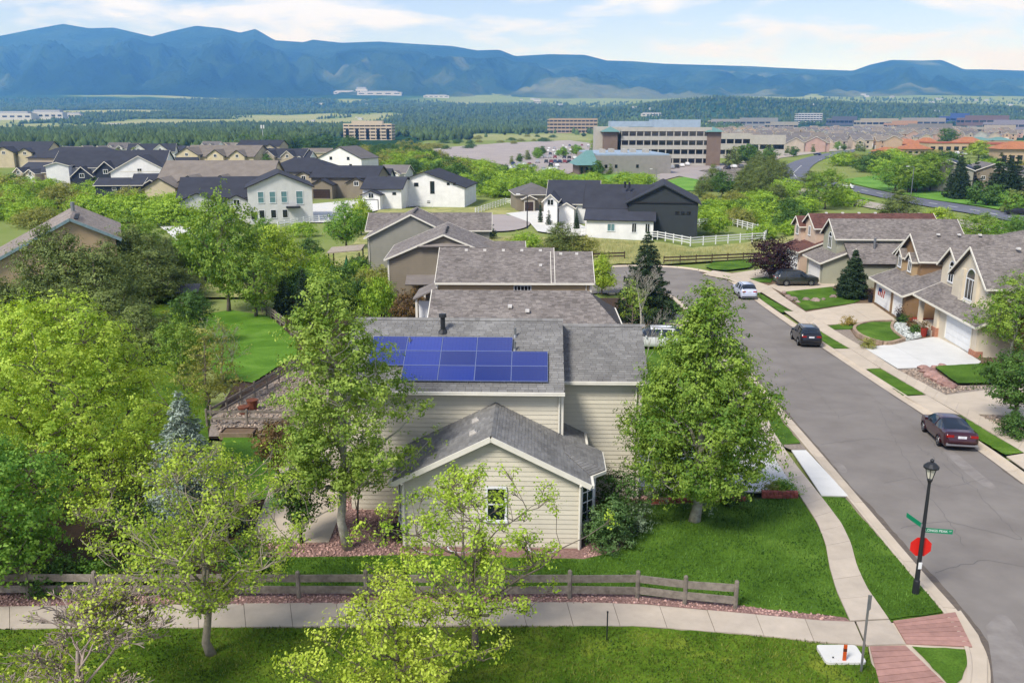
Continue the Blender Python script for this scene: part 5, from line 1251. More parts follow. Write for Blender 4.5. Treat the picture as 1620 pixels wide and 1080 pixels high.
# ================================================================ fences, street furniture, cars, garden things
M_wood = mat('weathered_wood', '8c8377', .95, .2, 5, .5, 25, '655d53', objvar=.15)
M_woodd = mat('dark_brown_wood', '4a3a2f', .95, .2, 5, .5, 25)
M_pvc = mat('white_vinyl', 'd8d8d4', .5, .03, 2)
def fence(name, label, posts, m, ph=1.15, rails=((.35, .28), (.78, .28)), rth=.045, pw=.13, px=True, round_=True, group=None, cat='fence'):
    P = [PB(*p) for p in posts] if px else [Vector((p[0], p[1], g(p[0], p[1]))) for p in posts]
    o = empty(name, P[0], 0, label, cat, group); O = P[0]
    for i, p in enumerate(P):
        q = p - O; mb = MB(); h = ph * rnd.uniform(.97, 1.04)
        if round_: mb.tube([q + Vector((0, 0, -.15)), q + Vector((0, 0, h * .96)), q + Vector((0, 0, h))], [pw * .5, pw * .5, pw * .3], 7)
        else: mb.box(q.x - pw / 2, q.x + pw / 2, q.y - pw / 2, q.y + pw / 2, q.z - .15, q.z + h)
        mb.build('post', m, o)
    for a, b in zip(P, P[1:]):
        for z, hh in rails:
            j = rnd.uniform(-.02, .02)
            MB().beam(a - O + Vector((0, -pw * .3 * 0, z + j)), b - O + Vector((0, 0, z - j)), rth, hh).build('rail', m, o)
    return o
def linepts(a, b, step):
    A, B = PB(*a), PB(*b); n = max(1, round((B - A).length / step)); return [(A.x + (B.x - A.x) * i / n, A.y + (B.y - A.y) * i / n) for i in range(n + 1)]
f1 = linepts((-60, 944), (1008, 946), 2.44); f1 += [(PB(1083, 955).x, PB(1083, 955).y), (PB(1163, 962).x, PB(1163, 962).y)]
fence('split_rail_fence', 'weathered two rail fence along the front walk', f1, M_wood, 1.05, ((.32, .27), (.76, .27)), .05, .16, False)
fence('rail_fence', 'two rail fence above the raised planter boxes', linepts((328, 672), (520, 674), 2.2), M_wood, 1.0, ((.42, .15), (.85, .15)), .05, .15, False)
fence('rail_fence', 'slanting rail fence between garden and bright lawn', linepts((335, 668), (475, 585), 2.2), M_wood, 1.1, ((.42, .15), (.85, .15)), .05, .14, False)
fence('rail_fence', 'short rail fence on the far side of the bright lawn', linepts((415, 492), (452, 520), 2.2), M_wood, 1.1, ((.35, .16), (.65, .16), (.95, .16)), .05, .14, False)
fence('rail_fence', 'short rail fence beside the aspen top', linepts((461, 532), (500, 552), 2.2), M_wood, 1.1, ((.35, .16), (.65, .16), (.95, .16)), .05, .14, False)
fence('rail_fence', 'dark rail fence below the left pines', linepts((262, 402), (330, 405), 2.4), M_woodd, 1.2, ((.4, .14), (.75, .14), (1.1, .14)), .05, .13, False)
fence('rail_fence', 'dark rail fence along the field beyond the street bend', linepts((938, 411), (988, 409), 2.4) , M_woodd, 1.1, ((.4, .2), (.85, .2)), .06, .14, False)
fence('rail_fence', 'long dark rail fence between dry field and street', linepts((1050, 417), (1200, 410), 2.4), M_woodd, 1.1, ((.4, .2), (.85, .2)), .06, .14, False)
# raised planter boxes
for i, (px, py, lb) in enumerate(((378, 688, 'timber planter box left of its twin below the rail fence'), (438, 690, 'timber planter box right of its twin below the rail fence'))):
    b = PB(px, py); o = empty('planter_box', b, 0, lb, 'planter', 'raised planter boxes')
    for j, bb in enumerate(((-.95, .95, -.5, -.43, -.1, .3), (-.95, .95, .43, .5, -.1, .3), (-.95, -.88, -.43, .43, -.1, .3), (.88, .95, -.43, .43, -.1, .3))): BX('plank', M_woodd if j else mat('planter_timber', '8a7763', .9, .15, 5), o, *bb)
    BX('soil', M_dirt, o, -.88, .88, -.43, .43, -.1, .24)
M_rust = mat('rust_steel', '6b3d2a', .9, .2, 4)
for i, (px, py, lb) in enumerate(((386, 654, 'rusty round planter in the gravel garden'), (400, 648, 'taller rusty planter in the gravel garden'))):
    o = empty('metal_planter', PB(px, py), 0, lb, 'planter'); MB().tube([(0, 0, -.05), (0, 0, .45 + i * .2)], [.3, .34], 10).build('drum', M_rust, o); MB().tube([(0, 0, .4 + i * .2), (0, 0, .47 + i * .2)], .37, 10).build('rim', M_rust, o)
# lamp post with signs
b = PB(1448, 938); lp = empty('lamp_post', b, 0, 'black lamp post with lantern at the street corner', 'lamp post'); LH = 4.75
mb = MB(); mb.tube([(0, 0, -.1), (0, 0, .5), (0, 0, .55), (0, 0, 1.2), (0, 0, LH - .5)], [.12, .11, .085, .075, .05], 10); mb.build('pole', M_dark, lp)
mb = MB(); mb.tube([(0, 0, LH - .55), (0, 0, LH - .42), (0, 0, LH - .36)], [.05, .10, .07], 8); mb.build('neck', M_dark, lp)
ln = MB()
for i in range(6):
    a = i * math.pi / 3; ln.beam((.09 * math.cos(a), .09 * math.sin(a), LH - .38), (.19 * math.cos(a), .19 * math.sin(a), LH + .02), .022, .022)
lant = ln.build('lantern', M_dark, lp)
for i in range(6):
    a0, a1 = i * math.pi / 3, (i + 1) * math.pi / 3
    mesh('pane', [(.088 * math.cos(a0), .088 * math.sin(a0), LH - .37), (.088 * math.cos(a1), .088 * math.sin(a1), LH - .37), (.185 * math.cos(a1), .185 * math.sin(a1), LH + .01), (.185 * math.cos(a0), .185 * math.sin(a0), LH + .01)], [(0, 1, 2, 3)], mat('frosted_glass', 'c9c4b4', .35), lant)
mb = MB(); mb.tube([(0, 0, LH + .0), (0, 0, LH + .06), (0, 0, LH + .17), (0, 0, LH + .22), (0, 0, LH + .28), (0, 0, LH + .34)], [.25, .26, .15, .05, .07, .02], 12); mb.build('lantern_cap', M_dark, lp)
mb = MB(); mb.box(-.06, .06, -.095, -.08, 1.0, 1.25); mb.build('notice', M_white, lp)
M_stop = mat('stop_red', 'c8231c', .45, .04, 2); M_sgn = mat('sign_green', '0f7a55', .5, .04, 2); M_alu = mat('sign_aluminium', '8d9094', .5, .06, 4, metal=.4)
ss = empty('stop_sign', b + Vector((.04, .11, 1.75)), -.12, 'plain red octagonal stop sign on the lamp post', 'stop sign')
V = [(.38 * math.cos(R(22.5 + 45 * i)), 0, .38 * math.sin(R(22.5 + 45 * i))) for i in range(8)]
MB().slab(V[::-1], (0, -1, 0), .006).build('plate', M_stop, ss); MB().box(-.05, .05, .0, .03, -.2, .2).build('bracket', M_alu, ss)
def text(parent, s, size, loc, rot, m, name='lettering'):
    c = bpy.data.curves.new(name, 'FONT'); c.body = s; c.size = size; c.align_x = 'CENTER'; c.align_y = 'CENTER'; c.extrude = .0005; c.materials.append(m)
    t0 = bpy.data.objects.new(name, c); COL.objects.link(t0); me = bpy.data.meshes.new_from_object(t0.evaluated_get(bpy.context.evaluated_depsgraph_get())); bpy.data.objects.remove(t0)
    o = link(bpy.data.objects.new(name, me), parent); o.location = loc; o.rotation_euler = rot; return o
sn = empty('street_name_sign', b + Vector((.52, -.02, 2.42)), -.18, 'green LONGS PEAK street name sign on the lamp post', 'street sign')
MB().box(-.46, .46, -.004, .004, -.085, .085).build('blade', M_sgn, sn); text(sn, 'LONGS PEAK', .125, (-.07, -.007, 0), (R(90), 0, 0), M_white); text(sn, 'DR', .06, (.38, -.007, .02), (R(90), 0, 0), M_white)
MB().box(-.49, -.44, -.02, .02, -.06, .06).build('bracket', M_alu, sn)
sn2 = empty('street_name_sign', b + Vector((-.16, .42, 2.62)), R(100), 'green street name sign seen nearly edge on', 'street sign'); MB().box(-.42, .42, -.004, .004, -.085, .085).build('blade', M_sgn, sn2); MB().box(-.45, -.41, -.02, .02, -.05, .05).build('bracket', M_alu, sn2)
# small grey sign on a leaning post
b = PB(1362, 1062); sp = empty('sign_post', b, 0, 'thin grey post with a small sign seen from behind', 'sign'); MB().box(-.03, .03, -.02, .02, -.1, 2.55).build('post', M_metal, sp)
q = MB().box(-.16, .16, -.004, .004, -.24, .24).build('plate', M_alu, sp); q.location = (.03, .02, 2.25); q.rotation_euler[2] = R(48)
b = PB(1330, 1038); ub = empty('utility_vault', b, 0, 'white square utility pad in the park grass', 'utility box')
kx, ky, cr_ = .62, .46, .1; V0 = [(x * (kx - cr_) + cr_ * math.cos(a), y * (ky - cr_) + cr_ * math.sin(a)) for x, y, a0 in ((1, 1, 0), (-1, 1, 90), (-1, -1, 180), (1, -1, 270)) for a in (R(a0), R(a0 + 45), R(a0 + 90))]
MB().slab([(x, y, .11) for x, y in V0], (0, 0, 1), .2).build('lid', M_concw, ub)
MB().box(-.35, -.31, -.25, -.21, .12, .15).build('bolt', M_dark, ub)
mk = empty('marker_post', PB(1335, 1048), 0, 'orange marker post beside the white pad', 'marker'); MB().box(-.05, .05, -.02, .02, -.1, .62).build('post', mat('orange_plastic', 'c2501c', .6), mk); MB().box(-.052, .052, -.022, .022, .4, .5).build('band', mat('dark_band', '5a2a18'), mk)
tp = empty('steel_stake', PB(960, 1012), 0, 'thin dark steel stake in the park grass', 'stake'); MB().tube([(0, 0, -.1), (0, 0, 1.0)], .022, 6).build('rod', M_dark, tp); MB().tube([(0, 0, .98), (0, 0, 1.03)], .03, 6).build('cap', M_dark, tp)
# garden things by the wing
gb = empty('garden_bench', PB(622, 858), .3, 'small dark garden seat beside the wing corner', 'bench'); 
for z in (.42, .48): pass
for i in range(3): MB().box(-.35, .35, -.18 + i * .13, -.08 + i * .13, .40, .43).build('slat', M_dark, gb)
for x in (-.3, .3):
    for y in (-.15, .15): MB().box(x - .02, x + .02, y - .02, y + .02, -.05, .4).build('leg', M_dark, gb)
for i in range(2): MB().box(-.35, .35, .2, .22, .5 + i * .14, .6 + i * .14).build('back_slat', M_dark, gb)
hk = empty('garden_stake', PB(598, 864), 0, 'dark curly garden stake in the red gravel', 'ornament'); MB().tube([(0, 0, -.1), (0, 0, .9), (.05, 0, 1.0), (.14, 0, 1.02), (.2, 0, .94), (.17, 0, .86)], .02, 5).build('hook', M_dark, hk); MB().tube([(-.12, 0, .02), (.12, 0, .02)], .03, 5).build('foot', M_dark, hk)
hb = empty('hanging_basket', (3.72 - .0, 32.0, 1.15), 0, 'hanging basket of orange flowers on the bay window', 'flower basket'); MB().tube([(0, 0, -.12), (0, 0, -.02), (0, 0, .06)], [.08, .18, .2], 9).build('bowl', mat('basket_brown', '5c4027', .9), hb)
_r = np.random.default_rng(3); leafmesh('flowers', _r.normal(0, .1, (260, 3)) + np.array([0, 0, .1]), .08, leafmat('orange_petal', 'a4571c', 'd99a3a', .3), hb, _r)
MB().tube([(0, 0, .05), (-.25, 0, .5)], .008, 4).build('bracket', M_dark, hb)
# red block edging at the driveway and boulders
def boulder(label, p, s, m, group, seed, name='boulder'):
    r_ = np.random.default_rng(seed); n = 8; V = []; F = []
    for i, (h, k) in enumerate(((-.3, .75), (.05, 1.0), (.35, .92), (.62, .55))):
        for j in range(n):
            a = 2 * math.pi * j / n + .2 * i; q = k * r_.uniform(.8, 1.15); V.append((math.cos(a) * q * s, math.sin(a) * q * s * .8, h * s * r_.uniform(.85, 1.1)))
    V.append((0, 0, .68 * s))
    for i in range(3):
        for j in range(n): F.append((i * n + j, i * n + (j + 1) % n, (i + 1) * n + (j + 1) % n, (i + 1) * n + j))
    for j in range(n): F.append((3 * n + j, 3 * n + (j + 1) % n, 4 * n))
    o = mesh(name, V, F, m); o.location = p; o.rotation_euler[2] = r_.uniform(0, 6); return tag(o, label, 'boulder', group)
for i, (px, py, s) in enumerate(((1462, 584, .55), (1468, 590, .7), (1475, 597, .75), (1484, 603, .75), (1492, 608, .7), (1500, 611, .6), (1506, 613, .5), (1478, 582, .35), (1490, 579, .35))):
    boulder('pink boulder %s the lawn of the arched window house' % (['holding the corner of', 'second along', 'third along', 'fourth along', 'fifth along', 'sixth along', 'last along', 'small one behind', 'smaller one topping'][i]), PB(px, py), s * .95, mat('pink_boulder', 'a5857a', .95, .2, 2, .6, 8, '7b5d55', objvar=.2), 'boulders along the raised lawn', 300 + i)
for i, (px, py) in enumerate(((1240, 463), (1247, 470), (1254, 474), (1262, 478), (1275, 474), (1290, 476), (1303, 474), (1318, 470), (1330, 467), (1345, 466))):
    boulder('pale stone in the lawn below the spruce, %s from the grey suv' % (['first', 'second', 'third', 'fourth', 'fifth', 'sixth', 'seventh', 'eighth', 'ninth', 'tenth'][i]), PB(px, py), .32 + .12 * (i % 3), M_boul, 'stones scattered on the lawn', 330 + i)
for i, (px, py) in enumerate(((70, 926), (100, 923), (128, 925), (58, 905), (165, 920), (185, 924))):
    boulder('grey garden stone behind the fence, %s from the picture edge' % (['second', 'third', 'fourth', 'first', 'fifth', 'sixth'][i]), PB(px, py), .26 + .05 * (i % 3), M_boul, 'stones behind the fence', 350 + i)
M_blk = mat('red_block', '9a5648', .95, .12, 4, .5, 20, objvar=.2)
A, B = PB(1205, 786), PB(1262, 787); ed = empty('block_edging', A, 0, 'low red block edging below the white driveway', 'edging')
n = 9
for r_i in range(2):
    for i in range(n):
        p0, p1 = A.lerp(B, (i + .04) / n) - A, A.lerp(B, (i + .96) / n) - A; MB().beam(p0 + Vector((0, .05 * r_i, .07 + .15 * r_i)), p1 + Vector((0, .05 * r_i, .07 + .15 * r_i)), .2, .145).build('block', M_blk, ed)
A, B = PB(1030, 795), PB(1180, 792); ed2 = empty('block_edging', A, 0, 'red block edging behind the cottonwood trunk', 'edging')
for i in range(22):
    p0, p1 = A.lerp(B, (i + .04) / 22) - A, A.lerp(B, (i + .96) / 22) - A; MB().beam(p0 + Vector((0, 0, .1)), p1 + Vector((0, 0, .1)), .2, .2).build('block', M_blk, ed2)
# stone edging round the raised round lawn
ring = smoothpx([(1411, 511), (1378, 512), (1356, 517), (1349, 524), (1362, 535), (1384, 543), (1405, 547), (1430, 540)], 2)
P = resample([G2(p) for p in ring], .45); ro = empty('stone_edging', P[0], 0, 'curved stone edging round the raised lawn', 'edging')
for a, b2 in zip(P, P[1:]):
    MB().beam(a.lerp(b2, .04) - P[0] + Vector((0, 0, .12)), a.lerp(b2, .96) - P[0] + Vector((0, 0, .12)), .28, .42).build('block', mat('tan_edging_block', 'a08b76', .95, .12, 4, .4, objvar=.15), ro)
P2 = resample([G2(p) for p in smoothpx([(1413, 513), (1409, 521), (1415, 530), (1430, 540)], 2)], .45); ro2 = empty('stone_edging', P2[0], 0, 'short stone edging beside the white rock bed', 'edging')
for a, b2 in zip(P2, P2[1:]): MB().beam(a.lerp(b2, .04) - P2[0] + Vector((0, 0, .15)), a.lerp(b2, .96) - P2[0] + Vector((0, 0, .15)), .25, .4).build('block', MATS['tan_edging_block'], ro2)
lawnbed = bed('white rock bed with red flowers beside the porch', [(1412, 513), (1436, 506), (1462, 525), (1457, 534), (1432, 540), (1416, 530)], mat('white_rock', 'a8aca4', .95, .2, 6, .8, 20), 'rock_bed', .02)
stones('white rocks beside the porch', [(1413, 514), (1436, 508), (1460, 526), (1456, 533), (1432, 538), (1417, 529)], 26, mat('white_rock_stone', 'b4b8b2', .95, .1, 4, island=.3), (.1, .22), .02)
for i, (px, py, lf, lb) in enumerate(((1441, 519, L_rust, 'rust coloured shrub in the white rock bed'), (1447, 527, L_drk, 'dark shrub in the white rock bed'), (1430, 511, L_drk, 'small dark shrub by the brown wall'), (1452, 515, leafmat('red_flower', '8a2418', 'b5402c', .3), 'red flowering shrub in the white rock bed'), (1373, 551, L_oako, 'round olive bush at the white driveway corner'), (1343, 514, leafmat('straw_grass', '8a7a3c', 'b39a52', .3), 'straw coloured ornamental grass beside the tan driveway'))):
    shrub('garden_shrub', lb, PB(px, py), .55, .75, lf, 380 + i, 24, 40, .12)
for i, (px, py, lb) in enumerate(((1422, 508, 'dark potted plant at the brown garage corner'), (1377, 477, 'dark potted plant beyond the flag garage'), (1461, 531, 'red flower pot on the porch step'))):
    o = empty('flower_pot', PB(px, py), 0, lb, 'flower pot'); MB().tube([(0, 0, -.05), (0, 0, .7), (0, 0, .75)], [.22, .32, .33], 10).build('pot', M_dark if i < 2 else mat('red_clay', '8c2f22', .8), o); _r = np.random.default_rng(40 + i); leafmesh('plant', _r.normal(0, .22, (300, 3)) + np.array([0, 0, 1.05]), .12, L_red if i < 2 else L_rust, o, _r)
# flag on the brown garage
fl = empty('flag', bR3 + Vector((-.15, 4.2, 2.15)), 0, 'small american flag hanging beside the garage door', 'flag')
MB().tube([(.1, 0, 0), (-.9, -.1, .55)], .02, 6).build('pole', mat('flag_pole', '8a7a60'), fl)
M_fr, M_fw, M_fb = mat('flag_red', 'a5282c', .8), mat('flag_white', 'd5d0cc', .8), mat('flag_blue', '27325e', .8)
for i in range(7):
    t0, t1 = i / 7, (i + .98) / 7; a0 = Vector((-.15 - .7 * t0, -.02 - .08 * t0, .09 + .41 * t0)); a1 = Vector((-.15 - .7 * t1, -.02 - .08 * t1, .09 + .41 * t1))
    mesh('stripe', [a0, a1, a1 + Vector((.05, .30, -.85)), a0 + Vector((.05, .30, -.85))], [(0, 1, 2, 3)], M_fr if i % 2 == 0 else M_fw, fl)
mesh('canton', [Vector((-.5, -.08, .30)), Vector((-.86, -.12, .51)), Vector((-.84, .04, .10)), Vector((-.48, .06, -.1))], [(0, 1, 2, 3)], M_fb, fl)

# ---------------------------------------------------------------- cars
def make_car(name, label, loc, rz, paint, kind='sedan', tail='8a1a16', chrome=False, plate=True):
    """nose towards +y. lofted body with glazed cabin, wheels, lamps"""
    o = empty(name, loc, rz, label, 'car'); M_gl = glassmat('car_glass', '20262c', .05); M_ty = mat('tyre_rubber', '17171a', .85); M_rim = mat('alloy_rim', 'a7a9ac', .35, .05, 6, metal=.8); M_tl = mat('tail_lamp_' + tail, tail, .25, .05, 3); M_hd = mat('head_lamp', 'c9ccd0', .2); M_pl = mat('licence_plate', 'd0cfd2', .6); M_blk = mat('car_black_trim', '16171a', .6)
    if kind == 'sedan':
        L, W_ = 4.85, 1.83; X = [-2.42, -2.36, -2.2, -1.75, -1.35, -.55, .15, .6, 1.1, 1.35, 2.0, 2.3, 2.42]
        top = [.62, .86, 1.02, 1.07, 1.22, 1.44, 1.46, 1.40, 1.10, 1.00, .90, .80, .58]; belt = [.6, .84, .95, .98, .98, .96, .94, .93, .95, .96, .88, .78, .56]; hw = [.74, .83, .89, .91, .915, .915, .915, .915, .91, .90, .87, .78, .66]
        roofw = [.70, .78, .80, .76, .66, .60, .60, .62, .72, .78, .76, .70, .6]; glass = (-1.72, 1.18); axles = (-1.38, 1.42); wr_ = .33
    else:
        L, W_ = (4.75, 1.9) if kind == 'suv' else (5.2, 2.0); k = L / 4.75; hh = 1.0 if kind == 'suv' else 1.08
        X = [x * k for x in (-2.37, -2.33, -2.2, -1.95, -1.6, -.6, .2, .55, 1.0, 1.2, 1.9, 2.25, 2.37)]
        top = [t_ * hh for t_ in (.7, 1.02, 1.15, 1.60, 1.68, 1.71, 1.68, 1.60, 1.25, 1.14, 1.05, .92, .65)]; belt = [t_ * hh for t_ in (.68, 1.0, 1.10, 1.08, 1.07, 1.04, 1.02, 1.01, 1.04, 1.06, 1.02, .9, .63)]
        hw = [w_ * W_ / 1.9 for w_ in (.78, .88, .92, .94, .95, .95, .95, .95, .94, .93, .90, .82, .7)]; roofw = [w_ * W_ / 1.9 for w_ in (.74, .82, .80, .70, .68, .68, .68, .68, .76, .82, .80, .74, .64)]; glass = (-2.2 * k, 1.06 * k); axles = (-1.38 * k, 1.42 * k); wr_ = .37
    xs = np.linspace(X[0], X[-1], 44); T = np.interp(xs, X, top); Bl = np.minimum(np.interp(xs, X, belt), T - .01); Wd = np.interp(xs, X, hw); Rw = np.interp(xs, X, roofw)
    bot = np.interp(xs, [X[0], X[1], X[2], X[-3], X[-2], X[-1]], [.42, .30, .22, .22, .28, .40])
    rings = []
    for x, t_, bl, wd, rw, bo in zip(xs, T, Bl, Wd, Rw, bot):
        md = bo + (bl - bo) * .45; c = t_ - bl
        prof = [(0, bo), (wd * .86, bo), (wd * .97, bo + .10), (wd, md), (wd * .99, bl - .12), (wd * .955, bl), (wd * .955 + (rw - wd * .955) * .5, bl + c * .52), (rw + .02, bl + c * .88), (rw * .88, t_ - .012 * (c > .1)), (rw * .45, t_ + .012), (0, t_ + .016)]
        rings.append([(q, x, z) for q, z in prof])
    V = []; n = 11
    for r_ in rings: V += [(q, y, z) for q, y, z in r_] + [(-q, y, z) for q, y, z in r_[1:-1]][::-1]
    m_ = 2 * n - 2; body, side, front, rear = [], [], [], []
    for i in range(len(xs) - 1):
        ym = (xs[i] + xs[i + 1]) / 2; sl = (T[i + 1] - T[i]) / (xs[i + 1] - xs[i]); cab = T[i] - Bl[i] > .16 and T[i + 1] - Bl[i + 1] > .16
        for j in range(m_):
            f = (i * m_ + j, i * m_ + (j + 1) % m_, (i + 1) * m_ + (j + 1) % m_, (i + 1) * m_ + j)
            jj = j if j < n - 1 else m_ - 1 - j
            inside = glass[0] < ym < glass[1]
            if cab and inside and jj in (5, 6): side.append(f)
            elif inside and jj in (7, 8, 9) and abs(sl) > .22 and (T[i] - Bl[i] > .08): (front if sl < 0 else rear).append(f)
            else: body.append(f)
    body.append(tuple(range(m_ - 1, -1, -1))); body.append(tuple((len(xs) - 1) * m_ + j for j in range(m_)))
    bd = mesh('body', V, body, paint, o, True)
    def sub(nm, F, mm):
        if not F: return
        ids = sorted({i for f in F for i in f}); mp_ = {v: k for k, v in enumerate(ids)}
        mesh(nm, [V[i] for i in ids], [tuple(mp_[i] for i in f) for f in F], mm, o, True)
    sub('side_window', [f for f in side if V[f[0]][0] + V[f[1]][0] > 0], M_gl); sub('side_window', [f for f in side if V[f[0]][0] + V[f[1]][0] <= 0], M_gl); sub('windscreen', front, M_gl); sub('rear_window', rear, M_gl)
    mbp = MB()
    for xx in ([-.45] if kind == 'sedan' else [-.55, -1.5]):
        for s in (-1, 1):
            w0 = np.interp(xx, X, hw) * .955; r0 = np.interp(xx, X, roofw); z0, z1 = np.interp(xx, X, belt), np.interp(xx, X, top); mbp.beam((s * (w0 + .004), xx, z0), (s * (r0 + .03), xx - .06, z1 - .05), .05, .10, (0, 1, 0))
    mbp.build('door_pillar', paint, o)
    for y in axles:
        for s in (-1, 1):
            wx_ = np.interp(y, X, hw); w_ = MB(); w_.tube([(s * (wx_ - .24), y, wr_), (s * (wx_ - .22), y, wr_), (s * (wx_ + .0), y, wr_), (s * (wx_ + .02), y, wr_)], [wr_ * .9, wr_, wr_, wr_ * .88], 20); wh = w_.build('wheel', M_ty, o)
            rm = MB(); c = Vector((s * (wx_ + .024), y, wr_)); rm.tube([c - Vector((s * .02, 0, 0)), c], [wr_ * .66, wr_ * .64], 16)
            rm.build('rim', M_rim, wh); hb_ = MB()
            for q in range(5):
                a = 2 * math.pi * q / 5; hb_.add([c + Vector((s * .004, math.cos(a + d) * wr_ * k2, math.sin(a + d) * wr_ * k2)) for d, k2 in ((-.22, .22), (.22, .22), (.34, .58), (-.34, .58))], [(0, 1, 2, 3)])
            hb_.build('rim_gap', M_blk, wh)
            ar = MB(); ar.tube([(s * (wx_ + .006), y + math.cos(a) * wr_ * 1.12, wr_ + math.sin(a) * wr_ * 1.12) for a in np.linspace(-.1, math.pi + .1, 13)], .035, 4); ar.build('wheel_arch', M_blk if kind != 'sedan' else paint, o)
    def pan(nm, x0, x1, z0, z1, y, mm, d=.03): return MB().box(x0, x1, y - d, y + d, z0, z1).build(nm, mm, o)
    zt = .92 if kind == 'sedan' else 1.05; yb = X[1] + .02
    for s in (-1, 1):
        a, c = sorted((s * .42, s * .80)); pan('tail_light', a, c, zt - .14, zt - .01, yb, M_tl); a, c = sorted((s * .42, s * .74)); pan('headlight', a, c, .62, .76, X[-2] + .02, M_hd)
        MB().box(*sorted((s * (hw[7] - .02), s * (hw[7] + .17))), X[7] + .02, X[7] + .14, belt[7] + .02, belt[7] + .16).build('wing_mirror', paint, o)
    if plate: pan('number_plate', -.22, .22, zt - .18, zt - .05, yb - .035, M_pl, .012)
    pan('bumper', -.8, .8, .34, .44, X[0] + .03, M_rim if chrome else M_blk, .03)
    for s in (-1, 1):
        for xx in ([-.2] if kind == 'sedan' else [-.35]):
            w0 = np.interp(xx, X, hw); MB().box(*sorted((s * w0 - .005, s * w0 + s * .015)), xx - .1, xx + .08, .84, .88).build('door_handle', paint, o)
    if kind != 'sedan':
        for s in (-1, 1): MB().beam((s * .62, X[3] + .2, top[4] + .04), (s * .62, X[6], top[5] + .03), .04, .04).build('roof_rail', M_blk if kind == 'big' else M_rim, o)
    return o
def paintmat(n, c, metal=.35): return mat('car_paint_' + n, c, .28, .03, 1, metal=metal, coat=.8, spec=.5)
def street_z(x, y, off=-.118): return Vector((x, y, g(x, y) + off))
def place_car(px_r, px_f, *a, **k):
    A, B = G(*px_r), G(*px_f); d = Vector((B.x - A.x, B.y - A.y, 0)).normalized(); rz = math.atan2(-d.x, d.y); L = 4.8
    side = k.pop('side', 0); c = Vector((A.x, A.y, 0)) + d * k.pop('fwd', 2.3) + Vector((d.y, -d.x, 0)) * side
    o = make_car(a[0], a[1], street_z(c.x, c.y, k.pop('off', -.118)), rz, *a[2:], **k); s = (g(c.x + d.x, c.y + d.y) - g(c.x - d.x, c.y - d.y)) / 2; o.rotation_euler = (math.atan(s), 0, rz); o.rotation_mode = 'XYZ'; return o
place_car((1520, 711), (1476, 672), 'sedan_car', 'dark maroon sedan parked on the street', paintmat('maroon', '38101a', .2), 'sedan', chrome=True)
place_car((1283, 548), (1253, 520), 'parked_suv', 'black suv parked behind the cottonwood', paintmat('black', '0e0f16'), 'suv')
place_car((1185, 473), (1166, 458), 'parked_suv', 'silver white suv parked far up the street', paintmat('silver', 'c3c9da', .2), 'suv', 'a9252c')
A = G(1226, 451); o = make_car('parked_suv', 'dark grey suv parked on the driveway beside the plum', Vector((A.x + 2.6, A.y + .2, g(A.x, A.y) + .03)), R(-88), paintmat('graphite', '3a3c38'), 'big'); 
A = G(1035, 552); o = make_car('parked_suv', 'white suv behind the bare birch branches', Vector((A.x, A.y + .6, g(A.x, A.y) + .03)), R(84), paintmat('white', 'd6d6d4', .05), 'big')
# ================================================================ middle distance: fields, roads, estate, offices, town
def sheet(name, label, poly, m, off=.0, step=6, sm=0): 
    if sm: poly = smoothpx(poly + [poly[0]], sm)[:-1]
    return tag(drape(name, poly, m, off, step=step), label, None, None, 'structure')
M_pkl = mat('pale_asphalt', '9a918c', .95, .08, .08, .1, 10); M_dka = mat('dark_asphalt', '62646e', .9, .06, .06); M_rdl = mat('concrete_road', 'a39a8d', .95, .06, .05)
M_far_lawn = grassmat('far_lawn', '4f7a2a', '66903a', '86a44e', .06)
sheet('dry_field', 'dry grass field between the dark rail fence and the white houses', [(740, 372), (935, 376), (1040, 382), (1095, 392), (1215, 380), (1260, 372), (1290, 385), (1230, 404), (1195, 409), (1050, 418), (980, 417), (930, 422), (800, 400), (740, 390)], M_dry, .02, 4)
sheet('dry_field', 'dry grassy slope below the grey house balcony', [(360, 420), (520, 400), (560, 385), (600, 330), (760, 328), (830, 330), (800, 345), (720, 350), (620, 352), (560, 440), (400, 470), (300, 470), (280, 410)], M_dry, .0, 4)
sheet('cul_de_sac', 'pinkish round end of the estate street', [(700, 352), (745, 345), (790, 338), (830, 342), (842, 352), (830, 362), (790, 367), (740, 364), (700, 362)], M_pkl, .04, 5, 2)
sheet('driveway', 'white concrete drives in front of the black and white houses', [(800, 338), (850, 332), (905, 350), (960, 372), (900, 374), (850, 366), (838, 352)], M_concw, .06, 5)
sheet('driveway', 'white concrete yard before the long white house', [(470, 325), (600, 312), (700, 322), (600, 332), (530, 352), (480, 352)], M_concw, .04, 5)
sheet('driveway', 'white concrete drive beside the pale grey house', [(250, 330), (300, 335), (320, 372), (280, 380), (245, 352)], M_concw, .04, 5)
sheet('street', 'pale street through the far left estate', [(-40, 285), (60, 275), (200, 296), (300, 330), (280, 336), (180, 304), (60, 290), (-40, 296)], M_rdl, .03, 6)
sheet('parking_lot', 'pinkish car park in front of the offices', [(640, 240), (720, 232), (800, 226), (900, 222), (945, 228), (960, 240), (930, 262), (900, 275), (850, 276), (800, 262), (740, 250), (680, 258), (655, 262)], M_pkl, .05, 9)
sheet('parking_lot', 'grey car park beside the brick entrance', [(1060, 262), (1130, 258), (1200, 262), (1190, 285), (1120, 288), (1060, 276)], M_pkl, .05, 9)
sheet('avenue', 'dark blue grey avenue swinging round the trees', [(1353, 236), (1291, 245), (1247, 258), (1231, 272), (1238, 286), (1262, 292), (1300, 294), (1335, 300), (1397, 313), (1444, 323), (1550, 340), (1660, 362), (1660, 348), (1550, 328), (1444, 312), (1397, 303), (1340, 291), (1310, 287), (1285, 280), (1278, 270), (1290, 258), (1310, 249), (1353, 241)], M_dka, .06, 6, 1)
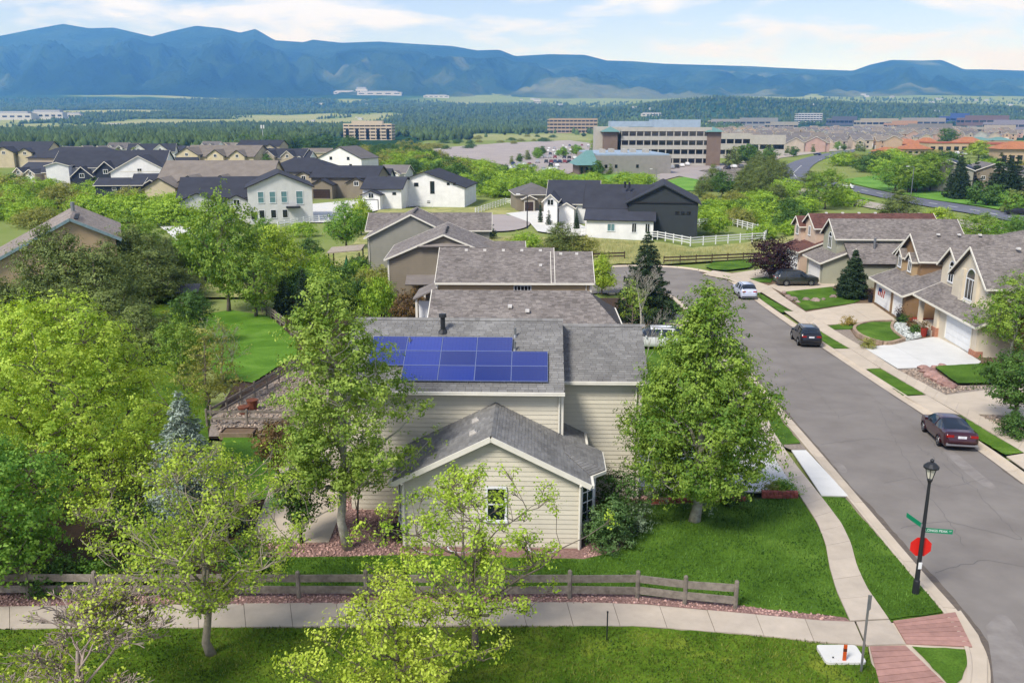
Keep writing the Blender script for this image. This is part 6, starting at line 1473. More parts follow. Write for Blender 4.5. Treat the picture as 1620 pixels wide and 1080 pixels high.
sheet('avenue', 'pale concrete road below the dark avenue', [(1100, 270), (1150, 278), (1190, 292), (1240, 302), (1300, 314), (1345, 323), (1392, 332), (1449, 347), (1524, 360), (1660, 388), (1660, 374), (1524, 348), (1449, 336), (1392, 322), (1345, 313), (1300, 303), (1250, 292), (1215, 280), (1196, 268), (1235, 250), (1300, 241), (1390, 232), (1390, 228), (1290, 234), (1190, 250), (1150, 266)], M_rdl, .05, 6)
sheet('road', 'pale office road curving behind the black house', [(960, 300), (1010, 285), (1070, 268), (1130, 258), (1140, 262), (1085, 276), (1030, 292), (985, 305)], M_pkl, .06, 6)
for lb, P in (('green verge before the low office', [(880, 282), (960, 270), (1040, 268), (1010, 280), (960, 290), (900, 292)]), ('green verge beside the office road', [(1040, 292), (1090, 278), (1130, 272), (1150, 285), (1180, 296), (1100, 302), (1040, 302)]), ('green park slope beside the dark avenue', [(1325, 285), (1400, 276), (1480, 290), (1560, 312), (1640, 330), (1640, 342), (1550, 326), (1440, 310), (1380, 298)]),
              ('green traffic island in the car park', [(800, 252), (840, 250), (860, 256), (830, 262)]), ('green verge left of the avenue', [(1200, 300), (1225, 288), (1240, 292), (1300, 298), (1340, 306), (1390, 318), (1340, 312), (1270, 304)]), ('small green lawn among the far estate', [(395, 238), (440, 236), (470, 240), (430, 246)]), ('green strip at the estate round', [(800, 340), (850, 335), (880, 342), (840, 346)])):
    sheet('verge', lb, P, M_far_lawn, .045, 7)
def stripes(lb, pts, n, w_, L):
    P = [G2(p, .075) for p in pts]; o = None; V = []; F = []; R_ = resample(P, 1.0); k = 0
    base = empty('lane_marking', R_[0], 0, None, None); base['kind'] = 'structure'; base['label'] = lb; i = 0
    while i + L < len(R_):
        a, b2 = R_[i], R_[i + L]; d = (b2 - a).normalized(); s = Vector((-d.y, d.x, 0)) * w_ / 2; O = R_[0]
        mesh('dash', [a - s - O, a + s - O, b2 + s - O, b2 - s - O], [(0, 1, 2, 3)], mat('road_paint', 'c9c9c4', .8), base); i += n
stripes('white lane dashes on the dark avenue', [(1300, 252), (1268, 262), (1255, 274), (1262, 284), (1300, 289)], 9, .4, 5); stripes('white lane dashes on the lower avenue', [(1340, 296), (1444, 317), (1550, 334), (1620, 349)], 9, .4, 4)

# ---------------------------------------------------------------- estate houses
W_wht, W_lgr, W_navy, W_blk, W_cream, W_stn = P_('white_board', 'e0deda'), P_('light_grey_board', 'c6c5c0'), P_('navy_board', '31363f'), P_('black_green_board', '33383a'), P_('cream_stucco', 'c0b294'), P_('pale_stone', 'a39885')
S_blk = mat('black_shingle', '3a3c44', .95, .08, .5, .2, 20, '303239', island=.15); S_tan = mat('tan_shingle', '7d756c', .95, .1, .5, .2, 20, '6c645b', island=.15); S_gry = mat('mid_grey_shingle', '696563', .95, .1, .5, .2, 20, island=.15)
M_dfas = mat('dark_fascia', '2b2a2a', .8)
W0 = [W_wht, W_lgr, W_navy, W_blk, W_cream, W_stn]
def mhouse(label, px, py, wpx, rpy, wall, roof, rz=0, axis='x', depth=None, pitch=.45, wings=(), wins=(), fas=None, base_drop=.8, wall2=None, group=None, Y=None, oh=.5):
    b = PB(px, py); k = PPM(b); Wm = wpx / k; H_ = HT(b, px, rpy)
    fas = fas or M_trim; o = empty('house', b, rz, label, 'house', group); D = depth or (max(9, min(22, 2 * (H_ - 3.4) / pitch)) if axis == 'x' else 16)
    if axis == 'x':
        eave = H_ - D / 2 * pitch; gable(o, -Wm / 2, Wm / 2, 0, D, -base_drop, eave, pitch, 'x', wall, roof, fas, oh)
    elif axis == 'h':
        half = min(Wm, D) / 2; eave = H_ - (half + .5) * pitch; hip(o, -Wm / 2, Wm / 2, 0, D, -base_drop, eave, pitch, wall, roof, fas, .5)
    else:
        eave = H_ - Wm / 2 * pitch; gable(o, -Wm / 2, Wm / 2, 0, D, -base_drop, eave, pitch, 'y', wall, roof, fas, oh)
    for wi in wings:
        xc, ww, pr, ev, pt = wi[:5]; wm = wi[5] if len(wi) > 5 else wall; xc *= Wm; ww *= Wm
        gable(o, xc - ww / 2, xc + ww / 2, -pr, D * .5, -base_drop, ev * H_, pt, 'y', wm, roof, fas, .4)
        ex = wi[6] if len(wi) > 6 else 'w'
        if 'g' in ex: garage_door(o, (xc, -pr - .02, .0), (0, -1, 0), min(4.8, ww * .75), 2.3, M_white if 'w' in ex else mat('dark_garage', '3a2c26', .7), fas)
        if 'w' in ex: window(o, (xc, -pr - .02, ev * H_ * .86 + ww * pt * .12), (0, -1, 0), 1.4, 1.3, M_white, M_glass, .12, 2, 1)
        if 't' in ex: MB().box(xc - ww * .33, xc + ww * .33, -pr - .06, -pr - .02, ev * H_ - .1, ev * H_ + .12).build('gable_band', fas, o)
    for (xf, zf, ww, hh) in wins: window(o, (xf * Wm, -.02, zf * H_), (0, -1, 0), ww, hh, M_white if wall not in (W_wht,) else M_dfas, M_glass, .1, 2, 1)
    return o, Wm, H_, D
mhouse('cream house with dark roof at the far left', 32, 264, 78, 225, W_cream, S_blk, .1, wings=((-.22, .36, 3, .62, .55), (.15, .26, 1.5, .6, .6)), wins=((.4, .4, 1.2, 1.2),), fas=M_dfas)
mhouse('stone house under a broad black roof beside the cream one', 118, 279, 145, 233, W_stn, S_blk, -.05, 'h', 16, .42, wings=((.25, .3, 3, .42, .5, W_stn, 'g'),), fas=M_dfas)
mhouse('white house with several black gables left of the estate', 175, 300, 165, 240, W_wht, S_blk, .15, 'x', 18, .5, wings=((-.42, .2, 3.5, .66, .3, W_wht, ''), (-.2, .18, 4.5, .4, .9, W_navy, 'w'), (.0, .2, 3, .5, .9, W_navy, 'w'), (.33, .52, 6, .5, .55, W_wht, 'wt')))
mhouse('navy garage house with three square windows above the oaks', 190, 318, 70, 283, W_navy, S_blk, .1, 'x', 9, .35, wins=((-.1, .55, 1.1, .8), (.08, .55, 1.1, .8), (.26, .55, 1.1, .8)))
mhouse('small dark roofed garage below the white gable', 243, 316, 55, 276, W_navy, S_blk, .2, 'x', 8, .45, wings=((.0, .6, 2, .55, .6, W_navy, ''),))
mhouse('cream house with tan roof and twin dormers', 345, 264, 118, 231, W_cream, S_tan, -.1, 'x', None, .4, wings=((-.38, .3, 3, .6, .6), (.0, .22, 2, .55, .7), (.3, .2, 2, .55, .7)), fas=M_dfas)
mhouse('long tan roofed house with brown garage door', 340, 326, 175, 257, W_cream, S_tan, .05, 'x', 21, .48, wings=((-.40, .26, 6, .48, .6, W_cream, 'gW'), (-.16, .16, 5, .6, .6, W_stn, 'w'), (.1, .22, 3, .55, .6, W_stn, 'w')), fas=M_dfas)
ho, Wm, H_, D = mhouse('tall pale grey house with big windows and black roof', 446, 352, 98, 274, W_lgr, S_blk, .28, 'y', 17, .42, fas=M_dfas)
for xf in (-.3, -.12, .06):
    window(ho, (xf * Wm, -.03, H_ * .52), (0, -1, 0), 1.3, 2.4, M_white, glassmat('teal_glass', '5f7f82'), .1, 1, 2); window(ho, (xf * Wm, -.03, H_ * .18), (0, -1, 0), 1.2, 1.8, M_white, M_glass, .1, 1, 1)
window(ho, (.3 * Wm, -.03, H_ * .5), (0, -1, 0), 1.5, 2.8, M_white, glassmat('teal_glass', '5f7f82'), .1, 1, 2); window(ho, (-.42 * Wm, -.03, H_ * .16), (0, -1, 0), 1.2, 1.4, M_dfas, M_glass)
BX('balcony', M_dark, ho, .08 * Wm, .3 * Wm, -1.6, -.02, H_ * .30, H_ * .33); mhouse('pale grey garage house with low black roof', 352, 350, 125, 284, W_lgr, S_blk, .22, 'x', 18, .4, wings=((-.25, .4, 4, .55, .45, W_lgr, 'g'), (.2, .3, 2, .5, .5, W_lgr, 'w')), fas=M_dfas)
mhouse('white house with grey roof on the far estate edge', 538, 269, 78, 232, W_wht, S_gry, -.35, 'y', 14, .45, wins=((.2, .5, 1.2, 1.2), (-.2, .5, 1.2, 1.2), (.25, .2, 1.2, 1.2)), fas=M_dfas)
mhouse('low tan roof beside the white gable house', 500, 256, 45, 235, W_cream, S_tan, 0, 'x', 10, .35)
mhouse('black roofed house in the middle of the estate', 470, 303, 118, 250, W_stn, S_blk, -.12, 'h', 16, .45, wings=((-.3, .25, 4, .5, .5, W_stn, 'gw'), (.15, .3, 3, .45, .5, W_stn, 'w')), fas=M_dfas)
mhouse('dark brown fronted house with a black garage door', 545, 312, 105, 264, W_gbrn, S_blk, -.1, 'x', 14, .4, wings=((-.28, .32, 4, .45, .5, W_gbrn, 'g'), (.22, .3, 2, .5, .5, W_gbrn, 'w')), fas=M_dfas)
ho, Wm, H_, D = mhouse('long white house with black roof and tall end wall', 672, 326, 128, 272, W_wht, S_blk, -.12, 'y', 18, .36, fas=M_dfas)
for xf, zf, ww, hh in ((-.25, .62, 1.1, .9), (-.1, .63, 1.1, .9), (.1, .55, 1.1, 3.0), (.3, .66, .7, .6), (.38, .66, .7, .6), (-.38, .5, .7, 1.0), (-.32, .5, .7, 1.0), (.05, .12, .8, .6)): window(ho, (xf * Wm, -.02, zf * H_), (0, -1, 0), ww, hh, M_dfas, M_glass, .08, 1, 1)
mhouse('white wing with arched garage below the long white house', 605, 330, 62, 282, W_wht, S_blk, -.1, 'x', 12, .4, wings=((-.2, .45, 3, .5, .4, W_wht, 'gw'),), wins=((.32, .5, .9, .6),), fas=M_dfas)
mhouse('beige house with a dark roof behind the tan roofs', 410, 250, 70, 222, W_stn, S_blk, -.15, 'x', 12, .45, wings=((.3, .3, 2, .55, .6, W_stn, 'w'),), fas=M_dfas)
for i, (px, py, wp, rp, wl, rf, lb) in enumerate(((185, 244, 30, 226, W_wht, S_gry, 'small white gable on the far estate skyline'), (240, 250, 70, 228, W_wht, S_blk, 'white house with three small black dormers far off'), (290, 248, 55, 231, W_navy, S_blk, 'navy house with a white striped gable far off'), (330, 241, 28, 224, W_wht, S_gry, 'white gable peak right of the far estate'),
        (150, 247, 70, 233, W_stn, S_gry, 'grey roofed house on the far estate skyline'), (70, 244, 50, 231, W_wht, S_blk, 'half hidden black roofed house beside the cream one'), (370, 240, 45, 226, W_cream, S_tan, 'far cream house below the antenna tower'), (215, 238, 40, 227, W_wht, S_gry, 'pale far house at the wood edge'), (445, 262, 70, 236, W_stn, S_blk, 'black roofed house left of the white gable house'), (105, 243, 34, 232, W_cream, S_gry, 'far cream house before the pine wood'))):
    mhouse(lb, px, py, wp, rp, wl, rf, rnd.uniform(-.4, .4), 'x', None, .5, wings=((-.25, .28, 2, .6, .8, wl, 'w'), (.2, .28, 2, .6, .8, wl, 'w')))
for i, (px, py, wp, rp, wl, rf, lb) in enumerate(((52, 288, 56, 258, W_stn, S_blk, 'stone house with black roof at the left estate edge'), (140, 264, 46, 240, W_wht, S_blk, 'white house with black roof behind the gabled white house'), (226, 262, 50, 238, W_lgr, S_blk, 'pale grey house with black roof in the estate middle row'), (285, 276, 52, 250, W_wht, S_blk, 'white house with black roof left of the tan roofs'), (400, 284, 50, 256, W_gbrn, S_blk, 'brown walled house with black roof behind the pale grey house'), (590, 298, 52, 268, W_lgr, S_blk, 'pale grey house with black roof left of the long white house'), (622, 286, 40, 262, W_wht, S_gry, 'white house with grey roof at the oak thicket edge'), (505, 288, 44, 262, W_wht, S_blk, 'white gabled house among the black roofs'), (470, 262, 40, 240, W_wht, S_blk, 'small white house beside the white gable house'), (20, 248, 34, 232, W_wht, S_blk, 'white house behind the cream house at far left'))):
    mhouse(lb, px, py, wp, rp, wl, rf, rnd.uniform(-.3, .3), 'x', None, .5, wings=((-.25, .3, 2.5, .55, .75, wl, 'w'), (.2, .34, 3, .5, .6, wl, 'gw')), fas=M_dfas if i % 2 else None)
# centre houses
mhouse('grey hipped roof house beside the estate round', 848, 333, 62, 292, W_gbrn, S_gry, .1, 'h', 14, .42, wings=((-.2, .3, 2, .5, .5, W_gbrn, 'g'),))
ho, Wm, H_, D = mhouse('white house with a steep black front gable', 905, 352, 78, 289, W_wht, S_blk, -.12, 'x', 15, .55, wings=((-.4, .26, 6, .62, .9, W_wht, 'w'), (-.1, .3, 3, .42, .6, W_wht, '')))
b = PB(1006, 374); bw = empty('house', b, -.16, 'black and white house with a white side wall and dark gable', 'house'); k = PPM(b); H_ = HT(b, 1006, 290)
gable(bw, -1.5, 10.6, 0, 15, -1, H_ - 3.2, .5, 'y', W_blk, S_blk, W_blk, .5)
gable(bw, -9.2, 4.5, 1.5, 13, -1, H_ - 4.3, .62, 'x', W_wht, S_blk, M_dfas, .5)
BX('wall', W_wht, bw, -8.6, 3.0, -3.2, 4, -1, 3.3); MB().slab([(-9.1, -3.7, 3.2), (3.4, -3.7, 3.2), (3.4, 3.0, 5.4), (-9.1, 3.0, 5.4)], (0, -.3, .95), .16).build('lean_to_roof', S_blk, bw)
for x, ww, hh, gm in ((-4.3, 1.4, 1.4, glassmat('teal_glass', '5f7f82')), (-.3, .9, 1.7, M_glass), (2.0, .9, 1.7, M_glass)): window(bw, (x, -3.22, 1.9), (0, -1, 0), ww, hh, M_white, gm, .1, 2, 1)
for i in range(3): window(bw, (7.0 + i * 1.0, -.03, 4.3), (0, -1, 0), .7, .5, M_dfas, M_glass, .06, 1, 1)
garage_door(bw, (-8.62, -.6, 0), (-1, 0, 0), 3.0, 2.4, M_dark, M_dfas); BX('gable_beam', M_dfas, bw, -1.2, 10.2, -.2, -.05, H_ - 3.4, H_ - 3.2)
for x in (3.6, 4.4): MB().tube([(x - 6, 5, H_ - 1.2), (x - 6, 5, H_ - .1)], .2, 6).build('chimney', M_dark, bw)
# houses right of the avenue
mhouse('grey house with navy roof and arched white windows', 1497, 303, 70, 254, W_grey, mat('navy_shingle', '3a4257', .9), -.5, 'y', 14, .4, wins=((-.25, .5, 1.2, 1.8), (.05, .5, 1.2, 1.8)))
mhouse('grey beige house behind the dark evergreens', 1568, 304, 95, 259, W_gbrn, S_gry, -.25, 'y', 16, .4, wins=((.25, .5, 1.2, 1.2), (-.15, .5, 1.2, 1.2)))
mhouse('beige house at the right edge beyond the evergreens', 1635, 310, 70, 264, W_gbrn, S_gry, 0, 'x', 13, .4, wins=((-.3, .5, 1.2, 1.2), (.1, .5, 1.2, 1.2)))
mhouse('dark roofed house between the right hand trees', 1535, 300, 40, 262, W_grey, S_blk, .2, 'x', 12, .45)

# ---------------------------------------------------------------- white ranch fences
RL = ((.42, .15), (.82, .15), (1.22, .15))
def wfence(lb, pts, step=2.6): 
    P = []
    for a, b2 in zip(pts, pts[1:]): 
        q = linepts(a, b2, step); P += q if not P else q[1:]
    return fence('ranch_fence', lb, P, M_pvc, 1.4, RL, .06, .15, False, False)
wfence('white three rail fence round the black and white house', [(918, 372), (1040, 378), (1092, 388), (1208, 380), (1216, 371), (1152, 354), (1090, 358)])
wfence('white rail fence curving up beside the estate round', [(752, 338), (800, 322), (824, 325)]); wfence('white rail fence in front of the long white house', [(630, 327), (684, 327)])
wfence('white rail fence below the tall pale grey house', [(440, 362), (490, 352), (520, 350)])

# ---------------------------------------------------------------- offices and town blocks
M_band = P_('office_concrete', 'aaa69d'); M_band2 = P_('office_tan', 'a4917c'); M_brick = P_('office_brick', '75655a'); M_gls = glassmat('office_glass', '171b20'); M_tealr = mat('teal_metal_roof', '5f8480', .6, .06, 1); M_bluep = P_('pale_blue_panel', '8fa0b0')
def office(label, px, py, wpx, tpy, D, floors, wall, rz=0, bays=12, roofm=None, base=None, name='office_building', glass_h=.5, piers=False):
    b = PB(px, py) if base is None else base; Wm = wpx / PPM(b); H_ = HT(b, px, tpy); o = empty(name, b, rz, label, 'building'); fh = H_ / floors
    BX('wall', wall, o, -Wm / 2, Wm / 2, 0, D, -2, H_); BX('roof', roofm or M_band, o, -Wm / 2 + .5, Wm / 2 - .5, .5, D - .5, H_ + .02, H_ + .5)
    for f in range(floors):
        z0 = fh * f + fh * (1 - glass_h) * .6; z1 = z0 + fh * glass_h
        for i in range(bays):
            x0 = -Wm / 2 + Wm * (i + .08) / bays; x1 = -Wm / 2 + Wm * (i + .92) / bays
            MB().box(x0, x1, -.10, .05, z0, z1).build('window', M_gls, o)
        for s in (-1, 1):
            for i in range(max(2, bays // 3)):
                n_ = max(2, bays // 3); y0 = D * (i + .1) / n_; y1 = D * (i + .9) / n_; xx = s * Wm / 2; MB().box(min(xx - .05, xx + .1 * s), max(xx + .05, xx + .1 * s), y0, y1, z0, z1).build('window', M_gls, o)
        BX('sill_band', wall, o, -Wm / 2 - .15, Wm / 2 + .15, -.2, -.11, z1, z1 + fh * (1 - glass_h) * .9)
    return o, Wm, H_
ob, Wm, H_ = office('long four storey office with pale bands and green roofs', 1052, 262, 140, 205, 40, 4, M_band, -.05, 12)
BX('penthouse', M_bluep, ob, -Wm * .12, Wm * .4, 6, 30, H_, H_ + 4.2)
for x in (-Wm * .62, Wm * .53): BX('stair_tower', M_brick, ob, x - 3, x + 3, -1, 10, -2, H_ - 1); hip_ = MB(); a, b2 = x - 4.2, x + 4.2; hip_.add([(a, -2.5, H_ - 1), (b2, -2.5, H_ - 1), (b2, 11.5, H_ - 1), (a, 11.5, H_ - 1), (x, 4.5, H_ + 1.2)], [(0, 1, 4), (1, 2, 4), (2, 3, 4), (3, 0, 4)]); hip_.build('tower_roof', M_tealr, ob)
BX('back_wing', M_band, ob, -Wm * .78, -Wm * .4, 10, 34, -2, H_ + 1); BX('back_roof', M_bluep, ob, -Wm * .6, Wm * .1, 14, 36, H_ + 1, H_ + 3.5)
b = PB(1000, 275); lo = empty('office_building', b, .08, 'low windowless grey hall with a teal entrance roof', 'building'); k = PPM(b)
hallm = P_('grey_block', '8a8680'); BX('wall', hallm, lo, -58 / k, 62 / k, 0, 46, -2, 28 / k); BX('roof', M_bluep, lo, -56 / k, 60 / k, 1, 45, 28 / k + .02, 28 / k + .6)
for i in range(5): BX('roof_unit', M_band, lo, -40 / k + i * 18 / k, -34 / k + i * 18 / k, 12 + 4 * (i % 2), 18 + 4 * (i % 2), 28 / k + .6, 28 / k + 2)
for x in (-42, -26, 8): MB().box((x - 2) / k, (x + 2) / k, -.1, .05, 2.2, 3.4).build('window', M_gls, lo)
BX('entrance', M_brick, lo, -86 / k, -60 / k, -2, 14, -2, 3.4); MB().add([(-92 / k, -4, 3.4), (-56 / k, -4, 3.4), (-56 / k, 16, 3.4), (-92 / k, 16, 3.4), (-60 / k, 6, 8.5), (-70 / k, 6, 8.5)], [(0, 1, 4, 5), (1, 2, 4), (2, 3, 5, 4), (3, 0, 5)]).build('entrance_roof', M_tealr, lo)
for x in (-82, -74, -66): MB().box((x - 2) / k, (x + 2) / k, -2.1, -1.9, .3, 2.6).build('window', M_gls, lo)
ho, Wm, H_ = office('tan office block with dark window bays on the plain', 582, 222, 76, 197, 30, 5, M_cream_ := P_('office_cream', 'c4b49c'), 0, 9, M_bluep, glass_h=.4)
BX('parapet', M_cream_, ho, -Wm * .32, Wm * .32, -1.2, 10, H_ - 1, H_ + 4); 
for x in (-.42, -.22, 0, .22, .42): BX('dark_bay', M_gls, ho, x * Wm - 1.7, x * Wm + 1.7, -.5, -.2, 1, H_ - 5)
office('brown banded office block at the car park end', 907, 211, 76, 189, 34, 4, M_band2, .06, 12, glass_h=.42)
office('grey office wing right of the brick stair tower', 1160, 250, 50, 216, 24, 2, M_band, -.1, 4, M_tealr, glass_h=.4)
office('pale grey hall behind the office wing', 1210, 246, 60, 222, 26, 1, M_band, -.1, 3, M_tealr, glass_h=.3)
office('white six storey hotel on the town skyline', 1281, 196, 38, 180, 30, 5, P_('hotel_white', 'b9bcc0'), 0, 8)
office('blue flat store on the right skyline', 1517, 196, 30, 184, 60, 1, P_('store_blue', '44588f'), 0, 3, glass_h=.2)
for i, (px, py, wp, tp, c, lb) in enumerate(((1200, 200, 60, 190, '8b8a88', 'grey flat warehouse left of the hotel'), (1335, 199, 40, 188, '5b5f6b', 'dark swept roof hall beside the hotel'), (1390, 201, 60, 191, 'a39a88', 'tan flat store below the ridge'), (1430, 206, 40, 195, 'b08a6c', 'orange tan store block on the skyline'), (1460, 200, 70, 190, '96908a', 'long pale store on the skyline'), (1560, 199, 70, 187, '74605c', 'dark red long store on the right skyline'), (1600, 206, 60, 194, '8d8894', 'violet grey store at the right edge'), (1470, 212, 70, 200, '84807c', 'grey long shed before the stores'), (1580, 214, 50, 202, 'a59c90', 'pale store at the right picture edge'), (1240, 205, 44, 196, '9c978c', 'pale low warehouse beside the hotel'), (1150, 198, 50, 191, '97948e', 'flat pale block left on the town skyline'))):
    office(lb, px, py, wp, tp, 40, 1, P_('store_wall_%d' % i, c), 0, 6, glass_h=.3)
for i, (px, py, wp, tp, lb) in enumerate(((20, 190, 60, 176, 'long white hangar on the sunlit far field'), (75, 189, 50, 174, 'stepped white stand on the sunlit far field'), (115, 187, 26, 178, 'low white hall at the end of the far field'), (572, 150, 18, 138, 'white chapel block high on the foothill'), (600, 151, 70, 144, 'long white academy range on the foothill'), (545, 150, 34, 143, 'low white academy block on the foothill'), (690, 155, 40, 150, 'pale terrace of buildings under the mountains'), (850, 165, 12, 156, 'small sandy building on the plain'), (180, 199, 24, 195, 'white sheds in the far pine wood'), (215, 199, 18, 196, 'small white barn in the far pine wood'), (1032, 184, 34, 178, 'sandy lodge among the far pines'))):
    b = PB(px, py); k = PPM(b); o = empty('far_building', b, 0, lb, 'building'); Wm, H_ = wp / k, HT(b, px, tp); BX('wall', P_('far_white', 'b8b6b2'), o, -Wm / 2, Wm / 2, 0, Wm * .3, -10, H_ * .75); BX('roof', P_('far_roof', '9a9ca2'), o, -Wm * .42, Wm * .4, Wm * .03, Wm * .27, H_ * .75, H_)
    for j in range(5): BX('window', M_gls, o, -Wm / 2 + Wm * (j + .2) / 5, -Wm / 2 + Wm * (j + .8) / 5, -.3, .1, H_ * .3, H_ * .5)
_rb = random.Random(5); fbp = None
for i in range(46):
    if i < 26: px, py = _rb.uniform(480, 1080), _rb.uniform(158, 204)
    else: px, py = _rb.uniform(1180, 1620), _rb.uniform(150, 178)
    b = PB(px, py); k = PPM(b); s = _rb.uniform(3.0, 8) / k / 10
    if fbp is None:
        fbp = empty('far_house', b, 0, 'tiny pale building dotted on the far plain', 'building', 'tiny buildings on the far plain'); BX('wall', P_('far_white', 'b8b6b2'), fbp, -5, 5, 0, 5, -6, 2.4); MB().add([(-5.4, -.4, 2.4), (5.4, -.4, 2.4), (5.4, 5.4, 2.4), (-5.4, 5.4, 2.4), (-4.5, 2.5, 4), (4.5, 2.5, 4)], [(0, 1, 5, 4), (1, 2, 5), (2, 3, 4, 5), (3, 0, 4)]).build('roof', P_('far_roof', '9a9ca2'), fbp); fbp.scale = (s, s, s)
    else: copytree(fbp, None, b, _rb.uniform(-.5, .5), s)
# antenna tower
b = PB(417, 232); at_ = empty('antenna_tower', b, 0, 'thin pale antenna tower above the oaks', 'tower'); H_ = HT(b, 417, 198); MB().tube([(0, 0, -1), (0, 0, H_)], [.5, .3], 6).build('mast', P_('mast_white', 'a9abab'), at_)
for i in range(3): MB().box(1.3 * math.cos(i * 2.1) - .4, 1.3 * math.cos(i * 2.1) + .4, 1.3 * math.sin(i * 2.1) - .4, 1.3 * math.sin(i * 2.1) + .4, H_ - 3, H_).build('antenna_panel', M_white, at_)
# orange roofed plaza
M_otile = mat('orange_tile', 'a06a4a', .85, .12, .4); M_plz = P_('plaza_tan', 'b29c80'); M_plr = P_('plaza_red', '9c5a42')
for i, (px, py, wp, ep, tp, wl, lb) in enumerate(((1407, 250, 40, 240, 233, M_plr, 'orange tiled plaza pavilion nearest the road'), (1437, 236, 42, 228, 220, M_plr, 'orange tiled plaza hall at the back left'), (1449, 246, 46, 236, 228, M_plz, 'orange tiled plaza hall behind the wall'), (1468, 236, 34, 227, 218, M_plr, 'orange tiled plaza tower in the middle'), (1535, 240, 42, 226, 217, M_plr, 'orange tiled plaza corner with porch'), (1612, 262, 60, 236, 224, M_plz, 'orange tiled plaza building at the right edge'), (1500, 240, 60, 227, 225, M_plz, 'flat tan plaza shopfront between the tiled corners'), (1582, 240, 60, 229, 226, M_plz, 'flat tan plaza shopfront on the right'))):
    b = PB(px, py); k = PPM(b); Wm = wp / k; he, ht = HT(b, px, ep), HT(b, px, tp); o = empty('plaza_building', b, -.08, lb, 'building'); BX('wall', wl, o, -Wm / 2, Wm / 2, 0, Wm * .7, -2, he)
    if ht - he > 1.5: MB().add([(-Wm * .56, -1.2, he), (Wm * .56, -1.2, he), (Wm * .56, Wm * .76, he), (-Wm * .56, Wm * .76, he), (-Wm * .15, Wm * .35, ht), (Wm * .15, Wm * .35, ht)], [(0, 1, 5, 4), (1, 2, 5), (2, 3, 4, 5), (3, 0, 4), (3, 2, 1, 0)]).build('roof', M_otile, o)
    else: BX('parapet', M_plr, o, -Wm / 2 - .3, Wm / 2 + .3, -.4, Wm * .7, he + .02, ht)
    for j in range(5): BX('window', M_gls, o, -Wm / 2 + Wm * (j + .2) / 5, -Wm / 2 + Wm * (j + .8) / 5, -.12, .05, .8, he * .62)
b = PB(1605, 252); aw = empty('shop_awning', b, -.08, 'blue shop awning at the right edge', 'awning'); MB().slab([(-3, -2.4, 2.6), (5, -2.4, 2.6), (5, -.1, 4), (-3, -.1, 4)], (0, -.5, .8), .1).build('canopy', P_('awning_blue', '2b4fa8'), aw); BX('frame', M_dark, aw, -3, 5, -2.4, -2.3, 2.3, 2.5)
wl_ = empty('plaza_wall', PB(1455, 256), .0, 'long tan retaining wall below the plaza', 'wall'); BX('wall', M_plz, wl_, -62 / PPM(PB(1455, 256)), 50 / PPM(PB(1455, 256)), 0, .6, -1, 3.6); BX('coping', M_band, wl_, -63 / PPM(PB(1455, 256)), 51 / PPM(PB(1455, 256)), -.1, .7, 3.6, 3.85)
# teal roofs behind the plaza
for i, px in enumerate((1552, 1585)): mhouse('hall with pale teal roof %s behind the plaza' % ('on the left' if i == 0 else 'on the right'), px, 232, 34, 217, M_plz, M_tealr, 0, 'h', 14, .35)
# ---------------------------------------------------------------- far town houses: one model, many copies
protos = []
for i, (wl, rf) in enumerate(((P_('town_beige', 'b5a898'), S_gry), (P_('town_tan', 'b39a84'), S_tan), (P_('town_grey', 'a8a8a6'), S_gry), (P_('town_rose', 'b09388'), S_tan))):
    o = empty('town_house', (0, -500, -200), 0, 'small beige or grey house in the dense far estate', 'house', 'dense far estate houses')
    gable(o, -6, 6, 0, 11, -1, 5.6, .5, 'x', wl, rf, M_trim, .4); mb = MB()
    gable(o, -5, 0, -2.5, 5, -1, 5.2, .7, 'y', wl, rf, M_trim, .3)
    for x, z in ((-2.5, 4.3), (3, 4.2), (3, 1.5)): MB().box(x - .6, x + .6, (-2.62 if x < 0 else -.1), (-2.45 if x < 0 else .05), z - .6, z + .6).build('window', M_gls, o)
    MB().box(-4.4, -.8, -2.6, -2.5, 0, 2.2).build('garage_door', M_white, o)
    protos.append(o)
first = [True] * 4
for ri, (py, x0, x1) in enumerate(((240, 1150, 1330), (236, 1130, 1400), (231, 1120, 1440), (226.5, 1115, 1470), (222, 1120, 1600), (218, 1125, 1610), (214.5, 1130, 1610), (211, 1140, 1560), (208, 1150, 1540))):
    px = x0 + rnd.uniform(0, 10)
    while px < x1:
        b = PB(px, py); k = PPM(b); i = rnd.randrange(4); s = rnd.uniform(1.0, 1.35)
        if first[i]: o = protos[i]; first[i] = False; o.location = b; o.scale = (s, s, s)
        else: o = copytree(protos[i], None, b, None, s)
        o.rotation_euler[2] = rnd.choice((0, 0, .3, -.3, 1.57, -1.57)) + rnd.uniform(-.1, .1)
        px += 15.5 * k * rnd.uniform(.9, 1.2)
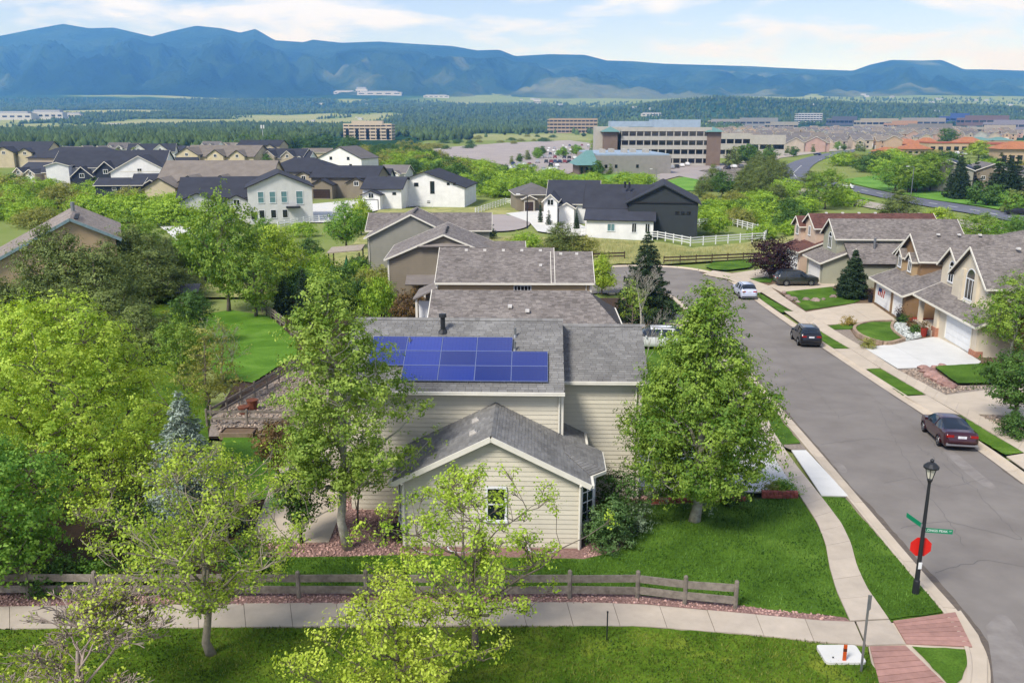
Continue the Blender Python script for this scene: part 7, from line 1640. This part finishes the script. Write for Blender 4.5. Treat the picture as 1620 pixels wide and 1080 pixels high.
# ---------------------------------------------------------------- far cars in the car park and on the roads
def farcar(paint):
    mb = MB(); W_ = .9; P = [(-2.3, .35), (-2.3, .9), (-1.9, 1.0), (-1.5, 1.5), (.3, 1.5), (1.0, 1.0), (2.2, .8), (2.3, .4)]
    V = [(W_ * (.8 if z > 1.2 else 1), y, z) for y, z in P] + [(-W_ * (.8 if z > 1.2 else 1), y, z) for y, z in P]; n = len(P)
    mb.add(V, [tuple(range(n)), tuple(range(2 * n - 1, n - 1, -1))] + [(i, i + n, (i + 1) % n + n, (i + 1) % n) for i in range(n)])
    o = empty('far_car', (0, -500, -200), 0, 'tiny parked car in the office car park', 'car', 'cars in the office car park'); mb.build('body', paint, o)
    g_ = MB(); g_.box(-.75, .75, -1.62, .62, 1.05, 1.4); g_.box(-.84, .84, -1.3, .2, 1.08, 1.36); g_.build('glass', M_gls, o)
    for y in (-1.4, 1.4):
        for s in (-1, 1): MB().tube([(s * .7, y, .32), (s * .93, y, .32)], .32, 10).build('wheel', M_black, o)
    return o
cps = [farcar(paintmat(n, c, .2)) for n, c in (('white', 'd6d6d4'), ('far_black', '1b1c20'), ('far_silver', '9a9ca0'), ('far_red', '7a1f1f'), ('far_grey', '55585c'), ('far_navy', '22304f'))]
used = [False] * 6
def addcar(b, rz, lb=None, gp=None):
    i = rnd.choices(range(6), (5, 4, 4, 1, 2, 2))[0]
    if not used[i]: o = cps[i]; used[i] = True; o.location = b
    else: o = copytree(cps[i], None, b)
    o.rotation_euler[2] = rz
    if lb: o['label'] = lb; o['group'] = gp
    return o
for (a, b2, n) in (((800, 268), (845, 266), 7), ((812, 262), (880, 264), 9), ((850, 258), (900, 258), 8), ((862, 250), (925, 252), 9), ((870, 245), (940, 244), 10), ((866, 240), (935, 238), 9), ((868, 236), (940, 233), 9), ((880, 232), (950, 230), 8), ((840, 272), (880, 270), 5)):
    A, B = PB(*a), PB(*b2)
    for i in range(n):
        if rnd.random() < .12: continue
        p = A.lerp(B, (i + rnd.uniform(-.1, .1)) / max(1, n - 1)); addcar(Vector((p.x, p.y, g(p.x, p.y) + .06)), rnd.uniform(-.06, .06) + rnd.choice((0, math.pi)))
for i, (px, py) in enumerate(((1062, 267), (1070, 266), (1078, 264), (1086, 262), (1135, 270), (1150, 268), (1160, 266), (1172, 266))):
    p = PB(px, py); addcar(Vector((p.x, p.y, p.z + .06)), rnd.uniform(-.1, .1), 'tiny car parked beside the brick entrance tower', 'cars beside the brick tower')
for i in range(26):
    px, py = rnd.uniform(1500, 1600), rnd.uniform(243, 252); p = PB(px, py); addcar(Vector((p.x, p.y, p.z + .06)), rnd.uniform(-.1, .1), 'tiny car parked in front of the orange roofed plaza', 'cars at the plaza')
for px, py, rz, lb in ((1174, 277, .5, 'white pickup driving on the pale road left of the pines'), (1338, 299, 1.0, 'silver car on the lower bend of the dark avenue'), (1293, 246, .8, 'silver car at the top of the dark avenue'), (1380, 244, 1.4, 'dark car on the road before the plaza'), (1606, 340, 1.2, 'dark truck on the avenue at the right edge')):
    p = PB(px, py); addcar(Vector((p.x, p.y, p.z + .08)), rz, lb, None); 
for o in cps:
    if o.location.y < -400:
        for c in list(o.children): bpy.data.objects.remove(c)
        bpy.data.objects.remove(o)
# street lights of the avenue
for i, (px, py, tp, lb) in enumerate(((1441, 310, 264, 'tall street light beside the dark avenue'), (834, 360, 308, 'black lamp post at the estate round'), (1038, 290, 268, 'thin lamp post by the office road'))):
    b = PB(px, py); H_ = HT(b, px, tp); o = empty('street_light', b, 0, lb, 'street light'); MB().tube([(0, 0, -.2), (0, 0, H_)], [.13, .08], 6).build('pole', M_metal if i != 1 else M_dark, o); MB().tube([(0, 0, H_ - .1), (-1.6, 0, H_ + .1)], .06, 5).build('arm', M_metal if i != 1 else M_dark, o); MB().box(-2.2, -1.4, -.15, .15, H_ + .05, H_ + .2).build('lamp_head', M_white, o)
# ================================================================ middle distance trees
def inst(proto, label, base, H=None, Rd=None, group=None, rz=None):
    """first use moves the model itself, later uses copy it"""
    o = proto['o']
    if not proto['used']: proto['used'] = True
    else: o = copytree(proto['o'])
    o.location = base; h = (H or proto['H']) / proto['H']; r_ = (Rd or proto['R']) / proto['R']; o.scale = (r_, r_, h); o.rotation_euler[2] = rnd.uniform(0, 6.28) if rz is None else rz
    o['label'] = label
    if group: o['group'] = group
    elif 'group' in o: del o['group']
    return o
def mk(fn, H, Rd, *a, **k):
    o = fn(a[0], 'x', Vector((0, -600, -300)), H, Rd, *a[1:], **k); return {'o': o, 'H': H, 'R': Rd, 'used': False}
def T_(name, H, Rd, leaf, prof='round', ncl=150, per=75, ls=.26, z0=.18, seed=1, **k): return mk(lambda n, l, b, h, r: tree(n, l, b, h, r, z0=z0, prof=prof, leaf=leaf, ncl=ncl, per=per, lsize=ls, clr=.55, tr=.2, seed=seed, limbs=10, shell=.36, **k), H, Rd, name)
p_grn = [T_('leafy_tree', 9, 4, L_grn, 'ovate', seed=201, lump=.4, gaps=.1), T_('leafy_tree', 9, 4, L_cot, 'round', seed=202, lump=.45, gaps=.12)]
p_lim = [T_('bright_tree', 7, 3, L_lime, 'ovate', seed=203, lump=.45, gaps=.15)]
p_drk = [T_('dark_tree', 8, 3.4, L_drk, 'round', seed=204, lump=.4, gaps=.1)]
p_pine = [T_('pine_tree', 9, 3.0, L_pine, 'ovate', seed=205, lump=.6, gaps=.22, ncl=150, per=110, ls=.26, z0=.06, aspect=.4), T_('pine_tree', 9, 3.2, L_pine, 'aspen', seed=206, lump=.7, gaps=.25, ncl=150, per=110, ls=.26, z0=.05, aspect=.4)]
p_oak = [mk(lambda n, l, b, h, r: shrub(n, l, b, r, h, L_oak, 211, 120, 40, .34, 'shrub', clr=.6, lump=.4), 4.5, 4.5, 'scrub_oak'), mk(lambda n, l, b, h, r: shrub(n, l, b, r, h, L_oak, 212, 120, 40, .34, 'shrub', clr=.6, lump=.5), 4.5, 4.5, 'scrub_oak'), mk(lambda n, l, b, h, r: shrub(n, l, b, r, h, L_oako, 213, 120, 40, .34, 'shrub', clr=.6, lump=.4), 4.5, 4.5, 'scrub_oak'), mk(lambda n, l, b, h, r: shrub(n, l, b, r, h, L_drk, 214, 120, 40, .34, 'shrub', clr=.6, lump=.5), 4.5, 4.5, 'scrub_oak')]
p_spr = [mk(lambda n, l, b, h, r: conifer(n, l, b, h, r, L_spr, 221, levels=26, per=10, nsize=.34, dens=.9), 9, 3, 'spruce_tree'), mk(lambda n, l, b, h, r: conifer(n, l, b, h, r, L_spr, 222, levels=20, per=9, nsize=.4, dens=.7), 9, 3, 'spruce_tree')]
p_plm = [T_('plum_tree', 5, 2.4, L_red, 'round', seed=231, ls=.2, ncl=110, z0=.15, lump=.4)]
p_far = [T_('small_tree', 6, 2.2, L_drk, 'ovate', seed=241, ncl=50, per=26, ls=.5), T_('small_tree', 6, 2.4, L_grn, 'round', seed=242, ncl=50, per=26, ls=.5), T_('small_tree', 7, 1.9, L_pine, 'cone', seed=243, ncl=50, per=26, ls=.5, z0=.05)]
def tp(ps, label, px, py, tpy, wpx, group=None, Y=None):
    b = PB(px, py) if Y is None else Vector((AT(px, 400, Y).x, Y, g(0, Y))); return inst(rnd.choice(ps), label, b, HT(b, px, tpy), wpx / 2 / PPM(b + Vector((0, 0, 3))), group)
ORD = ['first', 'second', 'third', 'fourth', 'fifth', 'sixth', 'seventh', 'eighth', 'ninth', 'tenth', 'eleventh', 'twelfth', 'thirteenth', 'fourteenth', 'fifteenth', 'sixteenth', 'seventeenth', 'eighteenth']
def belt(area, n, ps, label, group, hr, rr=(.9, 1.2), jit=0):
    made = []
    P = [(lambda q: (q.x, q.y))(G(*p)) for p in area]; xs = [p[0] for p in P]; ys_ = [p[1] for p in P]; k = 0; tries = 0
    while k < n and tries < 4000:
        tries += 1; x, y = rnd.uniform(min(xs), max(xs)), rnd.uniform(min(ys_), max(ys_))
        if not inpoly(P, np.array([x]), np.array([y]))[0]: continue
        pr = rnd.choice(ps); h = rnd.uniform(*hr); made.append(inst(pr, label, Vector((x, y, g(x, y) - .2)), h, h * pr['R'] / pr['H'] * rnd.uniform(*rr), group)); k += 1
    if len(made) <= 18:
        for i, o in enumerate(sorted(made, key=lambda o: o.location.x / o.location.y)): o['label'] = label + ', ' + ORD[i] + ' from the left'
# left side
tp(p_pine[:1], 'tall open pine standing before the teal trimmed gable', 88, 522, 358, 95); tp(p_pine[:1], 'second pine before the teal trimmed gable wall', 128, 524, 372, 105); tp(p_pine[:1], 'dark pine at the right end of the teal trimmed wall', 186, 515, 384, 90); tp(p_pine, 'pine at the left picture edge', 8, 528, 440, 100); tp(p_pine, 'broad pine below the teal trimmed house', 160, 530, 392, 110); tp(p_pine, 'pine left of the leafy backyard tree', 240, 480, 392, 100); tp(p_pine, 'low dark pine beside the play shed', 285, 470, 425, 70); tp(p_pine, 'grey green pine behind the huge tree', 60, 520, 440, 120)
tp(p_grn, 'round green tree right of the teal trimmed house', 212, 425, 340, 95); tp(p_grn, 'big green tree behind the backyard lawn', 362, 492, 312, 118); tp(p_grn, 'full green tree right of the big backyard tree', 405, 500, 395, 95); tp(p_lim, 'yellow green tree behind the backyard trees', 440, 455, 362, 80); tp(p_grn, 'green tree crown left of the big backyard tree', 300, 440, 372, 70); tp(p_pine, 'dark pine between the backyard trees', 258, 450, 385, 70)
tp(p_spr, 'dark spruce by the backyard rail fence', 483, 522, 425, 55); tp(p_spr, 'bluish spruce left of the dark one', 450, 500, 435, 45); tp(p_drk, 'dark reddish tree above the patio', 492, 415, 378, 34); tp(p_grn, 'poplar like green tree beside the grey gable house', 548, 392, 318, 62); tp(p_lim, 'pale leaved tree top beside the poplar like tree', 572, 372, 316, 40)
tp(p_grn, 'leafy tree below the tall pale grey house', 420, 420, 345, 60); tp(p_oak, 'bushy thicket below the white rail fence', 480, 372, 352, 50); tp(p_drk, 'dark green tree hiding the garden soil', 520, 500, 440, 60)
for i, (px, py, t_, w_, lf, lb) in enumerate(((600, 500, 440, 60, p_oak, 'orange tinged shrub in the neighbour garden'), (565, 490, 445, 55, p_oak, 'green garden shrub left of the orange tinged one'), (540, 470, 425, 60, p_drk, 'dark garden shrub below the patio cover'), (625, 470, 425, 40, p_oak, 'bright climber on the grey brown wall'))): tp(lf, lb, px, py, t_, w_)
shrub('round_shrub', 'reddish brown lilac beside the tan house corner', PB(655, 506), 2.4, HT(PB(655, 506), 655, 458), L_rust, 390, 120, 60, .16)
belt([(150, 432), (330, 425), (330, 470), (280, 480), (140, 480)], 9, p_pine + p_grn[:1], 'tree in the grove behind the huge left tree', 'grove behind the huge left tree', (6, 8.5))
belt([(440, 440), (520, 425), (600, 462), (640, 502), (560, 506), (470, 505)], 16, p_oak + p_drk, 'garden shrub between the backyard and the grey houses', 'garden shrubs left of the grey houses', (2.0, 4.0), (.6, .8))
belt([(-20, 430), (140, 470), (140, 520), (-20, 520)], 4, p_pine, 'pine in the dark group at the left edge', 'pines at the left edge', (4, 5.5))
for px, py, t_, w_, lf, lb in ((232, 575, 478, 90, p_pine, 'pine half hidden behind the huge left tree'), (292, 612, 505, 80, p_grn, 'leafy tree beside the pale leafless tree'), (185, 545, 455, 100, p_pine, 'broad pine rising behind the huge left tree'), (305, 545, 462, 60, p_drk, 'dark tree left of the bright backyard lawn'), (120, 540, 450, 90, p_pine, 'pine between the dark group and the huge tree')): tp(lf, lb, px, py, t_, w_)
# play shed and yard clutter
b = PB(298, 482); ps = empty('play_shed', b, .2, 'small dark wooden play shed behind the pines', 'shed'); BX('wall', M_woodd, ps, -.9, .9, 0, 1.6, 0, 1.5); MB().slab([(-1.2, -.3, 1.45), (1.2, -.3, 1.45), (1.2, 1.9, 2.0), (-1.2, 1.9, 2.0)], (0, -.2, 1), .08).build('roof', S_blk, ps); BX('opening', M_black, ps, -.5, .6, -.03, .01, .3, 1.2); BX('ledge', M_conct, ps, -.8, .9, -.4, -.03, .2, .28)
# centre
b = PB(1020, 508); conifer('spruce_tree', 'tall green spruce beside the street bend', b, HT(b, 1022, 366), 3.5, L_spr, 225, levels=30, per=11, nsize=.26, dens=1.3)
b = PB(1012, 536); bare('bare_birch', 'pale bare birch in front of the tall spruce', b, HT(b, 1000, 405), 3.0, M_barkw, 226, 6, .13, nchild=3); b = PB(1015, 600); bare('bare_birch', 'pale bare birch beside the white suv', b, HT(b, 1012, 485), 1.7, M_barkw, 227, 5, .08)
b = PB(1000, 530); tree('leafy_tree', 'thin green birch left of the tall spruce', b, HT(b, 1005, 440), 1.4, z0=.3, prof='ovate', leaf=L_asp, ncl=60, per=40, lsize=.16, clr=.3, tr=.07, seed=228, gaps=.3)
tp(p_lim, 'thin lime tree right of the third house', 952, 465, 405, 40); tp(p_spr, 'young tree at the edge of the estate round', 772, 378, 338, 34); tp(p_oak, 'low green thicket behind the third house', 830, 392, 368, 56); tp(p_pine, 'dark bushy pine behind the third house', 890, 402, 350, 56); tp(p_oak, 'lime shrub right of the dark bushy pine', 922, 402, 376, 52); tp(p_oak, 'wide shrub inside the white ranch fence', 1130, 368, 336, 46)
tp(p_spr, 'narrow conifer at the white house corner', 912, 362, 332, 12); tp(p_spr, 'narrow conifer beside the lamp at the round', 868, 356, 325, 14); tp(p_spr, 'tiny conifer by the steep black gable', 855, 352, 316, 10)
# right side
b = PB(1220, 440); inst(p_plm[0], 'dark red plum tree beside the grey suv', b, HT(b, 1220, 378), 33 / PPM(b)); b = PB(1347, 470); conifer('spruce_tree', 'dense dark spruce between sage and brown houses', b, HT(b, 1347, 394), 2.2, L_spr, 229, levels=26, per=11, nsize=.26, dens=1.5)
b = PB(1598, 572); tree('leafy_tree', 'green two trunked tree before the arched window house', b, HT(b, 1600, 430), 3.1, z0=.25, prof='ovate', leaf=L_cot, ncl=200, per=90, lsize=.15, clr=.4, tr=.14, seed=240, limbs=14, multi=2, gaps=.15, bark=M_barkw)
b = PB(1604, 668); tree('leafy_tree', 'dense round tree at the right edge above the shrub', b, HT(b, 1605, 558), 2.0, z0=.3, prof='round', leaf=L_drk, ncl=150, per=80, lsize=.14, clr=.32, tr=.1, seed=244, limbs=12, gaps=.1); shrub('round_shrub', 'clipped round shrub at the right edge', PB(1606, 690), .95, 1.25, L_drk, 245, 70, 60, .1)
tp(p_pine, 'pine behind the red brown roof', 1420, 352, 300, 58); tp(p_lim, 'bright lime tree behind the grey roofs', 1482, 372, 330, 52); tp(p_grn, 'tall green tree behind the tan hipped roof', 1550, 385, 338, 60); tp(p_grn, 'green tree at the right edge behind the roofs', 1600, 392, 340, 60); tp(p_drk, 'dark green tree right of the hipped roof', 1625, 400, 350, 60)
belt([(-30, 318), (90, 300), (220, 318), (310, 330), (290, 360), (160, 372), (-30, 350)], 34, p_oak[:3], 'rounded scrub oak in the thicket above the teal trimmed house', 'oaks above the teal house', (3, 5.5))
belt([(-30, 300), (60, 290), (80, 312), (-30, 330)], 8, p_oak, 'scrub oak at the left edge of the estate', 'oaks left of the estate', (4, 6))
belt([(590, 262), (650, 250), (730, 262), (800, 275), (860, 285), (830, 318), (760, 330), (740, 300), (690, 285), (600, 270)], 60, p_oak, 'scrub oak in the thicket behind the long white house', 'oaks behind the white house', (3.5, 6))
belt([(560, 240), (640, 232), (690, 245), (640, 262), (575, 255)], 26, p_oak[2:] + p_drk, 'dark oak on the slope left of the car park', 'dark oaks left of the car park', (4, 7))
belt([(380, 232), (560, 228), (560, 240), (470, 240), (380, 238)], 26, p_oak[3:] + p_drk, 'dark tree in the belt behind the estate', 'dark trees behind the estate', (6, 10))
belt([(640, 222), (870, 214), (900, 222), (760, 234), (640, 240)], 26, p_oak[2:], 'low scrub patch on the meadow by the car park', 'scrub on the meadow', (2, 4), (1.0, 2.2))
belt([(850, 285), (950, 292), (1030, 290), (1020, 300), (930, 300), (860, 300)], 16, p_oak[:2], 'bright scrub oak between offices and black roofs', 'oaks below the offices', (3, 5))
belt([(1100, 322), (1180, 316), (1260, 336), (1300, 348), (1250, 372), (1180, 378), (1120, 350)], 34, p_oak, 'scrub oak in the thicket beside the ranch fence', 'oaks beside the ranch fence', (2.4, 4.2))
belt([(1090, 290), (1190, 285), (1230, 300), (1200, 315), (1110, 312)], 7, p_pine + p_drk, 'pine among the trees right of the black house', 'pines right of the black house', (5, 8))
belt([(1330, 262), (1420, 252), (1500, 262), (1500, 285), (1400, 278), (1340, 280)], 30, p_oak + p_drk, 'leafy tree in the belt inside the avenue bend', 'trees inside the avenue bend', (4, 7))
belt([(1385, 295), (1480, 300), (1490, 308), (1400, 305)], 7, p_grn, 'broad willow green tree beside the avenue', 'broad trees beside the avenue', (8, 11), (1.0, 1.4))
belt([(1500, 300), (1600, 305), (1610, 322), (1520, 318)], 8, p_spr, 'dark evergreen before the grey beige house', 'evergreens before the grey beige house', (9, 13))
belt([(1500, 318), (1640, 330), (1640, 345), (1560, 330)], 8, p_far, 'young tree on the bank beside the avenue', 'young trees beside the avenue', (4, 6))
belt([(1190, 262), (1240, 285), (1235, 300), (1190, 292)], 12, p_pine, 'roadside pine left of the avenue bend', 'roadside pines', (6, 9))
belt([(1210, 300), (1350, 320), (1330, 340), (1270, 335)], 8, p_oak[:2] + p_drk, 'tree below the pale concrete road', 'trees below the concrete road', (2.5, 4.5))
belt([(1080, 250), (1140, 246), (1200, 250), (1230, 258), (1150, 262)], 16, p_far, 'small tree around the office car park', 'small trees around the offices', (6, 9))
belt([(980, 262), (1060, 272), (1050, 276), (900, 282)], 12, p_far, 'small tree along the low grey hall', 'small trees along the hall', (4, 6))
belt([(945, 240), (985, 236), (990, 252), (950, 256)], 14, p_grn, 'green tree before the long office', 'green trees before the office', (8, 11))
belt([(780, 255), (860, 240), (930, 240), (900, 268), (800, 265)], 14, p_far, 'small tree in the office car park', 'small trees in the car park', (3.5, 6))
belt([(1150, 238), (1380, 232), (1400, 240), (1180, 252)], 22, p_far, 'small tree along the road to the plaza', 'small trees along the plaza road', (4, 7))
belt([(1130, 236), (1440, 222), (1600, 216), (1600, 206), (1150, 206)], 40, p_far, 'small street tree among the far houses', 'street trees of the far estate', (4, 8))
belt([(1380, 252), (1500, 258), (1620, 262), (1620, 275), (1480, 262), (1400, 262)], 18, p_oak + p_far, 'tree below the orange roofed plaza', 'trees below the plaza', (2.5, 4.5))
belt([(60, 268), (300, 262), (480, 268), (480, 256), (100, 250)], 18, p_far, 'small garden tree among the estate roofs', 'garden trees among the estate', (4, 7))
b = PB(1498, 232); tree('leafy_tree', 'round green tree standing above the plaza', b, 15, 9, z0=.1, prof='round', leaf=L_drk, ncl=120, per=40, lsize=.8, clr=1.2, tr=.3, seed=251)
tp(p_lim, 'lime tree in front of the plaza shops', 1548, 250, 224, 34); tp(p_grn, 'tall sparse tree beside the dark avenue', 1305, 330, 268, 60); tp(p_pine, 'dark pine on the bend of the dark avenue', 1282, 298, 270, 36); tp(p_pine, 'dark pine before the avenue trees', 1226, 312, 290, 34)
# grass tufts on the dry field
blades('tall dry grass of the field', [[(760, 378), (935, 380), (1040, 386), (1095, 396), (1215, 384), (1285, 386), (1230, 402), (1195, 407), (1050, 416), (930, 418), (800, 398)]], 14, 'dry_blade', '7d8450', 'c0b684', .02, (.3, .7))
for lst in (p_grn, p_lim, p_drk, p_pine, p_oak, p_spr, p_plm, p_far):
    for pr in lst:
        if not pr['used']:
            for c in list(pr['o'].children): bpy.data.objects.remove(c)
            bpy.data.objects.remove(pr['o'])
